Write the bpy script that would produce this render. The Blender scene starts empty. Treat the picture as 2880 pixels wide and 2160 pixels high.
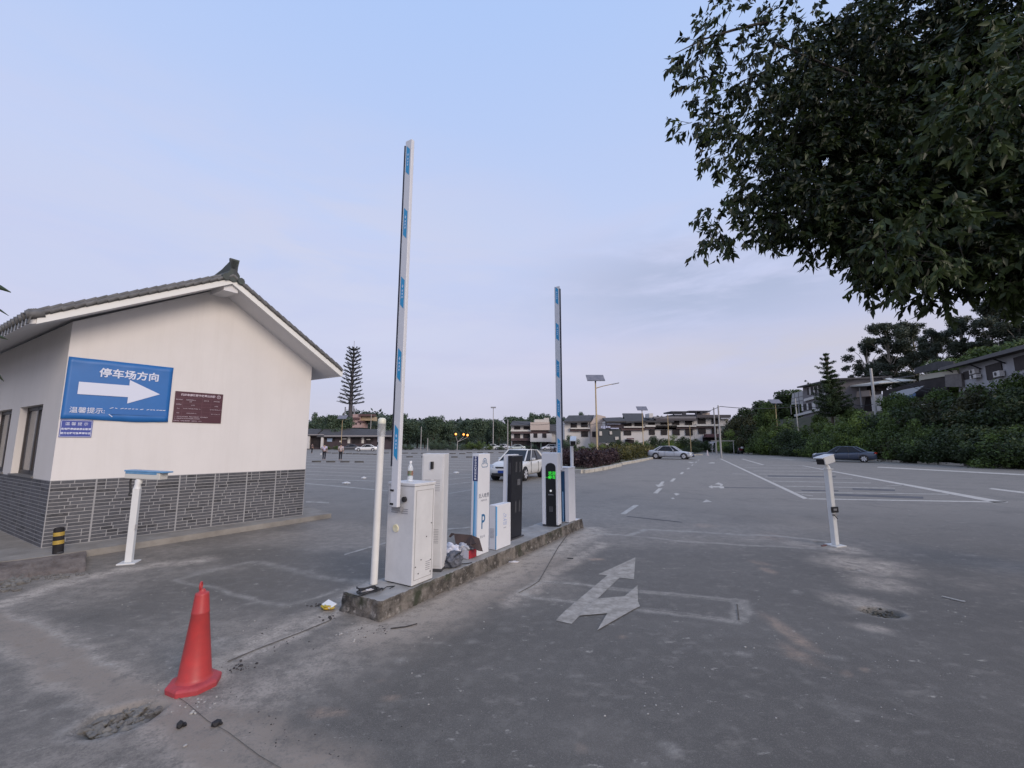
import bpy, bmesh, math, random
import numpy as np
from mathutils import Vector, Matrix, Euler
S = bpy.context.scene
COL = S.collection
RNG = np.random.default_rng(7); random.seed(7)
# ------------------------------------------------------------------ camera
F, CX, CY, HC = 1215., 1440., 1080., 1.75
PITCH = math.atan(166 / F)
cam = bpy.data.cameras.new('camera'); camo = bpy.data.objects.new('camera', cam); COL.objects.link(camo)
cam.sensor_width = 36; cam.lens = F / 2880 * 36; cam.clip_start = .05; cam.clip_end = 3000
camo.location = (0, 0, HC); camo.rotation_euler = (math.pi / 2 + PITCH, 0, 0)
S.camera = camo
S.view_settings.view_transform = 'Standard'; S.view_settings.look = 'None'; S.view_settings.gamma = 1
S.view_settings.exposure = 0.0
# ------------------------------------------------------------------ world
SUN_EL, SUN_AZ = math.radians(24), math.radians(138)      # azimuth from +Y towards +X: behind the camera, to the right
w = bpy.data.worlds.new('World'); S.world = w; w.use_nodes = True
nt = w.node_tree; nt.nodes.clear(); N = nt.nodes.new; L = nt.links.new
out = N('ShaderNodeOutputWorld'); bg = N('ShaderNodeBackground'); bg.inputs[1].default_value = .1
sky = N('ShaderNodeTexSky'); sky.sky_type = 'NISHITA'; sky.sun_disc = False
sky.sun_elevation = SUN_EL; sky.sun_rotation = SUN_AZ; sky.air_density = 1.2; sky.dust_density = 2.5; sky.ozone_density = 3
tc = N('ShaderNodeTexCoord'); sep = N('ShaderNodeSeparateXYZ'); L(tc.outputs['Generated'], sep.inputs[0])
mr = N('ShaderNodeMapRange'); mr.inputs[1].default_value = 0; mr.inputs[2].default_value = .75; L(sep.outputs[2], mr.inputs[0])
ramp = N('ShaderNodeValToRGB'); L(mr.outputs[0], ramp.inputs[0])
e = ramp.color_ramp.elements
e[0].position = 0; e[0].color = (.555, .565, .72, 1); e[1].position = 1; e[1].color = (.47, .63, 1., 1)
for p, c in ((.12, (.575, .57, .75, 1)), (.3, (.60, .62, .84, 1)), (.6, (.58, .67, .95, 1))):
    q = e.new(p); q.color = c
# left brighter and paler, right a little greyer-blue with a soft cloud bank
mp = N('ShaderNodeMapping'); mp.inputs['Scale'].default_value = (1.3, 1.3, 5.5); mp.inputs['Location'].default_value = (.3, 1.1, .4); L(tc.outputs['Generated'], mp.inputs[0])
n1 = N('ShaderNodeTexNoise'); n1.inputs['Scale'].default_value = 1.7; n1.inputs['Detail'].default_value = 5; n1.inputs['Roughness'].default_value = .5; n1.inputs['Distortion'].default_value = .6; L(mp.outputs[0], n1.inputs[0])
cr = N('ShaderNodeValToRGB'); cr.color_ramp.elements[0].position = .42; cr.color_ramp.elements[1].position = .72; L(n1.outputs[0], cr.inputs[0])
m1 = N('ShaderNodeMixRGB'); m1.inputs[2].default_value = (.69, .665, .84, 1); L(ramp.outputs[0], m1.inputs[1])
mf = N('ShaderNodeMath'); mf.operation = 'MULTIPLY'; mf.inputs[1].default_value = .6; L(cr.outputs[0], mf.inputs[0])
fz = N('ShaderNodeMapRange'); fz.inputs[1].default_value = .62; fz.inputs[2].default_value = .3; L(sep.outputs[2], fz.inputs[0])
mg = N('ShaderNodeMath'); mg.operation = 'MULTIPLY'; L(mf.outputs[0], mg.inputs[0]); L(fz.outputs[0], mg.inputs[1]); L(mg.outputs[0], m1.inputs[0])
def vm(op, a, b_):
    n = N('ShaderNodeVectorMath'); n.operation = op; L(a, n.inputs[0]); n.inputs[1].default_value = b_; return n
def bank(prev, cen, wid, col, amt, seed):
    a_ = vm('SUBTRACT', tc.outputs['Generated'], cen); b2_ = vm('DIVIDE', a_.outputs[0], wid)
    ns_ = N('ShaderNodeTexNoise'); ns_.inputs['Scale'].default_value = 2.6; ns_.inputs['Detail'].default_value = 6; ns_.inputs['Roughness'].default_value = .58; ns_.inputs['Distortion'].default_value = .4
    mm = N('ShaderNodeMapping'); mm.inputs['Scale'].default_value = (1, 1, 4.5); mm.inputs['Location'].default_value = (seed, 0, 0); L(tc.outputs['Generated'], mm.inputs[0]); L(mm.outputs[0], ns_.inputs[0])
    ln_ = N('ShaderNodeVectorMath'); ln_.operation = 'LENGTH'; L(b2_.outputs[0], ln_.inputs[0])
    f1 = N('ShaderNodeMapRange'); f1.interpolation_type = 'SMOOTHSTEP'; f1.inputs[1].default_value = 1.25; f1.inputs[2].default_value = .1; L(ln_.outputs['Value'], f1.inputs[0])
    f2 = N('ShaderNodeMapRange'); f2.interpolation_type = 'SMOOTHSTEP'; f2.inputs[1].default_value = .36; f2.inputs[2].default_value = .62; L(ns_.outputs[0], f2.inputs[0])
    f3 = N('ShaderNodeMath'); f3.operation = 'MULTIPLY'; L(f1.outputs[0], f3.inputs[0]); L(f2.outputs[0], f3.inputs[1]); f4 = N('ShaderNodeMath'); f4.operation = 'MULTIPLY'; f4.inputs[1].default_value = amt; L(f3.outputs[0], f4.inputs[0])
    x = N('ShaderNodeMixRGB'); L(f4.outputs[0], x.inputs[0]); L(prev, x.inputs[1]); x.inputs[2].default_value = (*col, 1); return x.outputs[0]
m1o = bank(m1.outputs[0], (.42, .85, .33), (.42, 1.5, .13), (.44, .50, .70), .85, 3.1)
m1o = bank(m1o, (.55, .8, .17), (.45, 1.5, .07), (.635, .61, .705), .8, 7.7)
m1o = bank(m1o, (-.35, .85, .35), (.55, 1.5, .26), (.66, .68, .86), .8, 11.3)
sc = N('ShaderNodeMixRGB'); sc.blend_type = 'MULTIPLY'; sc.inputs[0].default_value = 1; sc.inputs[2].default_value = (11.0, 11.0, 10.9, 1); L(m1o, sc.inputs[1])
m2 = N('ShaderNodeMixRGB'); m2.inputs[0].default_value = .82; L(sky.outputs[0], m2.inputs[1]); L(sc.outputs[0], m2.inputs[2])
L(m2.outputs[0], bg.inputs[0]); L(bg.outputs[0], out.inputs[0])
# ------------------------------------------------------------------ sun (soft, thin overcast)
sl = bpy.data.lights.new('sun', 'SUN'); slo = bpy.data.objects.new('sun', sl); COL.objects.link(slo)
sl.energy = 1.9; sl.angle = math.radians(28); sl.color = (1, .86, .74)
sd = Vector((math.sin(SUN_AZ) * math.cos(SUN_EL), math.cos(SUN_AZ) * math.cos(SUN_EL), math.sin(SUN_EL)))
slo.rotation_euler = sd.to_track_quat('Z', 'Y').to_euler(); slo.location = sd * 30

# ================================================================== helpers
c_, s_ = math.cos(PITCH), math.sin(PITCH)
def ray(u, v):
    x = (u - CX) / F; y = -(v - CY) / F
    return Vector((x, c_ - y * s_, s_ + y * c_))
def G(u, v, z=0.):                 # a measured photo point on the level z
    d = ray(u, v); return Vector((0, 0, HC)) + d * ((z - HC) / d.z)
def FY(u, v, Y):                   # a measured photo point at distance Y
    d = ray(u, v); return Vector((0, 0, HC)) + d * (Y / d.y)
def G2(u, v, z=0.): p = G(u, v, z); return (p.x, p.y)

MATS = {}
def mat(name, col, rough=.6, metal=0., var=.0, scale=6., bump=0., bscale=60., spec=.5, col2=None, emit=None, es=1., coat=0., alpha=1., trans=0.):
    if name in MATS: return MATS[name]
    m = bpy.data.materials.new(name); m.use_nodes = True; MATS[name] = m
    t = m.node_tree; b = t.nodes['Principled BSDF']
    b.inputs['Roughness'].default_value = rough; b.inputs['Metallic'].default_value = metal
    b.inputs['Specular IOR Level'].default_value = spec; b.inputs['Coat Weight'].default_value = coat
    b.inputs['Base Color'].default_value = (*col, 1); b.inputs['Alpha'].default_value = alpha
    b.inputs['Transmission Weight'].default_value = trans
    tcn = t.nodes.new('ShaderNodeTexCoord')
    if var or col2:
        n = t.nodes.new('ShaderNodeTexNoise'); n.inputs['Scale'].default_value = scale; n.inputs['Detail'].default_value = 6; n.inputs['Roughness'].default_value = .65
        t.links.new(tcn.outputs['Object'], n.inputs[0])
        r = t.nodes.new('ShaderNodeMapRange'); r.inputs[1].default_value = .35; r.inputs[2].default_value = .68; t.links.new(n.outputs[0], r.inputs[0])
        mx = t.nodes.new('ShaderNodeMixRGB'); t.links.new(r.outputs[0], mx.inputs[0])
        c2 = col2 or tuple(c * (1 - var) for c in col)
        mx.inputs[1].default_value = (*col, 1); mx.inputs[2].default_value = (*c2, 1)
        t.links.new(mx.outputs[0], b.inputs['Base Color'])
    if bump:
        n = t.nodes.new('ShaderNodeTexNoise'); n.inputs['Scale'].default_value = bscale; n.inputs['Detail'].default_value = 4
        t.links.new(tcn.outputs['Object'], n.inputs[0])
        bp = t.nodes.new('ShaderNodeBump'); bp.inputs['Strength'].default_value = bump; bp.inputs['Distance'].default_value = .02
        t.links.new(n.outputs[0], bp.inputs['Height']); t.links.new(bp.outputs[0], b.inputs['Normal'])
    if emit:
        b.inputs['Emission Color'].default_value = (*emit, 1); b.inputs['Emission Strength'].default_value = es
    return m
def leafmat(name, dark, light, tr=.25, rough=.55):
    if name in MATS: return MATS[name]
    m = bpy.data.materials.new(name); m.use_nodes = True; MATS[name] = m
    t = m.node_tree; b = t.nodes['Principled BSDF']; b.inputs['Roughness'].default_value = rough; b.inputs['Specular IOR Level'].default_value = .35
    a = t.nodes.new('ShaderNodeAttribute'); a.attribute_name = 'tone'
    mx = t.nodes.new('ShaderNodeMixRGB'); t.links.new(a.outputs['Fac'], mx.inputs[0])
    mx.inputs[1].default_value = (*dark, 1); mx.inputs[2].default_value = (*light, 1)
    t.links.new(mx.outputs[0], b.inputs['Base Color'])
    tl = t.nodes.new('ShaderNodeBsdfTranslucent'); t.links.new(mx.outputs[0], tl.inputs[0])
    ms = t.nodes.new('ShaderNodeMixShader'); ms.inputs[0].default_value = tr
    t.links.new(b.outputs[0], ms.inputs[1]); t.links.new(tl.outputs[0], ms.inputs[2])
    t.links.new(ms.outputs[0], t.nodes['Material Output'].inputs[0])
    return m

def tag(o, label=None, cat=None, group=None, kind=None):
    if label: o['label'] = label
    if cat: o['category'] = cat
    if group: o['group'] = group
    if kind: o['kind'] = kind
    return o
def empty(name, loc=(0, 0, 0), rz=0., label=None, cat=None, group=None):
    o = bpy.data.objects.new(name, None); COL.objects.link(o); o.location = loc; o.rotation_euler = (0, 0, rz); o.empty_display_size = .1
    return tag(o, label, cat, group)
KIDS = {}
def link(o, parent=None):
    COL.objects.link(o)
    if parent is not None:
        o.parent = parent; KIDS.setdefault(parent.name, []).append(o)
    return o
def copy_tree(o, parent=None):
    c = o.copy(); link(c, parent)
    for ch in list(KIDS.get(o.name, [])): copy_tree(ch, c)
    return c
class MB:
    """collects shapes, builds ONE mesh object"""
    def __init__(self): self.v = []; self.f = []; self.m = []; self.mi = 0; self.sm = []
    def add(self, vs, fs, smooth=False):
        k = len(self.v); self.v += [tuple(p) for p in vs]; self.f += [tuple(i + k for i in f) for f in fs]
        self.m += [self.mi] * len(fs); self.sm += [smooth] * len(fs); return self
    def box(self, c, s, rot=None):
        vs = [Vector((x * s[0] / 2, y * s[1] / 2, z * s[2] / 2)) for x in (-1, 1) for y in (-1, 1) for z in (-1, 1)]
        if rot is not None:
            R = rot if isinstance(rot, Matrix) else Euler(rot).to_matrix()
            vs = [R @ v for v in vs]
        return self.add([v + Vector(c) for v in vs], [(0, 1, 3, 2), (4, 6, 7, 5), (0, 4, 5, 1), (2, 3, 7, 6), (0, 2, 6, 4), (1, 5, 7, 3)])
    def b2(self, x0, x1, y0, y1, z0, z1): return self.box(((x0 + x1) / 2, (y0 + y1) / 2, (z0 + z1) / 2), (abs(x1 - x0), abs(y1 - y0), abs(z1 - z0)))
    def tube(self, pts, r, n=8, cap=True):
        pts = [Vector(p) for p in pts]; rs = r if isinstance(r, (list, tuple)) else [r] * len(pts)
        vs = []; fs = []; prev = None
        for i, p in enumerate(pts):
            t = (pts[min(i + 1, len(pts) - 1)] - pts[max(i - 1, 0)]).normalized()
            a = prev if prev is not None else (Vector((0, 0, 1)) if abs(t.z) < .9 else Vector((1, 0, 0)))
            x = (a - t * a.dot(t)).normalized(); prev = x; y = t.cross(x)
            for k in range(n):
                an = 2 * math.pi * k / n; vs.append(p + (x * math.cos(an) + y * math.sin(an)) * rs[i])
        for i in range(len(pts) - 1):
            for k in range(n):
                fs.append((i * n + k, i * n + (k + 1) % n, (i + 1) * n + (k + 1) % n, (i + 1) * n + k))
        self.add(vs, fs, True)
        if cap: self.add([vs[k] for k in range(n)][::-1], [tuple(range(n))]); self.add(vs[-n:], [tuple(range(n))])
        return self
    def lathe(self, prof, n=16, c=(0, 0, 0), smooth=True, wob=0.):
        vs = []; fs = []
        for (r, z) in prof:
            for k in range(n):
                a = 2 * math.pi * (k + .5) / n; vs.append((c[0] + r * math.cos(a), c[1] + r * math.sin(a), c[2] + z))
        for i in range(len(prof) - 1):
            for k in range(n): fs.append((i * n + k, i * n + (k + 1) % n, (i + 1) * n + (k + 1) % n, (i + 1) * n + k))
        self.add(vs, fs, smooth); self.add(vs[:n][::-1], [tuple(range(n))]); self.add(vs[-n:], [tuple(range(n))])
        return self
    def prism(self, poly, off, cap=True):
        """poly: 3D points (planar), off: extrusion vector"""
        n = len(poly); a = [Vector(p) for p in poly]; b = [p + Vector(off) for p in a]
        fs = [tuple(range(n))[::-1], tuple(range(n, 2 * n))] + [(i, (i + 1) % n, n + (i + 1) % n, n + i) for i in range(n)]
        return self.add(a + b, fs)
    def rock(self, c, r, sq=.6, seed=0):
        rr = random.Random(seed); bm = bmesh.new(); bmesh.ops.create_icosphere(bm, subdivisions=1, radius=1)
        a = rr.uniform(0, 6.28); ca, sa = math.cos(a), math.sin(a); sx = rr.uniform(.6, 1.3); sy = rr.uniform(.5, 1)
        vs = []
        for v in bm.verts:
            k = rr.uniform(.7, 1.15); x, y, z = v.co.x * k * sx, v.co.y * k * sy, v.co.z * k * sq
            vs.append((c[0] + (x * ca - y * sa) * r, c[1] + (x * sa + y * ca) * r, c[2] + z * r))
        fs = [tuple(v.index for v in f.verts) for f in bm.faces]; bm.free(); return self.add(vs, fs)
    def build(self, name, mats, parent=None, label=None, cat=None, group=None, kind=None, bevel=0., sub=0, loc=None, rz=0.):
        me = bpy.data.meshes.new(name); me.from_pydata(self.v, [], self.f)
        for m in (mats if isinstance(mats, (list, tuple)) else [mats]): me.materials.append(m)
        me.polygons.foreach_set('material_index', self.m); me.polygons.foreach_set('use_smooth', self.sm)
        bm = bmesh.new(); bm.from_mesh(me); bmesh.ops.recalc_face_normals(bm, faces=bm.faces); bm.to_mesh(me); bm.free()
        o = bpy.data.objects.new(name, me); link(o, parent)
        if loc is not None: o.location = loc
        if rz: o.rotation_euler = (0, 0, rz)
        if bevel:
            md = o.modifiers.new('b', 'BEVEL'); md.width = bevel; md.segments = 2; md.limit_method = 'ANGLE'; md.angle_limit = math.radians(40)
        if sub:
            md = o.modifiers.new('s', 'SUBSURF'); md.levels = md.render_levels = sub
        return tag(o, label, cat, group, kind)
def frame(o, ex, ey, ez):
    M = Matrix((ex, ey, ez)).transposed().to_4x4(); M.translation = Vector(o); return M
def text(s, size, m, parent, M, name='lettering', align='CENTER', ext=.001, space=1., bold=0., sx=1., vert=False, label=None):
    """M: matrix whose x runs along the writing, y up, z out of the surface"""
    cu = bpy.data.curves.new('t', 'FONT'); cu.body = s; cu.size = size; cu.align_x = align; cu.align_y = 'CENTER'; cu.extrude = ext; cu.space_character = space; cu.offset = bold; cu.resolution_u = 3
    to = bpy.data.objects.new('t', cu); COL.objects.link(to)
    dg = bpy.context.evaluated_depsgraph_get(); me = bpy.data.meshes.new_from_object(to.evaluated_get(dg)); bpy.data.objects.remove(to)
    me.transform(Matrix.Diagonal((sx, 1, 1, 1))); me.transform(M); me.materials.clear(); me.materials.append(m)
    o = bpy.data.objects.new(name, me); link(o, parent)
    if label: o['label'] = label
    return o
def quads(name, P, U, V, m, parent=None, tone=None, shape='quad', **kw):
    """many leaf faces in one mesh: centres P, half vectors U (length) and V (width)"""
    n = len(P)
    if shape == 'quad':
        vs = np.stack([P - U, P + V * .9 - U * .1, P + U, P - V * .9 - U * .1], 1).reshape(-1, 3); k = 4
        loops = np.arange(n * 4); starts = np.arange(n) * 4; tot = np.full(n, 4); nf = n; rep = 1
    else:                                             # folded pointed leaf, two faces
        W = np.cross(U, V); W /= (np.linalg.norm(W, axis=1, keepdims=True) + 1e-9)
        l = np.linalg.norm(U, axis=1, keepdims=True)
        c = P - W * l * .12
        vs = np.stack([P - U, P + V - U * .15 + W * l * .1, P + U - W * l * .35, P - V - U * .15 + W * l * .1, c + U * .1], 1).reshape(-1, 3)
        b = (np.arange(n) * 5)[:, None]
        loops = np.concatenate([b + 0, b + 1, b + 2, b + 4, b + 0, b + 4, b + 2, b + 3], 1).reshape(-1); nf = 2 * n; starts = np.arange(nf) * 4; tot = np.full(nf, 4); rep = 2
    me = bpy.data.meshes.new(name); me.vertices.add(len(vs)); me.vertices.foreach_set('co', vs.astype(np.float32).ravel())
    me.loops.add(len(loops)); me.loops.foreach_set('vertex_index', loops.astype(np.int32))
    me.polygons.add(nf); me.polygons.foreach_set('loop_start', starts.astype(np.int32)); me.polygons.foreach_set('loop_total', tot.astype(np.int32))
    me.update(); me.validate()
    if tone is None: tone = RNG.random(n)
    at = me.attributes.new('tone', 'FLOAT', 'FACE'); at.data.foreach_set('value', np.repeat(tone, rep).astype(np.float32))
    me.materials.append(m)
    o = bpy.data.objects.new(name, me); link(o, parent); return tag(o, **kw) if kw else o
def unit(n):
    a = RNG.normal(size=(n, 3)); return a / np.linalg.norm(a, axis=1, keepdims=True)
def leafcloud(clumps, dens, leaf, shell=.55, aspect=.55, droop=0.):
    """clumps: (cx,cy,cz,rx,ry,rz,tone)"""
    Ps, Us, Vs, Ts = [], [], [], []
    for (x, y, z, rx, ry, rz, tn) in clumps:
        n = max(8, int(dens * (rx * ry + ry * rz + rx * rz) / 3)); d = unit(n); r = shell + (1 - shell) * RNG.random(n) ** .6
        P = d * r[:, None] * np.array([rx, ry, rz]) + np.array([x, y, z]) + RNG.normal(size=(n, 3)) * leaf * .5
        u = unit(n); u[:, 2] -= droop; nn = d + unit(n) * .9
        u = np.cross(nn, u); u /= (np.linalg.norm(u, axis=1, keepdims=True) + 1e-9); v = np.cross(nn, u); v /= (np.linalg.norm(v, axis=1, keepdims=True) + 1e-9)
        sz = leaf * (.6 + .8 * RNG.random(n))[:, None]
        Ps.append(P); Us.append(u * sz); Vs.append(v * sz * aspect); Ts.append(np.clip(tn + RNG.normal(size=n) * .18, 0, 1))
    return np.concatenate(Ps), np.concatenate(Us), np.concatenate(Vs), np.concatenate(Ts)

# ---- value noise for ground stains
def vnoise(x, y, sc, seed):
    r = np.random.default_rng(seed).random((256, 256)); x = x * sc; y = y * sc
    xi = np.floor(x).astype(int); yi = np.floor(y).astype(int); fx = x - xi; fy = y - yi; fx = fx * fx * (3 - 2 * fx); fy = fy * fy * (3 - 2 * fy)
    a = r[xi % 256, yi % 256]; b = r[(xi + 1) % 256, yi % 256]; c = r[xi % 256, (yi + 1) % 256]; d = r[(xi + 1) % 256, (yi + 1) % 256]
    return (a * (1 - fx) + b * fx) * (1 - fy) + (c * (1 - fx) + d * fx) * fy
def fbm(x, y, sc, seed, o=4):
    s = 0; a = .5; t = 0
    for k in range(o): s = s + a * vnoise(x, y, sc * 2 ** k, seed + k); t += a; a *= .55
    return s / t
def dline(x, y, pts):
    d = np.full(x.shape, 1e9)
    for (ax, ay), (bx, by) in zip(pts[:-1], pts[1:]):
        vx, vy = bx - ax, by - ay; t = np.clip(((x - ax) * vx + (y - ay) * vy) / (vx * vx + vy * vy + 1e-12), 0, 1)
        d = np.minimum(d, np.hypot(x - ax - t * vx, y - ay - t * vy))
    return d
def sm(d, w, soft): return np.clip((w + soft - d) / soft, 0, 1) ** 1.5

# ================================================================== shared materials
WHITE = mat('white_paint', (.72, .72, .74), .38, var=.05, scale=3)
WHITE2 = mat('white_powder_coat', (.66, .65, .64), .45, var=.12, scale=5, bump=.03, bscale=200)
PLAST = mat('white_plastic', (.74, .74, .72), .35)
BLACK = mat('black_plastic', (.012, .012, .014), .3)
BLACKM = mat('black_matt', (.02, .02, .022), .6)
DGREY = mat('dark_grey', (.06, .06, .065), .55)
GREY = mat('grey_metal', (.28, .28, .29), .45, .3)
BLUE = mat('sign_blue', (.020, .145, .43), .45, var=.08, scale=4)
STRIPE = mat('stripe_blue', (.025, .30, .57), .4)
LBLUE = mat('pale_blue', (.30, .52, .78), .4)
NAVY = mat('navy', (.012, .03, .13), .45)
CONC = mat('concrete', (.30, .285, .265), .9, col2=(.20, .19, .175), scale=5, bump=.4, bscale=40)
# ================================================================== ground sheet
def axis(fine0, fine1, step, lo, hi, grow=1.12):
    a = list(np.arange(fine0, fine1, step)); s = step; x = a[0]; left = []
    while x > lo: s *= grow; x -= s; left.append(x)
    s = step; x = a[-1]; right = []
    while x < hi: s *= grow; x += s; right.append(x)
    return np.array(left[::-1] + a + right)
gx = axis(-7.5, 7.6, .034, -900, 900); gy = axis(1.2, 11.2, .034, -300, 1500)
X, Y = np.meshgrid(gx, gy, indexing='ij'); nx, ny = X.shape
Z = np.zeros_like(X)
def GP(*pts): return [G2(u, v) for u, v in pts]
big = fbm(X, Y, .35, 3); med = fbm(X, Y, 1.6, 11); fine = fbm(X, Y, 9, 23, 3)
rag = (fbm(X, Y, 4, 31) - .5); warpx = X + (fbm(X, Y, 2.2, 41) - .5) * .22; warpy = Y + (fbm(X, Y, 2.2, 47) - .5) * .22
near = np.clip((14 - Y) / 4, 0, 1) * np.clip((9 - abs(X)) / 3, 0, 1)
dust = np.zeros_like(X); brown = np.zeros_like(X); clay = np.zeros_like(X); pale = np.zeros_like(X); dark = np.zeros_like(X)
def L_(pts, w_, soft, amt, arr, noise=.6, wp=False):
    d = dline(warpx if wp else X, warpy if wp else Y, GP(*pts)); m = sm(d, w_, soft) * amt * np.clip(1 - noise + noise * 2 * (.25 + fine * med * 1.6), 0, 1.3)
    np.maximum(arr, m, out=arr)
# dirt beside the island
L_([(1075, 1770), (1210, 1715), (1400, 1625), (1560, 1545), (1660, 1490)], .16, .5, 1., dust, .4, True)
L_([(1075, 1790), (1210, 1745), (1400, 1655), (1560, 1575)], .1, .5, .6, brown, .5, True)
L_([(930, 1730), (800, 1770), (640, 1860)], .05, .45, .6, dust, .6, True)
L_([(1068, 1750), (1640, 1485)], .02, .12, .9, brown, .3)
L_([(950, 1700), (1030, 1640)], .02, .25, .7, dust, .5, True)
L_([(1040, 1790), (900, 1860), (700, 1960)], .1, .7, .45, dust, .7, True)
# patched trench across the foreground
TR = [(-250, 1620), (0, 1725), (240, 1840), (470, 1950), (700, 2075), (1000, 2240)]
TRL = [(-250, 1640), (0, 1760), (200, 1870), (440, 1985), (620, 2090), (900, 2240)]
L_(TRL, .10, .12, 1., brown, .35, True); L_(TRL, .13, .25, .75, dust, .6, True); L_([(620, 2040), (760, 2120), (950, 2200)], .14, .15, .8, brown, .5, True)
L_([(-250, 1612), (0, 1716), (90, 1752), (245, 1832), (330, 1868)], .004, .018, .7, pale, .7, True)

# trench from the cone to the island
TI = [(600, 1895), (720, 1838), (850, 1780), (950, 1735)]
L_(TI, .03, .12, .6, dust, .6, True); L_([(470, 1945), (600, 1900)], .1, .3, .7, dust, .6, True)
# faint repaired rectangle in the left lane
L_([(490, 1634), (600, 1600), (704, 1581), (800, 1600), (900, 1620), (1021, 1643)], .03, .08, .42, pale, .55, True)
L_([(490, 1634), (600, 1660), (700, 1682), (802, 1702), (880, 1682), (954, 1657)], .02, .05, .5, pale, .55, True)
# loop cuts in the right lane
L_([(1516, 1637), (1600, 1640), (1760, 1660), (1900, 1672), (2053, 1688), (2090, 1690), (2102, 1722), (2073, 1750), (2032, 1744), (1880, 1723), (1650, 1696), (1491, 1678), (1461, 1666), (1516, 1637)], .035, .045, .6, pale, .5)
L_([(2066, 1692), (2085, 1740)], .05, .05, .6, pale, .5, True)
L_([(1585, 1493), (1680, 1500), (1775, 1507), (1821, 1489), (1950, 1496), (2195, 1508), (2320, 1520)], .035, .07, .75, pale, .5, True)
L_([(1775, 1507), (1900, 1522), (2195, 1538), (2330, 1545)], .03, .06, .6, pale, .6, True)
L_([(1585, 1500), (1700, 1530), (1560, 1600), (1480, 1660), (1440, 1690)], .05, .2, .65, dust, .6, True)
# dust thrown round the right post
for (u, v, r, a) in ((2370, 1545, .35, .9), (2430, 1590, .55, .75), (2470, 1640, .35, .6), (2400, 1690, .25, .5), (2250, 1530, .3, .6), (2130, 1515, .3, .5), (2440, 1760, .12, .5)):
    cx, cy = G2(u, v); d = np.hypot(warpx - cx, (warpy - cy)); np.maximum(dust, sm(d, r * .6, r * .9) * a * (.5 + fine), out=dust)
for (u, v, rx, ry, a) in ((1672, 1575, .13, .09, .9), (2135, 1582, .1, .18, .6), (2162, 1606, .1, .18, .55), (2225, 1775, .1, .42, .8), (2245, 1835, .1, .2, .5), (1668, 1575, .05, .04, .6), (900, 2015, .12, .05, .7), (875, 2010, .06, .04, .5),
                          (1985, 1478, .3, .25, .5), (2180, 1510, .35, .4, .45), (1610, 2100, .04, .04, .4), (2415, 1882, .04, .04, .55), (2350, 1885, .05, .04, .55), (1080, 1960, .09, .05, .5), (1075, 1905, .05, .03, .4), (1738, 1794, .04, .05, .7), (1420, 1685, .05, .05, .5)):
    cx, cy = G2(u, v); d = np.hypot((warpx - cx) / rx, (warpy - cy) / ry); np.maximum(clay, sm(d, .5, .8) * a * (.45 + fine), out=clay)
for (u, v, r, a) in ((1852, 2095, .045, .8), (2370, 1990, .09, .35), (2345, 1845, .05, .5), (2245, 1665, .06, .6), (2098, 1842, .04, .6), (2060, 1843, .03, .4), (630, 1810, .13, .5), (1120, 1850, .04, .4), (1135, 1770, .04, .3), (2590, 1560, .06, .5), (2725, 1560, .09, .5),
                     (2600, 1720, .03, .3), (170, 1868, .05, .4), (185, 1915, .04, .4), (155, 1990, .05, .3), (730, 1690, .03, .6), (710, 1695, .05, .5), (1430, 1772, .06, .4), (1500, 1700, .05, .4), (1330, 1800, .05, .3)):
    cx, cy = G2(u, v); d = np.hypot((warpx - cx) / 1.5, warpy - cy); np.maximum(pale, sm(d, r * .5, r) * a * (.4 + fine), out=pale)
dust = np.maximum(dust, near * np.clip((big - .46) * 2.2, 0, .35) * (.3 + med)); dust = np.maximum(dust, np.clip((X - 3.5) / 3, 0, 1) * np.clip((4.5 - Y) / 3, 0, 1) * .3 * (.4 + med))
brown = np.maximum(brown, np.clip((X - 2.6) / 2, 0, 1) * np.clip((3.6 - Y) / 2, 0, 1) * .55 * (.3 + med))
# dry rubble edge at the left kerb and pale streaks near it
L_([(0, 1700), (120, 1660), (250, 1622), (420, 1592), (560, 1575)], .06, .35, .75, dust, .6, True)
L_([(300, 1560), (480, 1520), (700, 1490)], .04, .35, .4, brown, .6, True)
speck = np.clip((vnoise(X, Y, 11, 77) - .93) * 14, 0, 1) * near; np.maximum(pale, speck * .55, out=pale)
sp2 = np.clip((vnoise(X, Y * 2.2, 5, 81) - .92) * 10, 0, 1) * near; np.maximum(pale, sp2 * .3, out=pale)
# broken pits
for (u, v, rx, ry, dp, rot) in ((330, 2020, .235, .165, .05, .28), (2482, 1722, .2, .14, .05, -.2), (2400, 1602, .07, .05, .02, 0), (2300, 1524, .09, .05, .02, 0), (2345, 1556, .1, .04, .01, 0)):
    cx, cy = G2(u, v); ca, sa = math.cos(rot), math.sin(rot); dx, dy = X - cx, Y - cy
    d = np.hypot((dx * ca + dy * sa) / rx, (-dx * sa + dy * ca) / ry) + rag * .9; m = np.clip((1.05 - d) / .25, 0, 1)
    Z -= m * dp * (.6 + fine * .8); np.maximum(dark, m * .8, out=dark); np.maximum(pale, np.clip(1 - abs(d - 1.25) / .3, 0, 1) * .5 * (.3 + fine), out=pale)
me = bpy.data.meshes.new('ground'); vs = np.stack([X, Y, Z], -1).reshape(-1, 3).astype(np.float32)
ii = (np.arange(nx - 1)[:, None] * ny + np.arange(ny - 1)[None, :]).ravel(); lp = np.stack([ii, ii + ny, ii + ny + 1, ii + 1], 1).ravel()
me.vertices.add(len(vs)); me.vertices.foreach_set('co', vs.ravel()); me.loops.add(len(lp)); me.loops.foreach_set('vertex_index', lp.astype(np.int32))
me.polygons.add(len(ii)); me.polygons.foreach_set('loop_start', (np.arange(len(ii)) * 4).astype(np.int32)); me.polygons.foreach_set('loop_total', np.full(len(ii), 4, np.int32)); me.update()
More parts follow.
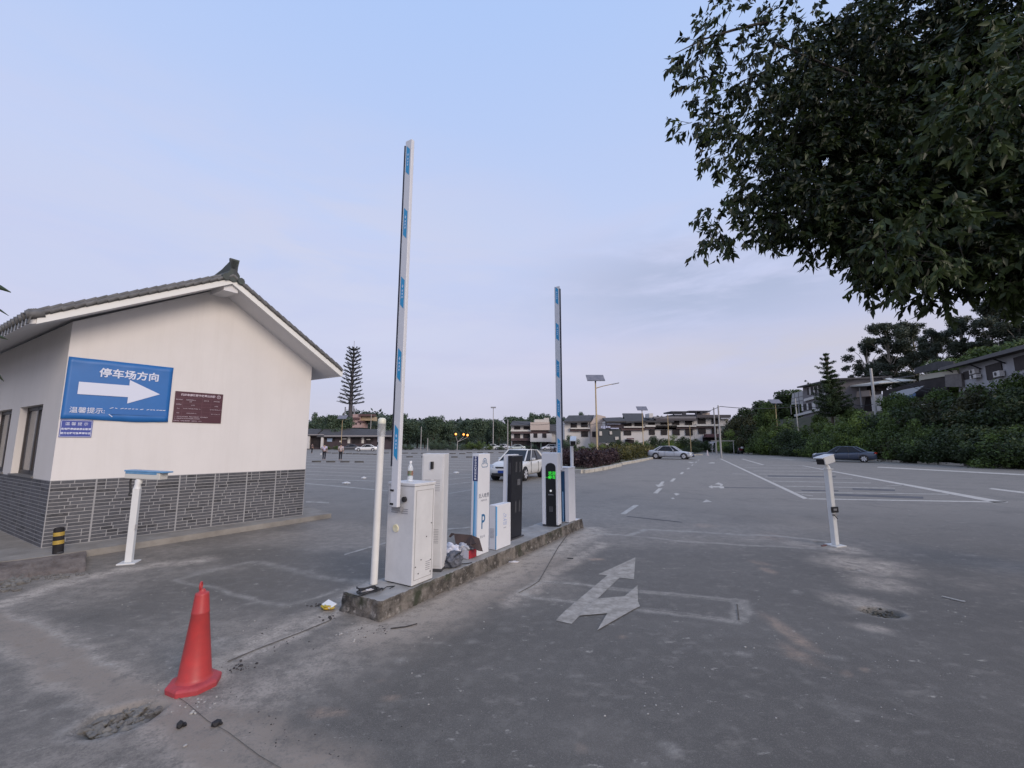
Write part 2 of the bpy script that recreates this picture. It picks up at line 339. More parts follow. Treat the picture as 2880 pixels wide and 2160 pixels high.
for nm, a in (('dust', dust), ('brown', brown), ('clay', clay), ('pale', pale), ('dark', dark)):
    t = me.attributes.new(nm, 'FLOAT', 'POINT'); t.data.foreach_set('value', a.ravel().astype(np.float32))
go = bpy.data.objects.new('ground', me); link(go); tag(go, kind='structure')
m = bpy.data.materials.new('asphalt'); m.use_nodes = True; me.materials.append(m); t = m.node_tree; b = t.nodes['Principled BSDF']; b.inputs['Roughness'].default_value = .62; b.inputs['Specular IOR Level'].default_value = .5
tcn = t.nodes.new('ShaderNodeNewGeometry')
def nz(scale, det=5, ro=.6, vec=None):
    n = t.nodes.new('ShaderNodeTexNoise'); n.inputs['Scale'].default_value = scale; n.inputs['Detail'].default_value = det; n.inputs['Roughness'].default_value = ro
    t.links.new(vec or tcn.outputs['Position'], n.inputs[0]); return n.outputs[0]
def mrange(x, a, b_, c=0, d=1):
    n = t.nodes.new('ShaderNodeMapRange'); n.inputs[1].default_value = a; n.inputs[2].default_value = b_; n.inputs[3].default_value = c; n.inputs[4].default_value = d; t.links.new(x, n.inputs[0]); return n.outputs[0]
def mix(f, a, b_, bt='MIX'):
    n = t.nodes.new('ShaderNodeMixRGB'); n.blend_type = bt
    for s, k in ((f, 0), (a, 1), (b_, 2)):
        if isinstance(s, (int, float)): n.inputs[k].default_value = s
        elif isinstance(s, tuple): n.inputs[k].default_value = (*s, 1)
        else: t.links.new(s, n.inputs[k])
    return n.outputs[0]
def att(nm):
    n = t.nodes.new('ShaderNodeAttribute'); n.attribute_name = nm; return n.outputs['Fac']
def mul(a, b_):
    n = t.nodes.new('ShaderNodeMath'); n.operation = 'MULTIPLY'; n.use_clamp = True
    for s, k in ((a, 0), (b_, 1)):
        if isinstance(s, (int, float)): n.inputs[k].default_value = s
        else: t.links.new(s, n.inputs[k])
    return n.outputs[0]
mpn = t.nodes.new('ShaderNodeMapping'); mpn.inputs['Scale'].default_value = (.25, 1, 1); t.links.new(tcn.outputs['Position'], mpn.inputs[0])
grain = nz(190, 3, .7); g2 = nz(45, 4, .7); bigv = nz(.5, 7, .65); streak = nz(1.3, 6, .6, mpn.outputs[0])
base = mix(mrange(bigv, .35, .68), (.098, .086, .070), (.150, .132, .109))
sy = t.nodes.new('ShaderNodeSeparateXYZ'); t.links.new(tcn.outputs['Position'], sy.inputs[0]); far_sheen = mul(mrange(sy.outputs[1], 6.5, 12.5), mrange(nz(.8, 6, .65), .25, .5, .6, 1))
base = mix(mul(far_sheen, .75), base, (.43, .368, .30))  # asphalt coloured paler with distance, standing in for grazing sky sheen
base = mix(mul(mrange(streak, .5, .75), .45), base, (.25, .23, .20))
base = mix(mrange(grain, .40, .60, 0, .75), base, (.058, .053, .046))
base = mix(mrange(g2, .40, .58, 0, .55), base, (.085, .075, .062))
base = mix(mrange(nz(85, 3, .75), .53, .68, 0, .38), base, (.30, .27, .23))
base = mix(mrange(grain, .54, .70, 0, .7), base, (.36, .335, .295))
g3 = nz(7, 6, .68); brk = mul(mrange(g2, .3, .62, .25, 1.25), mrange(g3, .32, .62, .25, 1.2))
base = mix(mul(mrange(g3, .5, .72), .35), base, (.26, .235, .20))
base = mix(mul(mrange(nz(2.2, 7, .7), .56, .70), .35), base, (.095, .086, .074))
smu = t.nodes.new('ShaderNodeMapping'); smu.inputs['Scale'].default_value = (.55, 1, 1); smu.inputs['Rotation'].default_value = (0, 0, -.4); t.links.new(tcn.outputs['Position'], smu.inputs[0])
base = mix(mul(mrange(nz(4.2, 8, .72, smu.outputs[0]), .58, .72), .45), base, (.36, .32, .27))
base = mix(mul(mrange(nz(11, 6, .7, smu.outputs[0]), .62, .70), .75), base, (.46, .42, .36))
base = mix(mul(mrange(nz(6.3, 8, .7), .59, .68), .55), base, (.07, .062, .052))
base = mix(mul(mrange(nz(.9, 8, .72), .52, .66), .4), base, (.085, .075, .062))
base = mix(mul(att('dust'), brk), base, (.50, .43, .355))
base = mix(mul(att('brown'), mul(brk, .7)), base, (.205, .16, .12))
base = mix(mul(att('clay'), mul(brk, .8)), base, (.42, .30, .215))
base = mix(mul(att('pale'), mul(brk, .8)), base, (.42, .385, .335))
base = mix(mul(att('dark'), .75), base, (.10, .098, .085))
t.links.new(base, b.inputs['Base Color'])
bp = t.nodes.new('ShaderNodeBump'); bp.inputs['Strength'].default_value = .7; bp.inputs['Distance'].default_value = .008; t.links.new(mix(.5, grain, g2), bp.inputs['Height']); t.links.new(bp.outputs[0], b.inputs['Normal'])
# ================================================================== road markings
RP = mat('road_paint', (.42, .385, .34), .8, col2=(.22, .20, .17), scale=9); RPF = mat('road_paint_worn', (.45, .415, .37), .8, col2=(.24, .22, .19), scale=5)
def sheet(name, polys, m, z=.004):
    b_ = MB()
    for p in polys:
        pts = [G(u, v) for u, v in p]; b_.add([(q.x, q.y, z) for q in pts], [tuple(range(len(pts)))])
    me_o = b_.build(name, m, kind='structure'); bm = bmesh.new(); bm.from_mesh(me_o.data)
    for f in bm.faces:
        if f.normal.z < 0: f.normal_flip()
    bmesh.ops.triangulate(bm, faces=bm.faces); bm.to_mesh(me_o.data); bm.free(); return me_o
def K(x0, y0, s, pts): return [(x0 + x * s, y0 + y * s) for x, y in pts]
A5 = lambda p: K(1300, 1440, .4069, p)
sheet('lane_arrow', [A5([(1198, 315), (1187, 466), (1088, 456), (808, 722), (757, 776), (645, 752), (705, 690), (1002, 440), (940, 432)])], RP)
sheet('turn_arrow', [A5([(922, 604), (1122, 586), (1212, 510), (1216, 625), (1230, 656), (1160, 692), (933, 823), (1002, 705), (806, 722)])], RP, .008)
A2 = lambda p: K(1600, 1270, .2893, p)
RPB = mat('road_paint_bright', (.58, .54, .48), .8, col2=(.36, .33, .29), scale=7)
sheet('lane_dash', [A2(p) for p in ([(497, 610), (548, 613), (683, 522), (632, 520)], [(818, 405), (862, 408), (910, 358), (872, 358)], [(980, 291), (1012, 293), (1042, 262), (1012, 262)],
    [(1076, 219), (1102, 221), (1120, 202), (1096, 200)], [(1142, 171), (1162, 172), (1178, 160), (1160, 159)], [(1188, 136), (1202, 137), (1212, 128), (1200, 127)], [(1224, 108), (1238, 109), (1247, 99), (1236, 99)], [(1252, 86), (1262, 86), (1270, 79), (1260, 79)])], RPB)
sheet('distant_arrow', [A2(p) for p in ([(903, 292), (930, 292), (910, 321), (936, 325), (868, 347), (840, 322), (872, 323)], [(1298, 495), (1392, 490), (1335, 467)], [(1415, 318), (1455, 302), (1500, 320), (1490, 334), (1470, 336), (1468, 322)],
    [(1355, 343), (1392, 328), (1394, 338), (1480, 336), (1505, 341), (1512, 358), (1470, 359), (1462, 350), (1398, 349), (1396, 360)], [(1150, 100), (1205, 105), (1216, 110), (1190, 114)], [(1350, 114), (1390, 104), (1420, 108), (1415, 115)],
    [(1020, 410), (1045, 404), (1080, 413), (1045, 430)], [(992, 452), (1015, 448), (1030, 460), (1005, 464)])], RPB)
A3 = lambda p: K(2000, 1260, .3978, p)
sheet('bay_edge_line', [A3(p) for p in ([(58, 75), (72, 76), (692, 360), (655, 362)], [(636, 125), (652, 125), (2100, 384), (2000, 386)], [(655, 362), (692, 357), (2100, 380), (2095, 388)], [(215, 78), (225, 77), (388, 122), (370, 123)], [(395, 70), (410, 70), (600, 84), (570, 84)],
    [(1170, 138), (1185, 133), (2215, 186), (2215, 194)], [(1960, 290), (1985, 284), (2215, 311), (2215, 322)])], RPB)
def ln(pts, w=3.0):
    (a, b_), (c, d) = pts; return [(a, b_ - w / 2), (c, d - w / 2), (c, d + w / 2), (a, b_ + w / 2)]
sheet('stall_line', [A3(ln(p, w_)) for p, w_ in (([(590, 313), (1680, 328)], 6), ([(500, 270), (1300, 285)], 5), ([(435, 235), (1130, 248)], 4.5), ([(380, 206), (1000, 215)], 3.5), ([(340, 184), (880, 190)], 3), ([(300, 162), (800, 167)], 3), ([(240, 140), (700, 144)], 2.5), ([(200, 120), (640, 124)], 2),
    ([(1240, 268), (1360, 262)], 4), ([(640, 330), (720, 340)], 6), ([(150, 182), (260, 186)], 3))], RPF)
A1 = lambda p: K(860, 1230, .2713, p)
LL = [([(-10, 478), (300, 505)], 10), ([(300, 505), (850, 556)], 11), ([(0, 432), (740, 455)], 6), ([(0, 385), (740, 412)], 4), ([(0, 350), (1110, 395)], 4), ([(0, 310), (1110, 352)], 4), ([(0, 280), (1200, 322)], 3.5), ([(0, 250), (1200, 285)], 3), ([(0, 222), (1200, 250)], 3), ([(0, 200), (1200, 222)], 2.5), ([(20, 182), (1200, 200)], 2), ([(60, 165), (1200, 180)], 2),
      ([(1445, 590), (1740, 540)], 7), ([(1445, 495), (1740, 462)], 5), ([(1445, 438), (1740, 412)], 5), ([(1445, 376), (1740, 388)], 4), ([(1445, 330), (1900, 345)], 3.5), ([(1445, 300), (1900, 312)], 3), ([(1445, 272), (1900, 280)], 3), ([(1445, 248), (1900, 256)], 2.5), ([(1445, 225), (1900, 232)], 2.5), ([(1445, 203), (2050, 208)], 2), ([(1445, 183), (2100, 187)], 2),
      ([(400, 1218), (830, 1095)], 14), ([(1450, 955), (1720, 935)], 14), ([(0, 670), (240, 678)], 16)]
sheet('bay_line', [A1(ln(p, w_)) for p, w_ in LL], RPF)
sheet('tyre_mark', [A2(ln(p, w_)) for p, w_ in (([(1510, 350), (2010, 356)], 5), ([(560, 630), (1100, 688)], 4))] + [A3(ln(p, w_)) for p, w_ in (([(400, 198), (880, 205)], 8), ([(1000, 290), (1300, 300)], 10), ([(860, 330), (1500, 352)], 14), ([(640, 300), (900, 304)], 7))], mat('tyre_mark', (.075, .074, .08), .85, col2=(.12, .118, .124), scale=2))
def cut(pts, w=.006):
    b_ = MB()
    for (p, q) in zip(pts[:-1], pts[1:]):
        a = G(*p); c = G(*q); d = (c - a).normalized() * w; n = Vector((-d.y, d.x, 0))
        b_.add([(a.x + n.x, a.y + n.y, .005), (a.x - n.x, a.y - n.y, .005), (c.x - n.x, c.y - n.y, .005), (c.x + n.x, c.y + n.y, .005)], [(0, 1, 2, 3)])
    return b_.build('saw_cut', mat('saw_cut', (.075, .066, .055), .95, col2=(.17, .15, .125), scale=8), kind='structure')
cut([(1598, 1502), (1570, 1540), (1516, 1635), (1490, 1652), (1459, 1668)], .006); cut([(640, 1862), (720, 1828), (850, 1778), (930, 1745)], .007); cut([(2073, 1700), (2078, 1744)], .007)
cut([(470, 1945), (520, 1975), (585, 2030), (640, 2060), (730, 2128), (820, 2180)], .002); cut([(1516, 1637), (1700, 1655), (1880, 1672), (2053, 1690)], .003); cut([(1495, 1676), (1650, 1694), (1880, 1722), (2030, 1742)], .003)
# ================================================================== traffic island
IB = Vector((-1.314, 4.571, 0)); ID = Vector((.50193, .86491, 0)); IT = Vector((-.86491, .50193, 0)); IL = 5.55; IW = .55; IH = .185; IR = math.atan2(ID.y, ID.x)
def I(s, t, z=0.): return IB + ID * s + IT * t + Vector((0, 0, z))
bmi = bmesh.new(); ns, nt_, nz_ = 150, 14, 5; rr = random.Random(5)
def skinpt(s, t, z):
    k = .012 if z < IH - .01 else .004
    edge = (t < .01 or t > IW - .01 or s < .01 or s > IL - .01)
    o = Vector((rr.uniform(-k, k), rr.uniform(-k, k), rr.uniform(-.004, .004))) if edge else Vector((0, 0, rr.uniform(-.0015, .0015)))
    if z > IH - .001 and edge: o.z -= rr.uniform(0, .008)
    return Vector((s, t, z)) + o
ring = [(i / (ns - 1) * IL, 0) for i in range(ns)] + [(IL, j / (nt_ - 1) * IW) for j in range(1, nt_)] + [(IL - i / (ns - 1) * IL, IW) for i in range(1, ns)] + [(0, IW - j / (nt_ - 1) * IW) for j in range(1, nt_ - 1)]
rings = []
for k in range(nz_):
    z = [-.03, .05, .1, .15, IH][k]; flare = [.035, .012, .004, .002, 0][k]
    rg = []
    for (s, t) in ring:
        p = skinpt(s, t, z); p.y += (-flare if t < .01 else flare if t > IW - .01 else 0) * rr.uniform(.2, 1.6); p.x += (-flare if s < .01 else 0)
        rg.append(bmi.verts.new(p))
    rings.append(rg)
for k in range(nz_ - 1):
    for i in range(len(ring)):
        j = (i + 1) % len(ring); f = bmi.faces.new((rings[k][i], rings[k][j], rings[k + 1][j], rings[k + 1][i])); f.material_index = 1; f.smooth = True
bmi.faces.new(rings[-1]).material_index = 0
me = bpy.data.meshes.new('traffic_island'); bmi.to_mesh(me); bmi.free()
TOP = mat('island_top', (.36, .35, .335), .85, col2=(.25, .24, .225), scale=4, bump=.25, bscale=60)
m = bpy.data.materials.new('weathered_kerb_side'); m.use_nodes = True; t = m.node_tree; b = t.nodes['Principled BSDF']; b.inputs['Roughness'].default_value = .95
tcn = t.nodes.new('ShaderNodeTexCoord'); vo = tcn.outputs['Object']
c1 = mix(mrange(nz(5, 5, .7, vo), .4, .62), (.058, .051, .043), (.205, .18, .155)); c1 = mix(mrange(nz(14, 5, .7, vo), .55, .68), c1, (.32, .29, .26)); c1 = mix(mrange(nz(3, 3, .6, vo), .55, .7), c1, (.045, .05, .03))
t.links.new(c1, b.inputs['Base Color']); bp = t.nodes.new('ShaderNodeBump'); bp.inputs['Strength'].default_value = .9; bp.inputs['Distance'].default_value = .03; t.links.new(nz(22, 5, .7, vo), bp.inputs['Height']); t.links.new(bp.outputs[0], b.inputs['Normal'])
me.materials.append(TOP); me.materials.append(m); KSIDE = m
o = bpy.data.objects.new('traffic_island', me); link(o); o.location = IB; o.rotation_euler = (0, 0, IR)
tag(o, 'long low concrete traffic island with stained rough kerb sides carrying the white gate cabinets', 'traffic island')
# local frame of things on the island: x along the island (away), y across to the left
def ithing(name, s, t, label, cat, group=None, rz=0., tilt=(0, 0)):
    p = I(s, t, IH); o = empty(name, p, IR + rz, label, cat, group)
    if tilt != (0, 0): o.rotation_euler = (tilt[0], tilt[1], IR + rz)
    return o
# --- first barrier gate
bg1 = ithing('barrier_gate', .46, .02, 'nearer white barrier gate with tall raised boom on the front end of the island', 'barrier gate', 'barrier gates on the island', tilt=(.008, 0))
MB().b2(0, .35, 0, .41, .01, 1.075).build('cabinet', WHITE2, bg1, bevel=.006)
MB().b2(-.008, .358, -.008, .418, 1.077, 1.112).build('lid', WHITE2, bg1, bevel=.008)
q = MB()
for k in range(3):
    for y in (.09, .245): q.b2(-.004, .001, y, y + .1, .815 - k * .022, .824 - k * .022)
for k in range(5): q.b2(.22, .29, -.004, .001, .13 + k * .022, .137 + k * .022)
q.build('vent_slots', mat('slot_shadow', (.3, .3, .32), .6), bg1)
for (x, z) in ((.3, .64), (.14, .26), (.3, .23), (.1, .12), (.3, .1), (.05, .2), (.22, .5)): MB().box((x, -.003, z), (.011, .006, .011)).build('screw', DGREY, bg1)
MB().tube([(-.012, .265, .60), (.002, .265, .60)], [.04, .045], 20).build('lock_cap', mat('cream_cap', (.62, .56, .33), .45, col2=(.72, .68, .52), scale=30), bg1)
b1 = MB().tube([(-.028, .14, .93), (.0, .14, .93)], .03, 20); b1.build('drive_hub', BLACKM, bg1, bevel=.003)
MB().b2(-.055, .0, .16, .29, .80, .845).build('arm_bracket', GREY, bg1)
def boom(root, y0, y1, z0, z1, x0, x1, rub, nb, hstripe, name='boom_arm'):
    a = MB().b2(x0, x1, y0, y1, z0, z1).build(name, mat('boom_white', (.66, .66, .68), .4, var=.04), root, bevel=.008)
    r = MB().b2(x0 - .003, x1 + .003, *rub, z0 + .45, z1 - .06).build('rubber_edge', mat('rubber_edge', (.02, .022, .04), .6), root)
    cy, hw = (y0 + y1) / 2, (y1 - y0) * .27
    st = MB(); wd = []
    for zc in nb:
        h = hstripe / 2; sg = 1
        st.add([(x0 - .002, cy - hw, zc - h), (x0 - .002, cy + hw, zc - h + .06), (x0 - .002, cy + hw, zc + h), (x0 - .002, cy - hw, zc + h - .06)], [(0, 1, 2, 3)])
        wd.append(zc)
    for i_, zc in enumerate(wd):
        s1 = MB(); s1.add(st.v[4 * i_:4 * i_ + 4], [(0, 1, 2, 3)]); s_o = s1.build('blue_sticker', STRIPE, root); wb = MB()
        wb.add([(x0 - .004, cy - .002, zc + .10), (x0 - .004, cy - .016, zc + .075), (x0 - .004, cy - .002, zc + .05), (x0 - .004, cy + .012, zc + .075)], [(0, 1, 2, 3)])
        for j in range(3):
            z = zc + .02 - j * .04; wb.add([(x0 - .004, cy - .012, z - .013), (x0 - .004, cy + .008, z - .013), (x0 - .004, cy + .008, z + .013), (x0 - .004, cy - .012, z + .013)], [(0, 1, 2, 3)])
        wb.build('sticker_mark', mat('sticker_light', (.45, .62, .85), .5), s_o)
    return a
boom(bg1, .155, .26, .85, 5.34, -.11, -.06, (.262, .276), (5.06, 4.23, 3.35, 2.47, 1.57), .41)
for z in (.885, 1.035):
    for y in (.222, .25): MB().box((-.114, y, z), (.012, .02, .02)).build('arm_bolt', BLACKM, bg1)
q = MB(); q.b2(.03, .033, -.003, .001, .06, 1.03); q.b2(.317, .32, -.003, .001, .06, 1.03); q.b2(.033, .317, -.003, .001, 1.027, 1.03); q.b2(.033, .317, -.003, .001, .06, .063); q.build('door_seam', mat('seam_grey', (.22, .21, .2), .7), bg1)
# --- second barrier gate
bg2 = ithing('barrier_gate', 4.9, .015, 'farther white barrier gate with raised boom at the far end of the island', 'barrier gate', 'barrier gates on the island', tilt=(0, .0))
MB().b2(0, .34, 0, .34, .01, 1.05).build('cabinet', WHITE, bg2, bevel=.006)
MB().b2(-.008, .348, -.008, .348, 1.052, 1.082).build('lid', WHITE, bg2, bevel=.008)
q = MB(); q.b2(-.006, .0, .085, .185, .02, 1.0); q.build('navy_strip', mat('petrol_strip', (.010, .035, .07), .3, col2=(.015, .09, .22), scale=1.2), bg2)
q = MB(); q.b2(-.010, -.006, .178, .19, .02, .99); q.b2(-.010, -.006, .12, .135, .02, .6); q.build('pale_strip', LBLUE, bg2)
boom(bg2, .105, .225, 1.02, 4.87, -.075, -.045, (.088, .103), (4.66, 3.88, 3.09, 2.27, 1.47), .40)
MB().b2(-.03, .0, .15, .23, .98, 1.06).build('arm_bracket', GREY, bg2)
# --- tall equipment cabinet
tc1 = ithing('equipment_cabinet', 1.07, .10, 'tall narrow white steel cabinet with black oval lock just behind the nearer barrier gate', 'cabinet', tilt=(.006, 0), rz=.40)
MB().b2(.0, .22, .0, .29, .035, 1.43).build('casing', WHITE2, tc1, bevel=.006)
MB().b2(-.006, .0, .018, .272, .07, 1.405).build('door', WHITE2, tc1, bevel=.002)
MB().b2(.005, .21, .005, .285, .0, .034).build('plinth', DGREY, tc1)
MB().tube([(-.010, .155, 1.33), (-.010, .155, 1.24)], .021, 12).build('lock', BLACK, tc1, bevel=.004)
q = MB()
for y in (.045, .165):
    for k in range(7): q.b2(-.0085, -.006, y, y + .08, 1.10 - k * .022, 1.106 - k * .022)
for k in range(9): q.b2(-.0085, -.006, .05, .11, .50 - k * .02, .505 - k * .02)
q.build('vent_slots', mat('slot_shadow', (.3, .3, .32), .6), tc1)
# --- QR payment kiosk
kz = ithing('payment_kiosk', 1.9, .15, 'white parking payment post with navy lettered strip and blue P on its side', 'parking kiosk', tilt=(.012, 0))
KW, KD, KH = .30, .115, 1.41
MB().b2(0, KW, 0, KD, .0, KH).build('casing', WHITE, kz, bevel=.006)
MB().b2(-.003, .0, .012, .092, KH - .385, KH - .035).build('navy_panel', NAVY, kz)
MB().b2(-.003, .0, .054, .070, .06, KH - .387).build('blue_line', STRIPE, kz)
MB().b2(-.003, .0, .018, .050, .06, KH - .387).build('pale_line', LBLUE, kz)
# writing on the narrow near face: x of the writing runs to -y(local)
WT = mat('white_lettering', (.75, .76, .8), .5); DT = mat('dark_lettering', (.07, .09, .13), .5); BT = mat('blue_lettering', (.02, .13, .28), .45); GT = mat('grey_lettering', (.33, .34, .38), .5)
def near_face(x, y, z): return frame((x, y, z), (0, -1, 0), (0, 0, 1), (-1, 0, 0))
def lane_face(x, y, z): return frame((x, y, z), (1, 0, 0), (0, 0, 1), (0, -1, 0))
for k, ch in enumerate('车牌自动识别系统'):
    zz = KH - .055 - k * .038 - (.035 if k > 3 else 0)
    text(ch, .036, WT, kz, near_face(-.004, .052, zz), bold=.0008)
q = MB()
for k in range(24):
    a0, a1 = 2 * math.pi * k / 24, 2 * math.pi * (k + 1) / 24
    q.add([(-.0045, .052 + r * math.cos(a), KH - .206 + r * math.sin(a)) for r, a in ((.012, a0), (.020, a0), (.020, a1), (.012, a1))], [(0, 1, 2, 3)])
q.build('round_mark', WT, kz)
# lane side: round cloud mark, matrix panel left blank grey, words, P
q = MB()
def ringf(q, cx, cz, r0, r1, a0, a1, y=-.0015, n=24):
    for k in range(n):
        p, p2 = a0 + (a1 - a0) * k / n, a0 + (a1 - a0) * (k + 1) / n
        q.add([(cx + r * math.cos(a), y, cz + r * math.sin(a)) for r, a in ((r0, p), (r1, p), (r1, p2), (r0, p2))], [(0, 1, 2, 3)])
ringf(q, .155, KH - .115, .042, .052, -.9, math.pi + .9); ringf(q, .105, KH - .165, .022, .031, 1.6, 5.2, n=14); ringf(q, .205, KH - .165, .022, .031, -2.0, 1.5, n=14)
ringf(q, .155, KH - .115, .018, .027, .5, 6.1, n=18); q.b2(.132, .178, -.0025, -.0005, KH - .120, KH - .112); q.b2(.10, .21, -.0025, -.0005, KH - .196, KH - .188)
q.build('cloud_mark', BT, kz)
text('无人收费', .068, DT, kz, lane_face(.15, -.0005, KH - .60)); text('智慧停车系统', .026, GT, kz, lane_face(.15, -.0005, KH - .665))
text('P', .29, BT, kz, lane_face(.14, -.0005, .44), sx=.72, bold=.003); text('停车场', .042, GT, kz, lane_face(.13, -.0005, .24))
# --- low white box
lb = ithing('control_box', 2.33, .10, 'low white box with thin blue edge stripe between the P post and black kiosk', 'control box')
MB().b2(0, .42, 0, .13, .0, .64).build('casing', WHITE, lb, bevel=.006)
MB().b2(-.003, .0, .0, .014, .01, .625).build('blue_line', STRIPE, lb); q = MB(); q.b2(.0, .02, -.003, .0, .2, .62); q.build('pale_line', LBLUE, lb)
q = MB()
for k in range(8): q.b2(-.004, .0, .04, .11, .17 + k * .018, .175 + k * .018)
q.build('vent_slots', mat('slot_shadow', (.3, .3, .32), .6), lb)
q = MB(); ringf(q, .235, .43, .022, .028, .3, 5.6, n=16); ringf(q, .265, .46, .014, .020, 0, 6.28, n=12); ringf(q, .22, .475, .02, .025, .6, 3.6, n=10); q.b2(.20, .29, -.0025, -.0005, .392, .399); q.build('round_mark', mat('soft_blue', (.22, .33, .62), .5), lb)
text('车道', .06, mat('soft_blue2', (.36, .43, .62), .5), lb, lane_face(.245, -.0005, .345), sx=.9); text('停车管理', .018, GT, lb, lane_face(.24, -.0005, .285))
# --- black kiosk
bk = ithing('black_kiosk', 3.0, .25, 'tall kiosk with black shell and white back edge leaning slightly behind the low white box', 'parking kiosk', tilt=(.022, 0))
MB().b2(.01, .37, .08, .17, .02, 1.37).build('white_body', WHITE, bk, bevel=.006)
MB().b2(-.004, .38, .0, .079, .02, 1.355).build('black_shell', mat('black_shell', (.014, .014, .018), .28), bk, bevel=.012)
MB().b2(-.02, .42, -.02, .18, 0, .018).build('base_plate', DGREY, bk)
for y in (.02, .05): MB().b2(-.007, -.004, y, y + .018, 1.05, 1.24).build('grille', DGREY, bk)
for x in (.12, .25): MB().b2(x, x + .05, -.004, -.0, 1.08, 1.25).build('grille', DGREY, bk); MB().b2(x, x + .05, -.004, 0, .42, .6).build('grille', DGREY, bk)
MB().b2(.19, .29, -.005, 0, .86, .96).build('card_window', mat('card_grey', (.12, .12, .13), .4), bk)
# --- kiosk with green display
lk = ithing('display_kiosk', 4.42, .03, 'white kiosk with arched black front and lit green figures near the island far end', 'parking kiosk', rz=.12, tilt=(0, -.004))
MB().b2(0, .2, 0, .33, .03, 1.38).build('casing', WHITE, lk, bevel=.012)
MB().b2(.01, .19, .01, .32, 0, .03).build('base_plate', DGREY, lk)
arch = [(-.008, .045, .02), (-.008, .045, 1.10)] + [(-.008, .145 - .10 * math.cos(a), 1.10 + .085 * math.sin(a)) for a in np.linspace(.2, math.pi - .2, 11)] + [(-.008, .245, 1.10), (-.008, .245, .02)]
MB().prism(arch, (.012, 0, 0)).build('black_front', BLACK, lk)
LEDM = mat('green_led', (.0, .1, .0), .5, emit=(.06, 1., .08), es=1.0)
text('欢迎', .075, LEDM, lk, near_face(-.012, .115, .985), name='led_figures'); text('停车', .075, LEDM, lk, near_face(-.012, .115, .91), name='led_figures'); text('一车', .05, LEDM, lk, near_face(-.012, .2, .905), name='led_figures')
q = MB().tube([(-.014, .145, .66), (-.008, .145, .66)], .02, 14); q.build('button_lamp', mat('lamp_white', (.8, .8, .8), .4, emit=(1, 1, 1), es=.3), lk)
text('智慧停车', .028, GT, lk, near_face(-.010, .145, .585))
q = MB()
for k in range(3):
    for j in range(5): q.box((-.010, .12 + k * .024, .28 + j * .02), (.004, .012, .008))
q.build('speaker_grille', mat('grille_grey', (.22, .22, .24), .5), lk)
# --- camera post on the island
def bullet(root, M, Lc=.30, hood=True, hm=None):
    """camera body along +x of M"""
    R = M.to_3x3()
    def P(x, y, z): return M @ Vector((x, y, z))
    b_ = MB(); b_.box(P(0, 0, 0), (Lc, .13, .10), R); o = b_.build('camera_body', PLAST, root, bevel=.015)
    b_ = MB(); b_.box(P(Lc / 2 + .004, 0, -.004), (.012, .105, .075), R); b_.build('lens_window', BLACK, root)
    if hood:
        b_ = MB(); b_.box(P(.02, 0, .056), (Lc + .04, .138, .014), R); h = b_.build('hood', hm or mat('hood_blue', (.05, .22, .45), .4, col2=(.3, .5, .7), scale=5), root, bevel=.006)
    return o
cp = ithing('camera_post', 5.3, .1, 'slim white camera post with a drooping white camera behind the farther boom', 'camera post', 'number plate camera posts')
MB().tube([(0, 0, 0), (0, 0, 1.5)], .035, 12).build('post', WHITE, cp); MB().box((0, 0, .006), (.2, .2, .012)).build('base_plate', WHITE, cp)
bullet(cp, Matrix.Translation((-.06, -.06, 1.62)) @ Euler((0, .35, math.radians(200)), 'XYZ').to_matrix().to_4x4(), .28, False)
MB().tube([(0, 0, 1.5), (-.03, -.03, 1.56)], .03, 10).build('camera_bracket', DGREY, cp)
# --- white pipe with clear top
pp = ithing('detector_pipe', .345, .475, 'round white plastic pipe with a clear capped top beside the nearer barrier cabinet', 'pipe post', tilt=(.014, 0))
MB().tube([(0, 0, 0), (0, 0, 1.64)], .04, 20).build('pipe', mat('pipe_white', (.72, .7, .66), .4, var=.08, scale=5), pp)
MB().tube([(0, 0, 1.64), (0, 0, 1.80)], .047, 18, cap=False).build('clear_sleeve', mat('clear_plastic', (.8, .8, .78), .12, alpha=.35), pp)
MB().lathe([(.0, 1.86), (.03, 1.858), (.045, 1.84), (.047, 1.795), (.045, 1.79)], 18).build('cap', mat('cap_cream', (.72, .71, .58), .45), pp)
MB().tube([(-.02, 0, 1.64), (-.015, .005, 1.70), (.01, -.01, 1.74), (.0, .01, 1.79)], .012, 6).build('sensor', DGREY, pp)
MB().box((-.036, .012, 1.56), (.012, .016, .03)).build('hole_plug', BLACK, pp)
# --- bottle on the first cabinet
bt = empty('water_bottle', bg1.matrix_basis @ Vector((.17, .235, 1.1125)), 0, 'clear plastic water bottle with green and red label standing on the nearer barrier cabinet', 'bottle')
GL = mat('bottle_plastic', (.86, .9, .93), .08, alpha=.5)
MB().lathe([(.028, 0), (.032, .01), (.032, .055), (.030, .06), (.032, .065), (.032, .15), (.027, .175), (.014, .205), (.013, .22)], 18).build('bottle_body', GL, bt)
MB().lathe([(.033, .068), (.033, .125)], 18).build('label_band', mat('bottle_label', (.04, .22, .13), .4, col2=(.5, .06, .06), scale=9), bt)
MB().lathe([(.016, .213), (.016, .235), (.015, .238)], 14).build('bottle_cap', mat('cap_white', (.8, .8, .82), .4), bt)
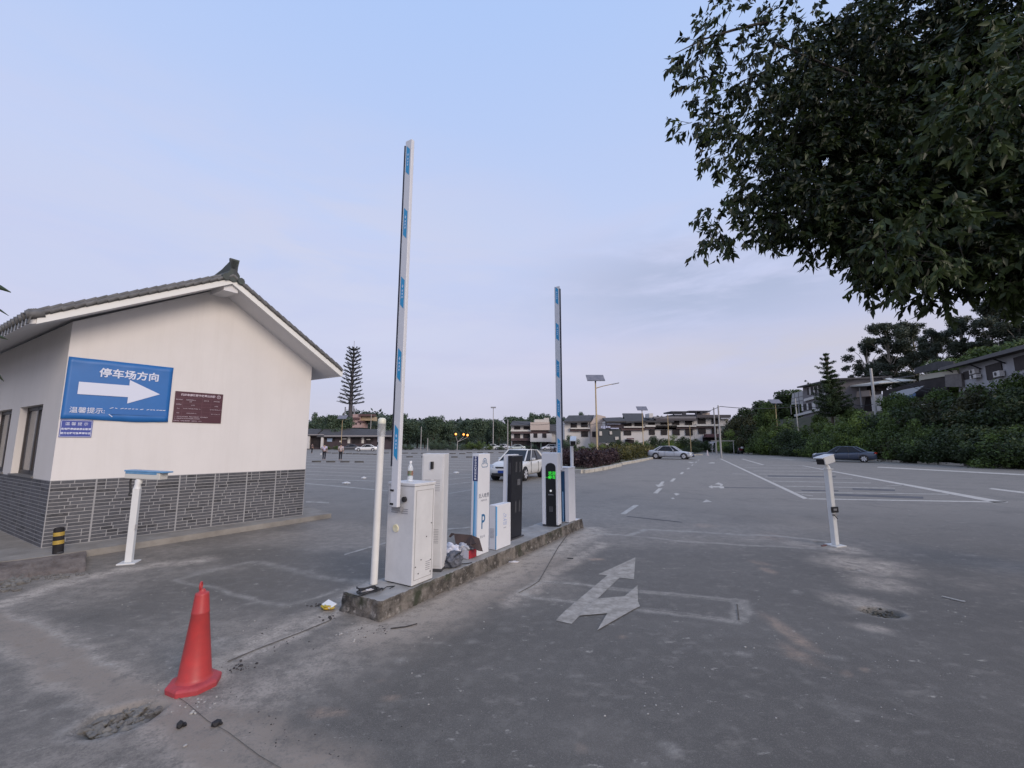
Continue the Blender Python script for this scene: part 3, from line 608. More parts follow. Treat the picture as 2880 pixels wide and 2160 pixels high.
# --- open carton with wrapping
cb = ithing('open_carton', 1.71, .155, 'open brown cardboard box with red side spilling white foam wrapping on the island', 'cardboard box')
q = MB(); q.b2(-.004, 0, .0, .30, .004, .115); q.build('side_panel', mat('carton_white', (.6, .58, .62), .7), cb)
q = MB(); q.b2(.17, .175, .004, .30, .01, .115); q.b2(0, .17, .296, .30, .01, .12); q.b2(.004, .17, .004, .296, .006, .012); q.build('carton_box', mat('carton_brown', (.09, .06, .05), .8), cb)
RED = mat('carton_red', (.42, .03, .045), .5, col2=(.30, .02, .03), scale=12)
q = MB(); q.b2(0, .175, -.005, .0, .004, .11); q.build('red_side', RED, cb)
CBD = mat('carton_flap', (.055, .036, .032), .8, col2=(.085, .055, .045), scale=6)
cinv = (Matrix.Translation(cb.location) @ Euler((0, 0, IR)).to_matrix().to_4x4()).inverted()
def cl(*pts): return [cinv @ FY(u, v, y) for u, v, y in pts]
q = MB(); q.add(cl((1277, 1501, 6.42), (1325, 1505, 6.32), (1340, 1530, 6.10), (1300, 1536, 6.28), (1284, 1541, 6.30)), [(0, 1, 2, 3, 4)]); q.add(cl((1325, 1505, 6.32), (1348, 1515, 6.28), (1358, 1551, 6.10), (1345, 1549, 6.06), (1322, 1536, 6.14)), [(0, 1, 2, 3, 4)])
q.add(cl((1278, 1500, 6.42), (1270, 1499, 6.46), (1263, 1509, 6.46), (1266, 1512, 6.46), (1277, 1504, 6.42)), [(0, 1, 2, 3, 4)])
fl = q.build('flap', CBD, cb); md = fl.modifiers.new('s', 'SOLIDIFY'); md.thickness = .006
def crumple(name, c, r, m, parent, seed, sq=.7, **kw):
    bm = bmesh.new(); bmesh.ops.create_icosphere(bm, subdivisions=4, radius=1); rr_ = random.Random(seed); off = Vector((rr_.random() * 9, rr_.random() * 9, 0))
    from mathutils import noise as mn
    for v in bm.verts:
        n_ = mn.noise(v.co * 2.2 + off) * .45 + abs(mn.noise(v.co * 5 + off)) * .35; v.co = Vector((v.co.x * r[0], v.co.y * r[1], v.co.z * r[2])) * (1 + n_); v.co.z = max(v.co.z, -r[2] * .8)
        v.co += Vector(c)
    me = bpy.data.meshes.new(name); bm.to_mesh(me); bm.free(); me.materials.append(m); me.polygons.foreach_set('use_smooth', [True] * len(me.polygons))
    o = bpy.data.objects.new(name, me); link(o, parent); return tag(o, **kw) if kw else o
FOAM = mat('foam_wrap', (.68, .68, .74), .6, var=.12, scale=25)
crumple('foam_wrap', (.0, .28, .09), (.07, .13, .075), FOAM, cb, 3); crumple('plastic_film', (.09, .12, .13), (.10, .10, .05), mat('film', (.45, .45, .48), .25), cb, 5)
tb = ithing('tool_bag', 1.36, .14, 'slumped grey and black tool bag at the foot of the tall cabinet', 'bag', rz=.2)
crumple('bag_body', (0, 0, .075), (.15, .10, .085), mat('bag_fabric', (.05, .055, .07), .8, col2=(.16, .165, .19), scale=22), tb, 9)
MB().tube([(-.09, -.05, .13), (-.05, -.09, .17), (.03, -.09, .17), (.07, -.04, .12)], .009, 6).build('strap', BLACKM, tb); MB().tube([(.1, -.07, .006), (.14, -.13, .006), (.2, -.17, .006)], .006, 6).build('strap_end', BLACKM, tb)
cc = ithing('cable_coil', .12, .27, 'tangled coil of black cable lying on the near end of the island', 'cable')
rr = random.Random(4); q = MB(); pts = []
for k in range(60):
    a = k * .42; r = .085 + .03 * math.sin(k * .37) + rr.uniform(-.01, .01); pts.append((r * 1.5 * math.cos(a) - .0, r * .8 * math.sin(a), .012 + .03 * abs(math.sin(k * .21)) + (.05 if 20 < k < 27 else 0)))
for k in range(3): pts.append((-.12 - .05 * k, .02 * k, .008))
q.tube(pts, .006, 6).build('cable', BLACKM, cc); q = MB().tube([(.1, -.06, .01), (.2, -.02, .01), (.26, -.08, .01), (.17, -.1, .012)], .005, 6); q.build('loose_end', BLACKM, cc)
crumple('paper_scrap', I(.12, .33, IH + .015), (.06, .04, .02), mat('paper', (.6, .58, .58), .8), None, 14, label='small crumpled white paper scrap under the black cable coil', cat='litter')
# ================================================================== white gable building
BA = Vector((-7.457, 7.125, 0)); BD = Vector((.630776, .775965, 0)); BE = Vector((-.852898, .522077, 0)); BN = Vector((.775965, -.630776, 0)); BW = 4.13
def W(s, e_, z, o=0.): return BA + BD * s + BE * e_ + BN * o + Vector((0, 0, z))       # s along gable, e along side wall, o out of the gable wall
GZ = .1; PL = 1.145; EZ = 3.79; PKS = 2.115; PKZ = 4.98; LEN = 9.0
bld = empty('gable_building', W(0, 0, 0), 0, 'white gable-ended building with grey tiled roof and dark brick base at the left', 'building')
binv = Matrix.Translation(-W(0, 0, 0))
def bl(q): q.v = [tuple(Vector(p) - W(0, 0, 0)) for p in q.v]; return q
WALL = mat('wall_white', (.72, .685, .655), .85, var=.05, scale=1.2, bump=.06, bscale=150)
def grime(m_):
    t_ = m_.node_tree; b__ = t_.nodes['Principled BSDF']; src = b__.inputs['Base Color'].links[0].from_socket; tc_ = t_.nodes.new('ShaderNodeTexCoord'); mp_ = t_.nodes.new('ShaderNodeMapping'); mp_.inputs['Scale'].default_value = (5, 5, .35)
    n_ = t_.nodes.new('ShaderNodeTexNoise'); n_.inputs['Scale'].default_value = 1.4; n_.inputs['Detail'].default_value = 7; n_.inputs['Roughness'].default_value = .7; t_.links.new(tc_.outputs['Object'], mp_.inputs[0]); t_.links.new(mp_.outputs[0], n_.inputs[0])
    r_ = t_.nodes.new('ShaderNodeMapRange'); r_.inputs[1].default_value = .5; r_.inputs[2].default_value = .75; r_.inputs[4].default_value = .28; t_.links.new(n_.outputs[0], r_.inputs[0]); x_ = t_.nodes.new('ShaderNodeMixRGB'); t_.links.new(r_.outputs[0], x_.inputs[0]); t_.links.new(src, x_.inputs[1]); x_.inputs[2].default_value = (.60, .56, .52, 1); t_.links.new(x_.outputs[0], b__.inputs['Base Color'])
grime(WALL)
def roofz(s): return EZ + (PKZ - EZ) * s / PKS if s < PKS else PKZ - (PKZ - 3.66) * (s - PKS) / (BW - PKS)
# walls: gable, far gable, right wall, left wall pieces round two windows
T = .22; q = MB()
q.prism([W(0, 0, PL), W(BW, 0, PL), W(BW, 0, 3.66), W(PKS, 0, PKZ), W(0, 0, EZ)], -BN * T)
q.prism([W(BW, .25, PL), W(BW, LEN, PL), W(BW, LEN, 3.66), W(BW, .25, 3.66)], -BD * T)
WN = [(1.03, 2.57), (3.2, 4.7), (5.6, 7.1)]; WZ0, WZ1 = 1.17, 2.44
SN = Vector((BE.y, -BE.x, 0)) * -1
if SN.dot(Vector((-.5, -.85, 0))) < 0: SN = -SN
def SW(e_, z, d=0.): return BA + BE * e_ + SN * d + Vector((0, 0, z))
cuts = [.0] + [x for w_ in WN for x in w_] + [LEN]
for k in range(0, len(cuts), 2): q.prism([SW(cuts[k], WZ0), SW(cuts[k + 1], WZ0), SW(cuts[k + 1], WZ1), SW(cuts[k], WZ1)], -SN * T)
q.prism([SW(0, WZ1 + .0), SW(LEN, WZ1), SW(LEN, 3.79), SW(0, 3.79)], -SN * T); q.prism([SW(0, PL), SW(LEN, PL), SW(LEN, WZ0), SW(0, WZ0)], -SN * T)
bl(q).build('wall', WALL, bld)
q = MB(); q.prism([W(-.0, 0, GZ - .1), W(BW + .0, 0, GZ - .1), W(BW, 0, PL), W(0, 0, PL)], -BN * T); q.prism([SW(0, 0), SW(LEN, 0), SW(LEN, PL), SW(0, PL)], -SN * T)
q.prism([W(BW, .25, 0), W(BW, LEN, 0), W(BW, LEN, PL), W(BW, .25, PL)], -BD * T)
plinth = bl(q).build('brick_base', mat('mortar', (.35, .345, .345), .9, var=.15, scale=12), bld)
rr = random.Random(11); bv = []; bf = []; tone = []
def brick(p0, ax, nrm, x0, x1, z0, z1, tn):
    k = len(bv); 
    for (x, z, d) in ((x0, z0, .001), (x1, z0, .001), (x1, z1, .001), (x0, z1, .001), (x0 + .002, z0 + .002, .004), (x1 - .002, z0 + .002, .004), (x1 - .002, z1 - .002, .004), (x0 + .002, z1 - .002, .004)):
        bv.append(tuple(p0 + ax * x + nrm * d + Vector((0, 0, z)) - W(0, 0, 0)))
    for f in ((4, 5, 6, 7), (0, 1, 5, 4), (1, 2, 6, 5), (2, 3, 7, 6), (3, 0, 4, 7)): bf.append(tuple(i + k for i in f)); tone.append(tn)
for (p0, ax, nrm, Lw, first) in ((W(0, 0, 0), BD, BN, BW, .55), (BA, BE, SN, LEN, .45)):
    joints = [0.0]; x = first
    while x < Lw - .1: joints.append(x); x += .585
    joints.append(Lw); rows = 18; rh = (PL - GZ - .01) / rows
    pats = [[rr.choice([(.1, .26), (.21, .37), (.3, .48), (.13, .42), (.24,), (.18, .33, .5)]) for _ in range(rows)] for _ in range(2)]
    for a, b_ in zip(joints[:-1], joints[1:]):
        pt = rr.choice(pats); sh = rr.uniform(-.03, .03)
        for r in range(rows):
            cs = [a + .006] + [a + c + sh for c in pt[r] if a + c + sh < b_ - .05] + [b_ - .006]
            for u0, u1 in zip(cs[:-1], cs[1:]):
                if u1 - u0 < .03: continue
                z = GZ + .005 + r * rh; brick(p0, ax, nrm, u0 + .006, u1 - .006, z + .0055, z + rh - .0055, rr.choice([.15, .25, .3, .35, .4, .45, .5, .9]) + rr.uniform(-.06, .06))
me = bpy.data.meshes.new('brick_face'); me.from_pydata(bv, [], bf); at = me.attributes.new('tone', 'FLOAT', 'FACE'); at.data.foreach_set('value', tone)
m = bpy.data.materials.new('dark_brick'); m.use_nodes = True; t = m.node_tree; b = t.nodes['Principled BSDF']; b.inputs['Roughness'].default_value = .6
tcn = t.nodes.new('ShaderNodeTexCoord'); c1 = mix(att('tone'), (.095, .098, .112), (.028, .029, .034)); c1 = mix(mul(mrange(nz(18, 5, .7, tcn.outputs['Object']), .45, .7), .5), c1, (.15, .14, .14)); t.links.new(c1, b.inputs['Base Color'])
me.materials.append(m); o = bpy.data.objects.new('brick_face', me); link(o, plinth)
# windows in the side wall
FR = mat('window_frame_dark', (.035, .03, .03), .5); PANE = mat('window_pane', (.10, .10, .11), .12, col2=(.2, .2, .21), scale=2); SILLM = mat('sill_tile', (.16, .155, .15), .7)
for (a, b_) in WN[:2]:
    q = MB()
    for (x0, x1, z0, z1) in ((a, a + .08, WZ0, WZ1), (b_ - .08, b_, WZ0, WZ1), (a, b_, WZ1 - .07, WZ1), (a, b_, WZ0, WZ0 + .07), ((a + b_) / 2 - .04, (a + b_) / 2 + .04, WZ0, WZ1)):
        q.prism([SW(x0, z0, -.10), SW(x1, z0, -.10), SW(x1, z1, -.10), SW(x0, z1, -.10)], -SN * .05)
    f_ = bl(q).build('window', FR, bld); f_.data.name = 'window_frame'
    q = MB(); q.prism([SW(a + .02, WZ0 + .02, -.122), SW(b_ - .02, WZ0 + .02, -.122), SW(b_ - .02, WZ1 - .02, -.122), SW(a + .02, WZ1 - .02, -.122)], -SN * .006); bl(q).build('pane', PANE, f_)
    q = MB(); q.prism([SW(a - .04, WZ0 - .025, .03), SW(b_ + .04, WZ0 - .025, .03), SW(b_ + .04, WZ0 + .003, .03), SW(a - .04, WZ0 + .003, .03)], -SN * .14); bl(q).build('sill', SILLM, f_)
q = MB(); a, b_ = WN[2]; q.prism([SW(a, WZ0, -.1), SW(b_, WZ0, -.1), SW(b_, WZ1, -.1), SW(a, WZ1, -.1)], -SN * .05); bl(q).build('window', FR, bld)
# roof: verge profile (s, z of the underside) at 0.6 m in front of the gable, swept along e
OV = .60; P0 = W(0, 0, 0, OV)
def R(s, z, k=0.): return W(s, 0, z, OV) + BE * k
# underside profile, slightly upturned at the left eave
LZ = lambda s: 3.565 + (4.955 - 3.565) * (s + .43) / (2.115 + .43)
prof = [(-.52, 3.535), (-.43, 3.565), (2.115, 4.955), (4.56, 3.355)]
th = .17; SOF = mat('soffit_white', (.70, .69, .69), .85, var=.04, scale=2); FAS = mat('fascia_white', (.78, .77, .73), .7, var=.05, scale=3)
q = MB()
for (a, b_) in zip(prof[:-1], prof[1:]):
    q.prism([R(a[0], a[1], .03), R(b_[0], b_[1], .03), R(b_[0], b_[1] + .10, .03), R(a[0], a[1] + .10, .03)], BE * (LEN + 1.2))
rf = bl(q).build('roof', SOF, bld)
q = MB()
for (a, b_) in zip(prof[1:-1], prof[2:]):
    q.prism([R(a[0], a[1] - .012), R(b_[0], b_[1] - .012), R(b_[0], b_[1] + .125), R(a[0], a[1] + .125)], BE * .05)
# side fascia along right eave and the step at the left
q.prism([R(4.56, 3.343, .0), R(4.56, 3.343, LEN + 1.2), R(4.56, 3.48, LEN + 1.2), R(4.56, 3.48, 0)], BD * .035)
bl(q).build('fascia', FAS, rf)
q = MB(); q.prism([R(2.0, 4.79, .06), R(2.25, 4.79, .06), R(2.25, 4.99, .06), R(2.0, 4.99, .06)], BE * .75 ); q.box(W(2.12, 0, 4.87, OV * .5), (.22, .22, .05)); bl(q).build('ridge_beam', SOF, rf)
TILE = mat('grey_tile', (.17, .165, .16), .8, col2=(.09, .088, .086), scale=8, bump=.2, bscale=30)
def tilerow(q, A_, B_, lift, n, r, along):
    """little overlapping barrel tiles from A (s,z) to B along the verge"""
    for k in range(n):
        f0, f1 = k / n, (k + 1) / n; p = R(A_[0] + (B_[0] - A_[0]) * f0, A_[1] + (B_[1] - A_[1]) * f0 + lift + .022, along); p2 = R(A_[0] + (B_[0] - A_[0]) * f1, A_[1] + (B_[1] - A_[1]) * f1 + lift, along)
        q.tube([p, p + (p2 - p) * 1.12], [r * .9, r], 8)
# corrugated tile field on both slopes
q = MB(); nrow = 44
for k in range(nrow):
    kk = .02 + k * .215
    if k < 2: continue
    for (a, b_) in ((prof[2], prof[0]), (prof[2], prof[3])):
        pm = [(a[0] + (b_[0] - a[0]) * f, a[1] + (b_[1] - a[1]) * f + .155) for f in (0, .5, 1)]
        q.tube([R(s, z, kk) for s, z in pm], .062, 7)
for (a, b_) in zip(prof[:-1], prof[1:]):
    q.prism([R(a[0], a[1] + .102, .0), R(b_[0], b_[1] + .102, .0), R(b_[0], b_[1] + .15, 0), R(a[0], a[1] + .15, 0)], BE * (LEN + 1.2))
bl(q).build('tile_field', TILE, rf)
q = MB()
for (a, b_, n) in ((prof[2], prof[1], 20), (prof[1], prof[0], 4), (prof[2], prof[3], 19)):
    tilerow(q, a, b_, .145, n, .036, -.01); tilerow(q, a, b_, .198, n, .036, .05); tilerow(q, a, b_, .165, n, .045, .16)
bl(q).build('verge_tiles', TILE, rf)
# eave tile ends along the left eave
q = MB()
for k in range(44):
    kk = .02 + k * .215; p = R(-.50, 3.54 + .13, kk); q.tube([p + (BD * .14 + Vector((0, 0, .06))), p - BD * .05], [.066, .07], 8)
    q.prism([p - BD * .02 + BE * -.09 + Vector((0, 0, -.02)), p - BD * .02 + BE * .09 + Vector((0, 0, -.02)), p - BD * .03 + BE * .05 + Vector((0, 0, -.13)), p - BD * .03 - BE * .05 + Vector((0, 0, -.13))], BD * .02)
bl(q).build('eave_tiles', TILE, rf)
# ridge with upturned end
q = MB(); rp = [R(2.115, 5.12, 9.8), R(2.115, 5.13, 2.4), R(2.115, 5.16, 1.3), R(2.115, 5.22, .75), R(2.115, 5.30, .35), R(2.115, 5.43, -.02)]
for i in range(len(rp) - 1):
    a, b_ = rp[i], rp[i + 1]; wd = .065
    h0 = .16; q.add([a - BD * wd - Vector((0, 0, h0)), a + BD * wd - Vector((0, 0, h0)), a + BD * wd, a - BD * wd, b_ - BD * wd - Vector((0, 0, h0 + .1 * (i > 2))), b_ + BD * wd - Vector((0, 0, h0 + .1 * (i > 2))), b_ + BD * wd, b_ - BD * wd], [(0, 1, 2, 3), (7, 6, 5, 4), (0, 4, 5, 1), (1, 5, 6, 2), (2, 6, 7, 3), (3, 7, 4, 0)])
e_ = rp[-1]; q.prism([e_ + BD * -.085 + Vector((0, 0, .03)), e_ + BD * .085 + Vector((0, 0, .03)), e_ + BD * .06 + Vector((0, 0, -.18)), e_ - BD * .06 + Vector((0, 0, -.18))], BE * .05)
q.tube([R(2.115, 5.10, -.03), R(2.115, 5.12, .5)], .12, 10); q.tube([R(1.98, 5.05, -.05), R(1.98, 5.06, .4)], .07, 8); q.tube([R(2.25, 5.03, -.05), R(2.25, 5.04, .4)], .07, 8)
bl(q).build('ridge', mat('ridge_grey', (.085, .10, .085), .85, col2=(.06, .062, .066), scale=5), rf)
# --- signs on the gable wall
def sgn(name, label, s, z, cat='sign'):
    o = empty(name, W(s, 0, z, .004), 0, label, cat); o.matrix_basis = frame(W(s, 0, z, .004), BD, (0, 0, 1), BN); return o
TW = mat('banner_lettering', (.66, .69, .80), .6)
bs = sgn('banner_sign', 'big blue parking direction banner with white arrow at the corner of the gable wall', .72, 2.66)
q = MB(); nx2 = 24; vs_ = []; fs_ = []
for i in range(nx2 + 1):
    for j in range(13):
        x = -.71 + 1.425 * i / nx2; y = -.52 + 1.05 * j / 12; ed = min(j, 12 - j); zz = .010 + .004 * math.sin(x * 5 + y * 3) + (.012 * abs(math.sin(x * 6.5)) if ed == 0 else .003 * math.sin(x * 13) if ed == 1 else 0)
        y += (-.012 * math.sin(x * 4.4 + .6) if j == 0 else 0); vs_.append((x, y, zz))
for i in range(nx2):
    for j in range(12): a = i * 13 + j; fs_.append((a, a + 13, a + 14, a + 1))
q.add(vs_, fs_, True); ban = q.build('banner', BLUE, bs); md = ban.modifiers.new('s', 'SOLIDIFY'); md.thickness = .002; md.offset = -1
def TM(x, y, z=.0215): return Matrix.Translation((x, y, z))
text('停车场方向', .165, TW, bs, TM(.10, .30), bold=.004, space=1.02)
q = MB(); q.add([(x, y, .020) for x, y in ((-.55, .12), (.10, .12), (.10, .22), (.55, 0), (.10, -.205), (.10, -.09), (-.55, -.09))][::-1], [(0, 1, 2, 3, 4, 5, 6)]); q.build('arrow', TW, bs)
text('温馨提示:', .105, TW, bs, TM(-.40, -.365), bold=.0006)
q = MB(); rr = random.Random(2)          # tops of an over-pasted line showing above a blue strip
for x in (-.10, -.04, .04, .09, .14, .19, .24, .31, .40, .45, .49, .54, .59, .64):
    a = rr.uniform(-.4, .9); l = rr.uniform(.014, .024); y = -.305; q.add([(x - l, y - a * l * .5, .020), (x + l, y + a * l * .5, .020), (x + l, y + a * l * .5 + .010, .020), (x - l, y - a * l * .5 + .010, .020)], [(0, 1, 2, 3)])
q.add([(-.13, -.415, .020), (-.08, -.46, .020), (-.072, -.453, .020), (-.122, -.407, .020)], [(0, 1, 2, 3)])
q.build('lettering_remains', TW, bs)
q = MB(); q.b2(-.10, .68, -.41, -.325, .019, .0225); q.build('pasted_strip', mat('strip_blue', (.018, .13, .40), .5), bs)
ss = sgn('notice_sign', 'small dark blue notice plate with three white lines of writing below the big blue banner', .215, 1.99)
MB().b2(-.195, .195, -.145, .145, 0, .008).build('plate', mat('notice_blue', (.035, .06, .30), .4), ss)
q = MB(); 
for (x0, x1, y0, y1) in ((-.185, .185, .130, .135), (-.185, .185, -.135, -.130), (-.185, -.180, -.135, .135), (.180, .185, -.135, .135)): q.b2(x0, x1, y0, y1, .0078, .0095)
q.build('border', TW, ss); text('温 馨 提 示', .058, TW, ss, TM(0, .075, .009)); text('充电暂停维修停业敬请', .036, TW, ss, TM(0, -.01, .009), bold=.001); text('前方右转可免费停车位', .036, TW, ss, TM(0, -.08, .009), bold=.001)
br = sgn('notice_board', 'brown parking charges board with fine white table beside the blue banner', 1.905, 2.447)
MB().b2(-.40, .405, -.30, .30, 0, .012).build('plate', mat('board_brown', (.075, .022, .035), .4, var=.1), br)
LT = mat('board_lettering', (.55, .47, .52), .5)
text('机动车停放服务收费公示牌', .048, LT, br, TM(-.02, .235, .0135), bold=.0015); q = MB()
q2 = MB(); ringf2 = [(.33 + .035 * math.cos(a), .235 + .035 * math.sin(a)) for a in np.linspace(0, 6.283, 25)]
for p, p2 in zip(ringf2[:-1], ringf2[1:]):
    c = (.33, .235); q2.add([(p[0], p[1], .0135), (p2[0], p2[1], .0135), (c[0] + (p2[0] - c[0]) * .78, c[1] + (p2[1] - c[1]) * .78, .0135), (c[0] + (p[0] - c[0]) * .78, c[1] + (p[1] - c[1]) * .78, .0135)], [(0, 1, 2, 3)])
q2.build('round_mark', LT, br); text('P', .05, LT, br, TM(.33, .235, .0135))
for y in (.18, .075, .01, -.085, -.16): q.b2(-.39, .395, y, y + .002, .012, .0135)
for x in (-.27, .05, .2): q.b2(x, x + .002, -.16, .18, .012, .0135)
q.build('table_rule', mat('rule_brown', (.2, .1, .13), .5), br)
for (s, x, y, z_) in (('停车场名称', -.33, .14, .022), ('某某游客停车场', -.14, .14, .022), ('定价', -.14, .105, .022), ('定价形式', .12, .14, .022), ('政府指导价', .3, .14, .022), ('收费类别', -.33, .045, .022), ('小型车', -.1, .04, .022), ('大型车', .3, .04, .022), ('白天', -.33, -.035, .022), ('首小时三元超过每小时加收一元', -.11, -.03, .020), ('首小时五元超过每小时二元', .30, -.03, .018), ('夜间', -.33, -.12, .022), ('每次五元封顶十元', -.11, -.12, .020), ('每次十元封顶二十元', .3, -.12, .018)):
    text(s, z_, LT, br, TM(x, y, .0135))
text('一、停车半小时内免费。残疾人车辆免费。军警车辆免费。', .022, LT, br, TM(-.385, -.19, .0135), align='LEFT'); text('二、新能源汽车当日首次停放两小时内免费。', .022, LT, br, TM(-.385, -.225, .0135), align='LEFT'); text('监督单位：市场监督管理局　监督电话：12315', .022, LT, br, TM(-.385, -.27, .0135), align='LEFT')
# dark shrub tips at the far left of the roof come later
# ================================================================== apron, broken kerb, bollard
APM = mat('apron_concrete', (.31, .285, .25), .9, col2=(.20, .18, .155), scale=2.2, bump=.4, bscale=35)
q = MB(); ap = [G(u, v, .1) for u, v in ((932, 1444), (620, 1491), (400, 1524), (240, 1548), (120, 1566), (0, 1580))] + [Vector((-9.5, 6.6, .1)), Vector((-14, 9, .1)), W(0, 5, .1) - SN * .3, W(BW, 5, .1), W(BW + .9, 1.2, .1)]
q.prism([Vector((p.x, p.y, .1)) for p in ap], (0, 0, -.12)); apo = q.build('apron', APM, kind='structure')
# low rough broken kerb block in front of the apron
rr = random.Random(21); ed = [G(u, v, .1) for u, v in ((242, 1550), (180, 1560), (120, 1568), (60, 1576), (0, 1583), (-80, 1592), (-200, 1606))]; bt_ = [G(u, v, 0) for u, v in ((240, 1612), (180, 1616), (120, 1622), (60, 1632), (0, 1646), (-80, 1664), (-200, 1690))]
bmk = bmesh.new(); rows = []
for k in range(60):
    f = k / 59 * (len(ed) - 1); i = min(int(f), len(ed) - 2); g = f - i; a = ed[i].lerp(ed[i + 1], g); b_ = bt_[i].lerp(bt_[i + 1], g); rw = []
    for j in range(10):
        h = j / 9; p = a.lerp(b_, h); p.z = .104 * (1 - h ** 2.2) + .0; n_ = rr.uniform(-1, 1)
        if 0 < j: p += Vector((rr.uniform(-.012, .012), rr.uniform(-.012, .012), n_ * .014 * min(1, j / 3)))
        if j == 9: p.z = -.04
        rw.append(bmk.verts.new(p))
    rows.append(rw)
for k in range(59):
    for j in range(9): bmk.faces.new((rows[k][j], rows[k][j + 1], rows[k + 1][j + 1], rows[k + 1][j])).smooth = True
bmk.faces.new([r for r in rows[0]][::-1])
me = bpy.data.meshes.new('broken_kerb'); bmk.to_mesh(me); bmk.free()
BRM = mat('rough_old_concrete', (.21, .175, .15), .95, col2=(.085, .065, .055), scale=4.5, bump=.8, bscale=16); me.materials.append(BRM); o = bpy.data.objects.new('broken_kerb', me); link(o); tag(o, kind='structure')
bo = empty('bollard', G(163, 1556, .1), 0, 'short black bollard with two yellow bands tilting beside the brick corner', 'bollard'); bo.rotation_euler = (0, -.09, 0)
MB().lathe([(.062, -.01), (.062, .36), (.055, .375), (.03, .38)], 20).build('post', mat('bollard_black', (.012, .011, .012), .75, spec=.25, col2=(.03, .027, .027), scale=10), bo)
YB = mat('bollard_yellow', (.50, .33, .045), .5, col2=(.36, .24, .05), scale=20); q = MB(); q.lathe([(.0635, .135), (.0635, .19)], 20); q.lathe([(.0635, .255), (.0635, .31)], 20); q.build('yellow_band', YB, bo)
MB().box((.06, -.03, .012), (.05, .05, .02), (0, 0, .4)).build('foot_lug', DGREY, bo)
# stuff: rubble in the left gutter, in both pits, crumbs near the cone and island
def rubble(name, label, spots, m, seed):
    rr = random.Random(seed); q = MB()
    for (u, v, ru, rv, n, r0, r1, zz) in spots:
        for k in range(n):
            a = rr.uniform(0, 6.28); d = rr.random() ** .5; p = G(u + ru * d * math.cos(a), v + rv * d * math.sin(a)); r = r0 + (r1 - r0) * rr.random() ** 2.5; q.rock((p.x, p.y, zz + r * .2), r, rr.uniform(.3, .8), rr.random())
    return q.build(name, m, kind='stuff', label=label, cat='rubble')
STN = mat('rubble_stone', (.20, .19, .17), .9, col2=(.10, .09, .08), scale=7, bump=.4, bscale=50); DRK = mat('asphalt_crumb', (.035, .032, .032), .9, col2=(.09, .08, .075), scale=15)
rubble('kerb_rubble', 'broken asphalt and stones heaped along the foot of the rough kerb at the left edge', [(30, 1632, 60, 14, 90, .015, .07, 0), (110, 1624, 90, 7, 70, .01, .035, 0), (200, 1615, 70, 5, 50, .008, .025, 0), (20, 1650, 50, 14, 50, .02, .06, 0)], STN, 1)
rubble('pit_rubble', 'broken stones filling the shallow pit left of the red cone', [(322, 2022, 95, 38, 320, .008, .045, -.045), (400, 1985, 60, 16, 90, .006, .03, -.03), (250, 2030, 40, 25, 60, .008, .04, -.04)], STN, 2)
rubble('pit_rubble', 'dry crumbs in the dark pit right of the lane arrow', [(2482, 1722, 50, 12, 120, .006, .03, -.05), (2470, 1715, 55, 10, 60, .006, .02, -.02)], mat('dry_crumb', (.13, .12, .095), .95, col2=(.05, .045, .035), scale=10), 3)
rubble('asphalt_crumbs', 'loose dark asphalt crumbs scattered between the red cone and the island', [(690, 1872, 40, 14, 16, .005, .020, 0), (650, 1880, 30, 20, 12, .006, .012, 0), (920, 1738, 26, 10, 16, .006, .022, 0), (885, 1702, 24, 6, 12, .006, .022, 0), (1040, 1775, 50, 20, 30, .003, .011, 0), (800, 1800, 110, 40, 26, .004, .010, 0), (600, 1960, 90, 30, 24, .002, .007, 0), (1420, 1580, 40, 10, 12, .004, .012, 0), (1600, 1560, 300, 80, 30, .003, .008, 0), (700, 2060, 160, 60, 30, .002, .007, 0), (1000, 2060, 300, 80, 50, .002, .007, 0)], DRK, 4)
rubble('stone_chips', 'pale stone chips scattered over the worn asphalt', [(1500, 1850, 700, 200, 90, .003, .010, 0), (2400, 1750, 350, 150, 90, .003, .011, 0), (2200, 1900, 500, 200, 60, .003, .009, 0), (520, 1960, 120, 50, 70, .003, .011, 0), (540, 2005, 12, 5, 3, .015, .022, 0), (518, 2098, 5, 3, 1, .02, .022, 0), (600, 1720, 300, 90, 60, .003, .010, 0), (1000, 1790, 60, 18, 30, .004, .014, 0)], mat('pale_chip', (.38, .36, .33), .9), 5)
for (u, v, r, lb_) in ((506, 2045, .032, 'left one of two black asphalt lumps in front of the red cone'), (608, 2040, .028, 'right one of two black asphalt lumps in front of the red cone')):
    p = G(u, v); q = MB(); q.rock((0, 0, .014), r, .8, u); q.rock((.02, .01, .008), r * .6, .8, v); q.build('asphalt_lump', mat('tar_black', (.014, .013, .015), .7), label=lb_, cat='lump', group='black lumps near the cone', loc=p)
# yellow and white packet beside the island
p = G(925, 1712); pk = empty('packet', p, -.6, 'torn yellow and white packet lying against the near end of the island', 'litter')
MB().box((0, 0, .045), (.15, .085, .012), (.35, .1, 0)).build('white_top', mat('packet_white', (.72, .72, .7), .5), pk, bevel=.004)
crumple('yellow_body', (0, -.012, .024), (.08, .045, .020), mat('packet_yellow', (.42, .36, .03), .45, col2=(.5, .3, .03), scale=14), pk, 31)
p = G(1140, 1765); MB().tube([(-.13, -.04, .008), (.0, 0, .008), (.04, .02, .01), (.10, .06, .012)], .006, 5).build('stick', DRK, label='thin dark stick lying right of the island corner', cat='stick', loc=p)
p = G(1604, 1571); MB().box((0, 0, .004), (.09, .03, .008), (0, 0, -.2)).build('black_strip', BLACKM, label='small black rubber strip on the asphalt above the lane arrow', cat='litter', loc=p)
p = G(1446, 1582); crumple('paper_scrap', (0, 0, .008), (.07, .03, .012), mat('paper', (.6, .58, .58), .8), None, 33, label='flattened pale paper scrap by the kerb right of the low white box', cat='litter').location = p
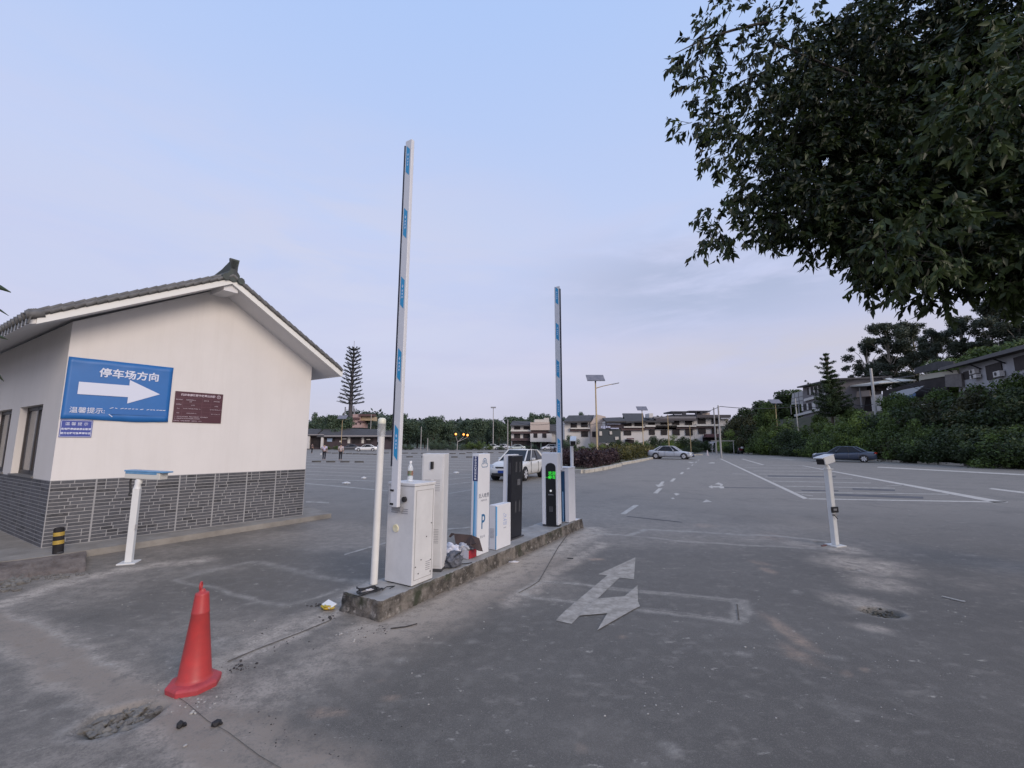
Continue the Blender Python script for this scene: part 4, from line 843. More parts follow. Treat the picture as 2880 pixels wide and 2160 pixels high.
for (u, v, r, lb_) in ((973, 1361, .16, 'largest white paper scrap on the car park left of the pipe post'), (1023, 1346, .11, 'small white paper scrap farther back on the car park left of the pipe post'), (1283, 1331, .14, 'white paper scrap on the car park left of the P post')):
    crumple('paper_scrap', (0, 0, .03), (r, r * .6, .05), mat('paper_bright', (.7, .7, .7), .8), None, int(u), label=lb_, cat='litter').location = G(u, v)
p = G(2692, 1690); MB().tube([(-.05, .12, .008), (-.01, .03, .008), (.02, -.03, .008), (.04, -.05, .01)], .008, 5).build('white_twig', mat('pale_twig', (.5, .48, .44), .8), label='short pale twig on the asphalt at far right', cat='stick', loc=p)
# ================================================================== red cone
p = G(545, 1928); cn = empty('traffic_cone', p, .35, 'red plastic traffic cone with ring top on an octagonal base at the lower left', 'traffic cone')
CR = mat('cone_red', (.50, .048, .045), .45, col2=(.37, .045, .045), scale=7); CR2 = mat('cone_base_red', (.46, .05, .06), .6, col2=(.36, .05, .055), scale=8, bump=.25, bscale=30)
q = MB()
q.lathe([(.168, -.005), (.172, .03), (.163, .045), (.118, .056)], 8, smooth=False); q.build('base', CR2, cn, bevel=.008)
q = MB(); q.lathe([(.122, .05), (.112, .060), (.104, .078), (.0565, .50), (.059, .504), (.0565, .511), (.045, .63), (.043, .642), (.026, .645), (.020, .66), (.016, .668)], 40); q.build('cone_body', CR, cn)
q = MB(); q.tube([(-.012 + .0 * k, .022 * math.cos(a), .690 + .026 * math.sin(a)) for k, a in enumerate(np.linspace(-1.9, 4.9, 18))], .0075, 8); q.build('ring_handle', CR, cn)
# ================================================================== camera posts on the ground
def post(u, v, top, w_, label, rz, tilt=0.):
    o = empty('camera_post', G(u, v), rz, label, 'camera post', 'number plate camera posts'); o.rotation_euler = (0, tilt, rz)
    MB().b2(-w_, w_, -w_, w_, .02, top).build('post', mat('post_white', (.70, .70, .68), .4, var=.06), o, bevel=.008)
    MB().b2(-.11, .11, -.11, .11, 0, .02).build('base_plate', mat('post_white', (.7, .7, .68)), o, bevel=.004); return o
c1_ = post(362, 1584, 1.08, .042, 'square white camera post with level blue-topped camera and black hose before the gable wall', .35, .0)
M1 = Matrix.Translation((.08, 0, 1.265)) @ Euler((0, .04, -.42), 'XYZ').to_matrix().to_4x4()
b_ = MB(); b_.box(M1 @ Vector((.02, 0, 0)), (.56, .15, .10), M1.to_3x3()); b_.build('camera_body', mat('camera_cream', (.62, .60, .55), .45), c1_, bevel=.008)
b_ = MB(); b_.box(M1 @ Vector((.05, 0, .062)), (.64, .17, .022), M1.to_3x3()); b_.box(M1 @ Vector((.0, -.075, .035)), (.5, .01, .03), M1.to_3x3()); b_.build('hood', mat('hood_blue2', (.05, .20, .42), .35, col2=(.22, .40, .58), scale=4), c1_, bevel=.006)
MB().tube([(0, 0, 1.07), (0, 0, 1.13), (.01, 0, 1.18), (.02, 0, 1.235)], [.05, .038, .05, .03], 14).build('ball_joint', PLAST, c1_)
MB().tube([M1 @ Vector((-.20, -.02, -.03)), M1 @ Vector((-.205, -.02, -.11)), M1 @ Vector((-.17, -.03, -.24)), Vector((-.08, -.03, .985)), Vector((-.045, -.0, .965))], .014, 8).build('hose', BLACKM, c1_)
MB().box((.06, -.05, .52), (.03, .02, .07), (0, 0, .3)).build('seal_foil', GREY, c1_)
c3 = post(2350, 1535, 1.30, .042, 'square white camera post standing in dust on the right with camera aimed left', .25, -.012)
M3 = Matrix.Translation((-.02, .0, 1.455)) @ Euler((0, .2, math.radians(183)), 'XYZ').to_matrix().to_4x4()
bullet(c3, M3 @ Matrix.Scale(1.25, 4), .20, True, mat('hood_white', (.74, .74, .74), .4)); MB().tube([(0, 0, 1.29), (0, 0, 1.33), (.01, .01, 1.37)], [.05, .045, .025], 12).build('ball_joint', PLAST, c3); MB().box((0, 0, 1.3), (.12, .12, .012)).build('head_plate', PLAST, c3)
q = MB().b2(-.075, .075, -.065, -.046, .56, .66); rdr = q.build('radar_box', BLACK, c3, bevel=.006); text('888', .055, mat('figure_grey', (.35, .35, .36), .5), rdr, frame((0, -.0655, .61), (1, 0, 0), (0, 0, 1), (0, -1, 0)), sx=.9)
q = MB(); q.b2(-.06, .06, -.055, -.046, .51, .545); q.build('bracket', GREY, c3); MB().tube([(-.04, -.06, .53), (-.01, -.075, .49), (.02, -.07, .46)], .008, 6).build('cable_end', BLACKM, c3)
MB().box((-.19, .05, .008), (.16, .03, .016), (0, 0, .3)).build('spilled_clamp', mat('rust', (.16, .07, .06), .8), c3)
# ================================================================== vehicles
GLASS = mat('car_glass', (.010, .011, .014), .12, spec=.35); TYRE = mat('tyre', (.014, .014, .015), .8); RIM = mat('rim', (.55, .55, .57), .4); LAMPG = mat('lamp_glass', (.5, .52, .55), .12); REDG = mat('tail_glass', (.3, .01, .01), .2); PLATE = mat('number_plate', (.02, .06, .28), .5)
def make_car(name, label, col, loc, yaw, L=4.6, W_=1.78, H=1.46, hatch=False, plate=True, group='cars in and around the car park', simple=False):
    root = empty(name, loc, yaw, label, 'car', group); pm = mat('car_paint_' + '%02d%02d%02d' % tuple(int(c * 99) for c in col), col, .28, coat=.6)
    hl = L / 2; hw = W_ / 2; zb = .20; belt = H * .62
    if hatch: st = [(hl, .34, .50, .62), (hl - .10, .22, .68, .84), (hl - .35, .2, .80, .96), (hl - .95, .2, belt, 1.), (hl - 1.6, .2, belt + .03, 1), (0, .2, belt + .03, 1.), (-hl + 1.2, .2, belt + .07, 1), (-hl + .5, .2, belt + .10, .99), (-hl + .12, .24, belt + .06, .93), (-hl, .34, belt - .12, .80)]
    else: st = [(hl, .34, .52, .62), (hl - .10, .22, .66, .84), (hl - .4, .2, .76, .96), (hl - 1.1, .2, belt - .03, 1.), (hl - 1.6, .2, belt, 1), (0, .2, belt + .02, 1.), (-hl + 1.3, .2, belt + .06, 1), (-hl + .7, .2, belt + .07, .98), (-hl + .12, .24, belt + .05, .90), (-hl, .34, belt - .08, .76)]
    def sect(x, z0, z1, k):
        w_ = hw * k; h = z1 - z0; return [(x, -w_ * .0, z0), (x, w_ * .84, z0), (x, w_ * .97, z0 + h * .16), (x, w_, z0 + h * .5), (x, w_ * .965, z0 + h * .86), (x, w_ * .86, z1 - .005), (x, w_ * .45, z1 + .015), (x, 0, z1 + .02)]
    q = MB(); vs = []; fs = []; n = 14
    for s in st:
        a = sect(*s); vs += a + [(p[0], -p[1], p[2]) for p in a[-2:0:-1]]
    for i in range(len(st) - 1):
        for k in range(n): fs.append((i * n + k, i * n + (k + 1) % n, (i + 1) * n + (k + 1) % n, (i + 1) * n + k))
    fs += [tuple(range(n)), tuple(range((len(st) - 1) * n, len(st) * n))[::-1]]
    q.add(vs, fs, True); body = q.build('body', pm, root, sub=1)
    # greenhouse
    if hatch: gb = [(hl - 1.05, belt - .02), (-hl + .22, belt + .05)]; gt = [(hl - 1.85, H - .06), (-hl + .80, H - .09)]
    else: gb = [(hl - 1.28, belt - .03), (-hl + .72, belt + .03)]; gt = [(hl - 2.0, H - .055), (-hl + 1.45, H - .07)]
    wb, wt = hw * .93, hw * .72
    mid = ((gt[0][0] + gt[1][0]) / 2, H - .03)
    def fr(x, w_, z): return [(x, -w_, z), (x, w_, z)]
    B = [(gb[0][0], -wb * .88, gb[0][1]), (gb[0][0], wb * .88, gb[0][1]), (gb[0][0] - .55, wb, gb[0][1] + .02), (gb[0][0] - .55, -wb, gb[0][1] + .02), (gb[1][0] + .4, wb, gb[1][1]), (gb[1][0] + .4, -wb, gb[1][1]), (gb[1][0], wb * .84, gb[1][1]), (gb[1][0], -wb * .84, gb[1][1])]
    Tt = [(gt[0][0], -wt * .86, gt[0][1]), (gt[0][0], wt * .86, gt[0][1]), (gt[0][0] - .3, wt, gt[0][1] + .02), (gt[0][0] - .3, -wt, gt[0][1] + .02), (gt[1][0] + .25, wt, gt[1][1] + .02), (gt[1][0] + .25, -wt, gt[1][1] + .02), (gt[1][0], wt * .84, gt[1][1]), (gt[1][0], -wt * .84, gt[1][1])]
    q = MB(); q.add(B + Tt, [(0, 1, 9, 8), (1, 2, 10, 9), (3, 0, 8, 11), (2, 4, 12, 10), (5, 3, 11, 13), (4, 6, 14, 12), (7, 5, 13, 15), (6, 7, 15, 14), (8, 9, 10, 11), (11, 10, 12, 13), (13, 12, 14, 15), (0, 1, 2, 3), (3, 2, 4, 5), (5, 4, 6, 7)])
    q.build('windows', GLASS, root)
    V = [Vector(p) for p in B + Tt]; q = MB()
    # roof skin and pillars in body colour
    up = Vector((0, 0, .012)); ri = [8, 9, 10, 12, 14, 15, 13, 11]; q.add([V[i] + up for i in ri] + [V[i] + Vector((0, 0, -.02)) for i in ri] + [Vector((mid[0], 0, H))], [(k, (k + 1) % 8, 16) for k in range(8)] + [(k, k + 8, (k + 1) % 8 + 8, (k + 1) % 8) for k in range(8)], True)
    for a, b_, r in ((1, 9, .032), (0, 8, .032), (2, 10, .018), (3, 11, .018), (6, 14, .06), (7, 15, .06), (4, 12, .035), (5, 13, .035)): q.tube([V[a], V[b_]], [r * 1.3, r], 6)
    for sg in (1, -1):
        i0 = 2 if sg > 0 else 3; i1 = 4 if sg > 0 else 5; i2, i3 = i0 + 8, i1 + 8; f = .52
        MB().tube([V[i0].lerp(V[i1], f), V[i2].lerp(V[i3], f)], .022, 6).build('pillar', BLACKM, root)
        q.tube([V[9 if sg > 0 else 8], V[i2], V[i3], V[14 if sg > 0 else 15]], .022, 6)
    q.build('roof', pm, root)
    # wheels
    wr = .31 if hatch else .33; xf = hl - .82; xr = -hl + (.72 if hatch else .98)
    for x in (xf, xr):
        for sg in (1, -1):
            y = sg * (hw - .105)
            a = MB(); a.tube([(x, sg * (hw - .24), wr + .02), (x, sg * (hw - .012), wr + .02)], wr + .03, 22); a.build('wheel_arch', BLACKM, root)
            t_ = MB(); t_.lathe([(wr * .62, -.1), (wr * .97, -.1), (wr, -.06), (wr, .06), (wr * .97, .1), (wr * .62, .1)], 22); t_.v = [(x + p[0], y + sg * .012 + p[2], wr + p[1]) for p in t_.v]; t_.build('wheel', TYRE, root)
            rm = MB(); rm.tube([(x, y, wr), (x, y + sg * .1, wr)], wr * .30, 12); rm.tube([(x, y, wr), (x, y + sg * .096, wr)], wr * .60, 20)
            for k in range(7):
                an = k * 2 * math.pi / 7; rm.box((x + math.cos(an) * wr * .38, y + sg * .1, wr + math.sin(an) * wr * .38), (wr * .55, .03, .085), (0, -an, 0))
            rm.lathe([(wr * .58, -.01), (wr * .66, -.01), (wr * .66, .01), (wr * .58, .01)], 22, c=(0, 0, 0)) if False else None
            for k in range(22):
                a0, a1 = k * 2 * math.pi / 22, (k + 1) * 2 * math.pi / 22; rm.add([(x + wr * r * math.cos(a), y + sg * .108, wr + wr * r * math.sin(a)) for r, a in ((.57, a0), (.68, a0), (.68, a1), (.57, a1))], [(0, 1, 2, 3)])
            rm.build('rim', RIM, root)
    if simple: return root
    for sg in (1, -1):
        MB().prism([(hl - .07, sg * hw * .56, .62), (hl - .27, sg * hw * .935, .64), (hl - .36, sg * hw * .945, .76), (hl - .16, sg * hw * .60, .72)], (.03, 0, .012)).build('headlight', LAMPG, root)
        MB().prism([(-hl + .02, sg * hw * .62, belt - .12), (-hl + .2, sg * hw * .95, belt - .10), (-hl + .22, sg * hw * .95, belt + .02), (-hl + .05, sg * hw * .64, belt + .0)], (-.03, 0, 0)).build('tail_lamp', REDG, root)
        MB().box((gb[0][0] - .62, sg * (hw + .06), belt + .07), (.12, .17, .12)).build('mirror', pm, root, bevel=.03)
    MB().box((hl + .0, 0, .31), (.05, W_ * .62, .12)).build('lower_grille', BLACKM, root, bevel=.01); MB().box((hl - .035, 0, .635), (.05, W_ * .42, .055)).build('grille', BLACKM, root, bevel=.008)
    MB().box((hl + .028, 0, .44), (.012, .40, .12)).build('number_plate', PLATE if plate else DGREY, root)
    q = MB()
    for sg in (1, -1):
        for x in (gb[0][0] - .5, gb[0][0] - .55 - (gb[0][0] - gb[1][0]) * .34, gb[1][0] + .6): q.box((x, sg * hw * .985, (zb + belt) / 2 + .04), (.012, .04, belt - zb - .2))
    q.build('door_seam', mat('seam', (.2, .2, .2), .7), root)
    return root
make_car('parked_car', 'white hatchback turning behind the kiosks with its nose towards the viewer', (.66, .65, .62), (.35, 22.0, 0), math.radians(-90 - 24), 3.97, 1.69, 1.46, True)
make_car('parked_car', 'silver sedan driving right in front of the end of the green hedge', (.42, .44, .48), (17.6, 48.6, 0), math.radians(-32), 4.75, 1.8, 1.45)
make_car('parked_car', 'dark blue sedan parked facing left at the right kerb by the shrubs', (.035, .05, .085), (31.2, 41.2, 0), math.radians(143), 4.85, 1.84, 1.46)
p = G(1030, 1269); make_car('parked_car', 'white sedan parked in front of the long grey-roofed building', (.66, .66, .66), (p.x, p.y, 0), math.radians(195), 4.7, 1.8, 1.46, simple=True)
p = G(978, 1267.5); make_car('parked_car', 'dark car parked just left of the far white sedan', (.06, .06, .07), (p.x - 1, p.y + 4, 0), math.radians(200), 4.6, 1.8, 1.5, simple=True)
p = G(1451, 1264.5); make_car('parked_car', 'pale grey-green sedan parked below the smaller white house', (.40, .45, .44), (p.x, 108, 0), math.radians(190), 4.6, 1.8, 1.46, simple=True)
p = G(1546, 1264.5); make_car('parked_car', 'white hatchback parked under the jutting floor of the smaller white house', (.66, .66, .66), (8.9, 104, 0), math.radians(185), 4.0, 1.75, 1.5, True, simple=True)
make_car('parked_car', 'white sedan half hidden by shrubs left of the tall mast', (.6, .62, .6), (-5.2, 112, 0), math.radians(185), 4.4, 1.75, 1.5, simple=True)
make_car('parked_car', 'white sedan half hidden by shrubs right of the tall mast', (.62, .62, .62), (-2.6, 114, 0), math.radians(170), 4.4, 1.75, 1.5, simple=True)
make_car('parked_car', 'white sedan peeping out behind the slim island camera post', (.62, .62, .62), (17.5, 104, 0), math.radians(180), 4.4, 1.75, 1.5, simple=True)
# white boxy van far down the road
p = G(2014, 1271); vn = empty('white_van', (p.x, p.y, 0), math.radians(80), 'white boxy van seen from behind beyond the height bar', 'van')
MB().b2(-1.3, 1.9, -.85, .85, .35, 2.0).build('body', WHITE, vn, bevel=.08); MB().b2(-1.31, -1.302, -.7, .7, 1.25, 1.8).build('rear_window', GLASS, vn); MB().b2(1.9, 2.4, -.8, .8, .35, 1.3).build('bonnet', WHITE, vn, bevel=.05)
for x in (-.8, 1.5):
    for y in (-.8, .8): MB().tube([(x, y - .08, .32), (x, y + .08, .32)], .32, 14).build('wheel', TYRE, vn)
def motorbike(loc, yaw, label, col):
    r = empty('motorbike', loc, yaw, label, 'motorbike', 'motorbikes at the road side')
    for x in (-.62, .62):
        w_ = MB(); w_.lathe([(.20, -.05), (.29, -.05), (.29, .05), (.20, .05)], 18); w_.v = [(x + p[0], p[2], .29 + p[1]) for p in w_.v]; w_.build('wheel', TYRE, r)
    pm = mat('bike_' + str(int(col[0] * 99)), col, .3)
    MB().prism([(-.5, -.13, .62), (.1, -.13, .55), (.38, -.13, .75), (.3, -.13, .98), (.05, -.13, .80), (-.6, -.13, .82)], (0, .26, 0)).build('fairing', pm, r, bevel=.04)
    MB().b2(-.6, .02, -.12, .12, .78, .88).build('seat', BLACKM, r, bevel=.04); MB().tube([(.62, 0, .29), (.42, 0, .98)], .035, 8).build('fork', GREY, r)
    MB().tube([(.36, -.33, 1.02), (.42, 0, 1.0), (.36, .33, 1.02)], .018, 6).build('handlebar', BLACKM, r); MB().box((-.05, 0, .42), (.4, .22, .3)).build('engine', DGREY, r, bevel=.04); MB().box((-.72, 0, 1.0), (.3, .34, .28)).build('top_box', mat('box_w', (.5, .5, .5), .4), r, bevel=.04)
    return r
p = G(2082, 1277); motorbike((p.x, p.y, 0), math.radians(215), 'dark red motorbike with white box parked left at the road side', (.22, .02, .03))
p = G(2100, 1276); motorbike((p.x, p.y, 0), math.radians(250), 'black motorbike parked right of the dark red one', (.03, .03, .035))
# ================================================================== people
def person(loc, yaw, label, shirt, trouser, skin=(.38, .24, .18), h=1.66, arm=.25, bag=False):
    r = empty('person', loc, yaw, label, 'person'); k = h / 1.7
    def skinm(name, pts, edges, m, sub=1):
        me = bpy.data.meshes.new(name); me.from_pydata([(p[0] * k, p[1] * k, p[2] * k) for p in pts], edges, []); me.materials.append(m)
        o = bpy.data.objects.new(name, me); link(o, r); sk = o.modifiers.new('k', 'SKIN')
        for i, p in enumerate(pts): me.skin_vertices[0].data[i].radius = (p[3] * k, (p[4] if len(p) > 4 else p[3]) * k)
        me.skin_vertices[0].data[0].use_root = True; sk.use_smooth_shade = True; o.modifiers.new('s', 'SUBSURF').render_levels = 1; return o
    B = [(0, 0, .95, .13, .10), (0, 0, 1.15, .12, .09), (0, 0, 1.38, .15, .09), (0, 0, 1.47, .055), (.01, 0, 1.53, .06), (.02, 0, 1.62, .085, .08), (.01, 0, 1.68, .06),
         (0, .19, 1.40, .05), (-.02, .25, 1.12, .04), (arm, .20, .95, .032), (arm + .05, .19, .87, .035), (0, -.19, 1.40, .05), (-.03, -.25, 1.12, .04), (.06, -.24, .88, .032), (.08, -.23, .80, .035),
         (0, .09, .88, .085), (.03, .10, .48, .058), (-.02, .10, .09, .045), (.12, .11, .035, .035), (0, -.09, .88, .085), (-.02, -.10, .48, .058), (-.08, -.10, .09, .045), (.06, -.11, .035, .035)]
    skinm('body', B, [(0, 1), (1, 2), (2, 3), (3, 4), (4, 5), (5, 6), (2, 7), (7, 8), (8, 9), (9, 10), (2, 11), (11, 12), (12, 13), (13, 14), (0, 15), (15, 16), (16, 17), (17, 18), (0, 19), (19, 20), (20, 21), (21, 22)], mat('skin_%d' % int(skin[0] * 99), skin, .6))
    Sh = [(0, 0, .93, .16, .12), (0, 0, 1.15, .15, .115), (0, 0, 1.37, .175, .115), (0, 0, 1.45, .08), (0, .20, 1.40, .068), (-.02, .255, 1.17, .06), (0, -.20, 1.40, .068), (-.03, -.255, 1.17, .06)]
    skinm('shirt', Sh, [(0, 1), (1, 2), (2, 3), (2, 4), (4, 5), (2, 6), (6, 7)], mat('shirt_%d%d' % (int(shirt[0] * 99), int(shirt[2] * 99)), shirt, .8, var=.1))
    Tr = [(0, 0, .93, .15, .115), (0, .09, .86, .1), (.03, .10, .48, .078), (-.02, .10, .10, .068), (0, -.09, .86, .1), (-.02, -.10, .48, .078), (-.08, -.10, .10, .068)]
    skinm('trousers', Tr, [(0, 1), (1, 2), (2, 3), (0, 4), (4, 5), (5, 6)], mat('trouser_%d' % int(trouser[0] * 999), trouser, .85))
    crumple('hair', (.0, 0, 1.655 * k), (.1 * k, .085 * k, .075 * k), mat('hair_black', (.012, .011, .011), .6), r, 3)
    if bag: crumple('held_bag', (.02, .32 * k, .62 * k), (.07, .05, .13), mat('bag_white', (.6, .6, .6), .6), r, 8)
    return r
p = G(911, 1294.4); person(p, math.radians(100), 'person in a pale lilac shirt and dark trousers walking with a white bag', (.52, .47, .60), (.012, .013, .022), bag=True)
p = G(957, 1295); person(p, math.radians(95), 'person in a pale pinkish shirt and dark trousers walking right of the lilac shirt', (.50, .42, .42), (.014, .015, .022), arm=.1)
p = G(877, 1275); person(p, math.radians(60), 'small distant person in dark clothes at the corner of the white gable building', (.12, .09, .09), (.03, .03, .035), arm=.05)
# wheel stops
ws = MB().prism([(-.28, -.07, 0), (-.28, .07, 0), (-.28, .045, .11), (-.28, -.045, .11)], (.56, 0, 0)).build('wheel_stop', mat('wheel_stop', (.045, .043, .045), .8, col2=(.10, .09, .07), scale=6), label='low dark rubber wheel stop lying in a row on the car park', cat='wheel stop', group='wheel stops in rows on the car park', loc=G(900, 1276))
WSP = []
for ri_, (u0, u1, v0, v1, n) in enumerate(((922, 1060, 1275, 1279, 8), (1085, 1300, 1275, 1277, 9), (1110, 1320, 1286, 1287, 6), (890, 1010, 1300, 1301, 4), (1320, 1440, 1274, 1274, 5))):
    for k in range(n): WSP.append((u0 + (u1 - u0) * k / max(1, n - 1), v0 + (v1 - v0) * k / max(1, n - 1), ri_, k))
for i, (u, v, ri_, k_) in enumerate(WSP):
    c = ws if i == 0 else copy_tree(ws); c.location = G(u, v); c.rotation_euler = (0, 0, .04); sc_ = 1.8 if v < 1282 else 1.4; c.scale = (sc_, 1.2, 1.2); c['label'] = '%s wheel stop from the left in the %s' % (['first', 'second', 'third', 'fourth', 'fifth', 'sixth', 'seventh', 'eighth', 'ninth'][k_], ['far row before the long low building', 'far row behind the tall cabinet', 'middle row behind the tall cabinet', 'row nearest the two walkers', 'far row behind the P post'][ri_])
# road works cone far on the road
p = G(1990, 1281); fc = empty('traffic_cone', p, 0, 'pale traffic cone standing far off beside the utility poles', 'traffic cone')
MB().lathe([(.22, 0), (.22, .04), (.15, .05), (.05, .72), (.03, .74)], 14).build('cone_body', mat('cone_pale', (.5, .42, .40), .6), fc); MB().lathe([(.125, .2), (.098, .38)], 14).build('white_band', WHITE, fc)
# ================================================================== terrain on the right
KB = [(42, 100), (38.2, 70), (39.6, 58.8), (35.7, 42.7), (35.3, 37), (35.3, 30), (35, 18), (34, 5), (34, -20)]
def kx(y):
    ys = [k[1] for k in KB][::-1]; xs = [k[0] for k in KB][::-1]; return float(np.interp(y, ys, xs))
def hill(x, y):
    d = x - kx(y) - 2.2; f = np.clip(d / 11, 0, 1); f2 = np.clip((d - 20) / 60, 0, 1); return (f * f * (3 - 2 * f)) * 6.3 + f2 * 5
q = MB(); ys = list(np.linspace(-20, 130, 76)); ds = [0, .5, 2, 4, 6, 8, 10, 12, 15, 20, 30, 45, 70, 110, 200]
for y in ys:
    for d in ds: x = kx(y) + d; q.v.append((x, y, .12 + hill(x, y) if d > 0 else -.05))
nd = len(ds)
for i in range(len(ys) - 1):
    for j in range(nd - 1): q.f.append((i * nd + j, (i + 1) * nd + j, (i + 1) * nd + j + 1, i * nd + j + 1)); q.m.append(0); q.sm.append(True)
q.build('hillside', mat('hillside_soil', (.05, .055, .025), .95, col2=(.09, .075, .05), scale=.6), kind='structure')
KM = mat('kerb_stone', (.50, .47, .41), .8, col2=(.36, .33, .28), scale=2.5, bump=.3, bscale=20)
def kerb(pts, w_=.28, h=.2, gaps=0, name='kerb', seg=1.0, jig=.0, seed=1):
    rr = random.Random(seed); q = MB()
    for (a, b_) in zip(pts[:-1], pts[1:]):
        a, b_ = Vector((*a, 0)), Vector((*b_, 0)); Lg = (b_ - a).length; n = max(1, round(Lg / seg)); d = (b_ - a) / n; yaw = math.atan2(d.y, d.x)
        for k in range(n):
            if rr.random() < gaps: continue
            c = a + d * (k + .5); q.box((c.x + rr.uniform(-jig, jig), c.y + rr.uniform(-jig, jig), h / 2 - .03 + rr.uniform(-jig, jig) * .5), (d.length * .97, w_, h + .06), (0, 0, yaw + rr.uniform(-jig, jig)))
    return q.build(name, KM, kind='structure')
kerb([(x - .15, y) for x, y in KB[:7]], .3, .17, gaps=.22, jig=.04)
# ================================================================== foliage
GD = leafmat('leaf_dark', (.021, .033, .012), (.072, .108, .034)); GM = leafmat('leaf_mid', (.042, .066, .017), (.145, .21, .050)); GL_ = leafmat('leaf_light', (.08, .12, .025), (.25, .33, .07))
GF = leafmat('leaf_far', (.045, .068, .045), (.10, .145, .08), .1); GP_ = leafmat('leaf_purple', (.026, .013, .018), (.075, .042, .042)); GO = leafmat('leaf_olive_dark', (.028, .030, .012), (.085, .085, .030)); GY = leafmat('leaf_olive', (.045, .045, .012), (.15, .135, .04)); GE = leafmat('leaf_grey_green', (.032, .042, .030), (.085, .10, .062))  # leaf_far is lightened so its colour carries the distance haze
BARK = mat('bark', (.11, .085, .065), .9, col2=(.06, .045, .035), scale=8, bump=.5, bscale=25); PBARK = mat('pale_bark', (.28, .25, .21), .85, col2=(.16, .14, .12), scale=5)
def proto(name, kind, m, seed, label, cat, group):
    global RNG
    RNG = np.random.default_rng(seed); rr = random.Random(seed); r = empty(name, (0, 0, 0), 0, label, cat, group); cl_ = []
    if kind == 'broad':            # 10 m tree
        for k in range(20):
            a = rr.uniform(0, 6.28); d = rr.uniform(0, 3.1); z = rr.uniform(3.5, 8.6); d *= 1 - max(0, (z - 6)) / 5; s = rr.uniform(.9, 1.6); cl_.append((d * math.cos(a), d * math.sin(a), z, s, s, s * .8, rr.uniform(.2, .75)))
        cl_.append((0, 0, 6, 2.4, 2.4, 2.6, .3)); cl_.append((0, 0, 3, 2.6, 2.6, 2, .2)); P, U, V, Tn = leafcloud(cl_, 150, .23, .5)
    elif kind == 'spiky':
        for k in range(22):
            a = rr.uniform(0, 6.28); z = rr.uniform(2, 9.4); d = rr.uniform(0, 2.6) * (1 - max(0, z - 4) / 7.5); s = rr.uniform(.5, 1.2); cl_.append((d * math.cos(a), d * math.sin(a), z, s * .8, s * .8, s, rr.uniform(.2, .8)))
        cl_.append((0, 0, 4, 1.7, 1.7, 3, .3)); P, U, V, Tn = leafcloud(cl_, 160, .2, .4, droop=.5)
    elif kind == 'bush':           # 2.4 m shrub, wide
        for k in range(26):
            a = rr.uniform(0, 6.28); d = rr.uniform(0, 1.45); z = rr.uniform(.4, 2.15) * (1 - .3 * d / 1.3); s = rr.uniform(.18, .5); cl_.append((d * math.cos(a), d * math.sin(a), z, s, s, s * .9, rr.uniform(.15, .8)))
        cl_.append((0, 0, .8, 1.4, 1.4, .9, .2)); P, U, V, Tn = leafcloud(cl_, 1300, .060, .4, droop=.3)
    elif kind == 'euca':           # 16 m, airy
        for k in range(44):
            a = rr.uniform(0, 6.28); z = rr.uniform(5, 15.6); d = rr.uniform(.2, 4.2) * (1.05 - abs(z - 10.5) / 7.5); s = rr.uniform(.55, 1.25); cl_.append((d * math.cos(a), d * math.sin(a), z, s, s, s * .7, rr.uniform(.2, .8)))
        P, U, V, Tn = leafcloud(cl_, 520, .17, .1, aspect=.5, droop=.8)
    elif kind == 'tier':           # 10 m, tufted tiers
        for (lx, ly, h, top) in ((0, 0, 10, 1), (.95, .2, 7.6, .8)):
            for k in range(int(h * 1.45)):
                z = h - .15 - k * .68; rad = .2 + (h - z) * .30 * rr.uniform(.8, 1.25)
                if z < 1: continue
                nb_ = 4 if z > h - 3 else 5
                for j in range(nb_):
                    a = k * 1.3 + j * 6.283 / nb_ + rr.uniform(-.3, .3); rd_ = rad * rr.uniform(.35, 1.25); tn_ = rr.uniform(.1, .6)
                    for f in (.2, .4, .6, .8, 1): s_ = .13 + .055 * (h - z) ** .5; cl_.append((lx + rd_ * f * math.cos(a), ly + rd_ * f * math.sin(a), z + .28 * f * f * rd_ + rr.uniform(-.05, .05), s_ * 1.2, s_ * 1.2, s_, tn_))
        cl_ += [(0, 0, 2.2, 1.7, 1.7, 1.8, .2), (.4, 0, 4, 1.0, 1.0, 1.5, .2)]
        for k in range(8): cl_.append((-1.0 - k * .30, 0, 4.9 + .25 * math.sin(k * .9) + k * .15, .26, .22, .16, .3)); cl_.append((1.5 + k * .14, 0, 3.4 + .35 * math.sin(k * .5), .26, .22, .26, .3))
        P, U, V, Tn = leafcloud(cl_, 650, .085, .1)
    quads('crown', P, U, V, m, r, Tn)
    q = MB(); top = {'broad': 6, 'spiky': 8, 'bush': 1.2, 'euca': 14, 'tier': 9.6}[kind]; tr = {'broad': .28, 'spiky': .16, 'bush': .04, 'euca': .2, 'tier': .16}[kind]
    q.tube([(0, 0, -.5), (.03 * top, .01 * top, top * .4), (0, .02 * top, top * .75), (0, 0, top)], [tr, tr * .75, tr * .5, tr * .2], 8)
    for c in cl_[:16 if kind != 'euca' else 30]:
        z0 = min(top * .9, c[2] * (.55 if kind != 'euca' else .72)); q.tube([(0, 0, z0), (c[0] * .5, c[1] * .5, (z0 + c[2]) / 2 + .05 * c[2]), (c[0], c[1], c[2])], [tr * .38, tr * .25, tr * .08], 5, cap=False)
    q.build('trunk' if kind != 'bush' else 'stem', PBARK if kind == 'euca' else BARK, r); return r
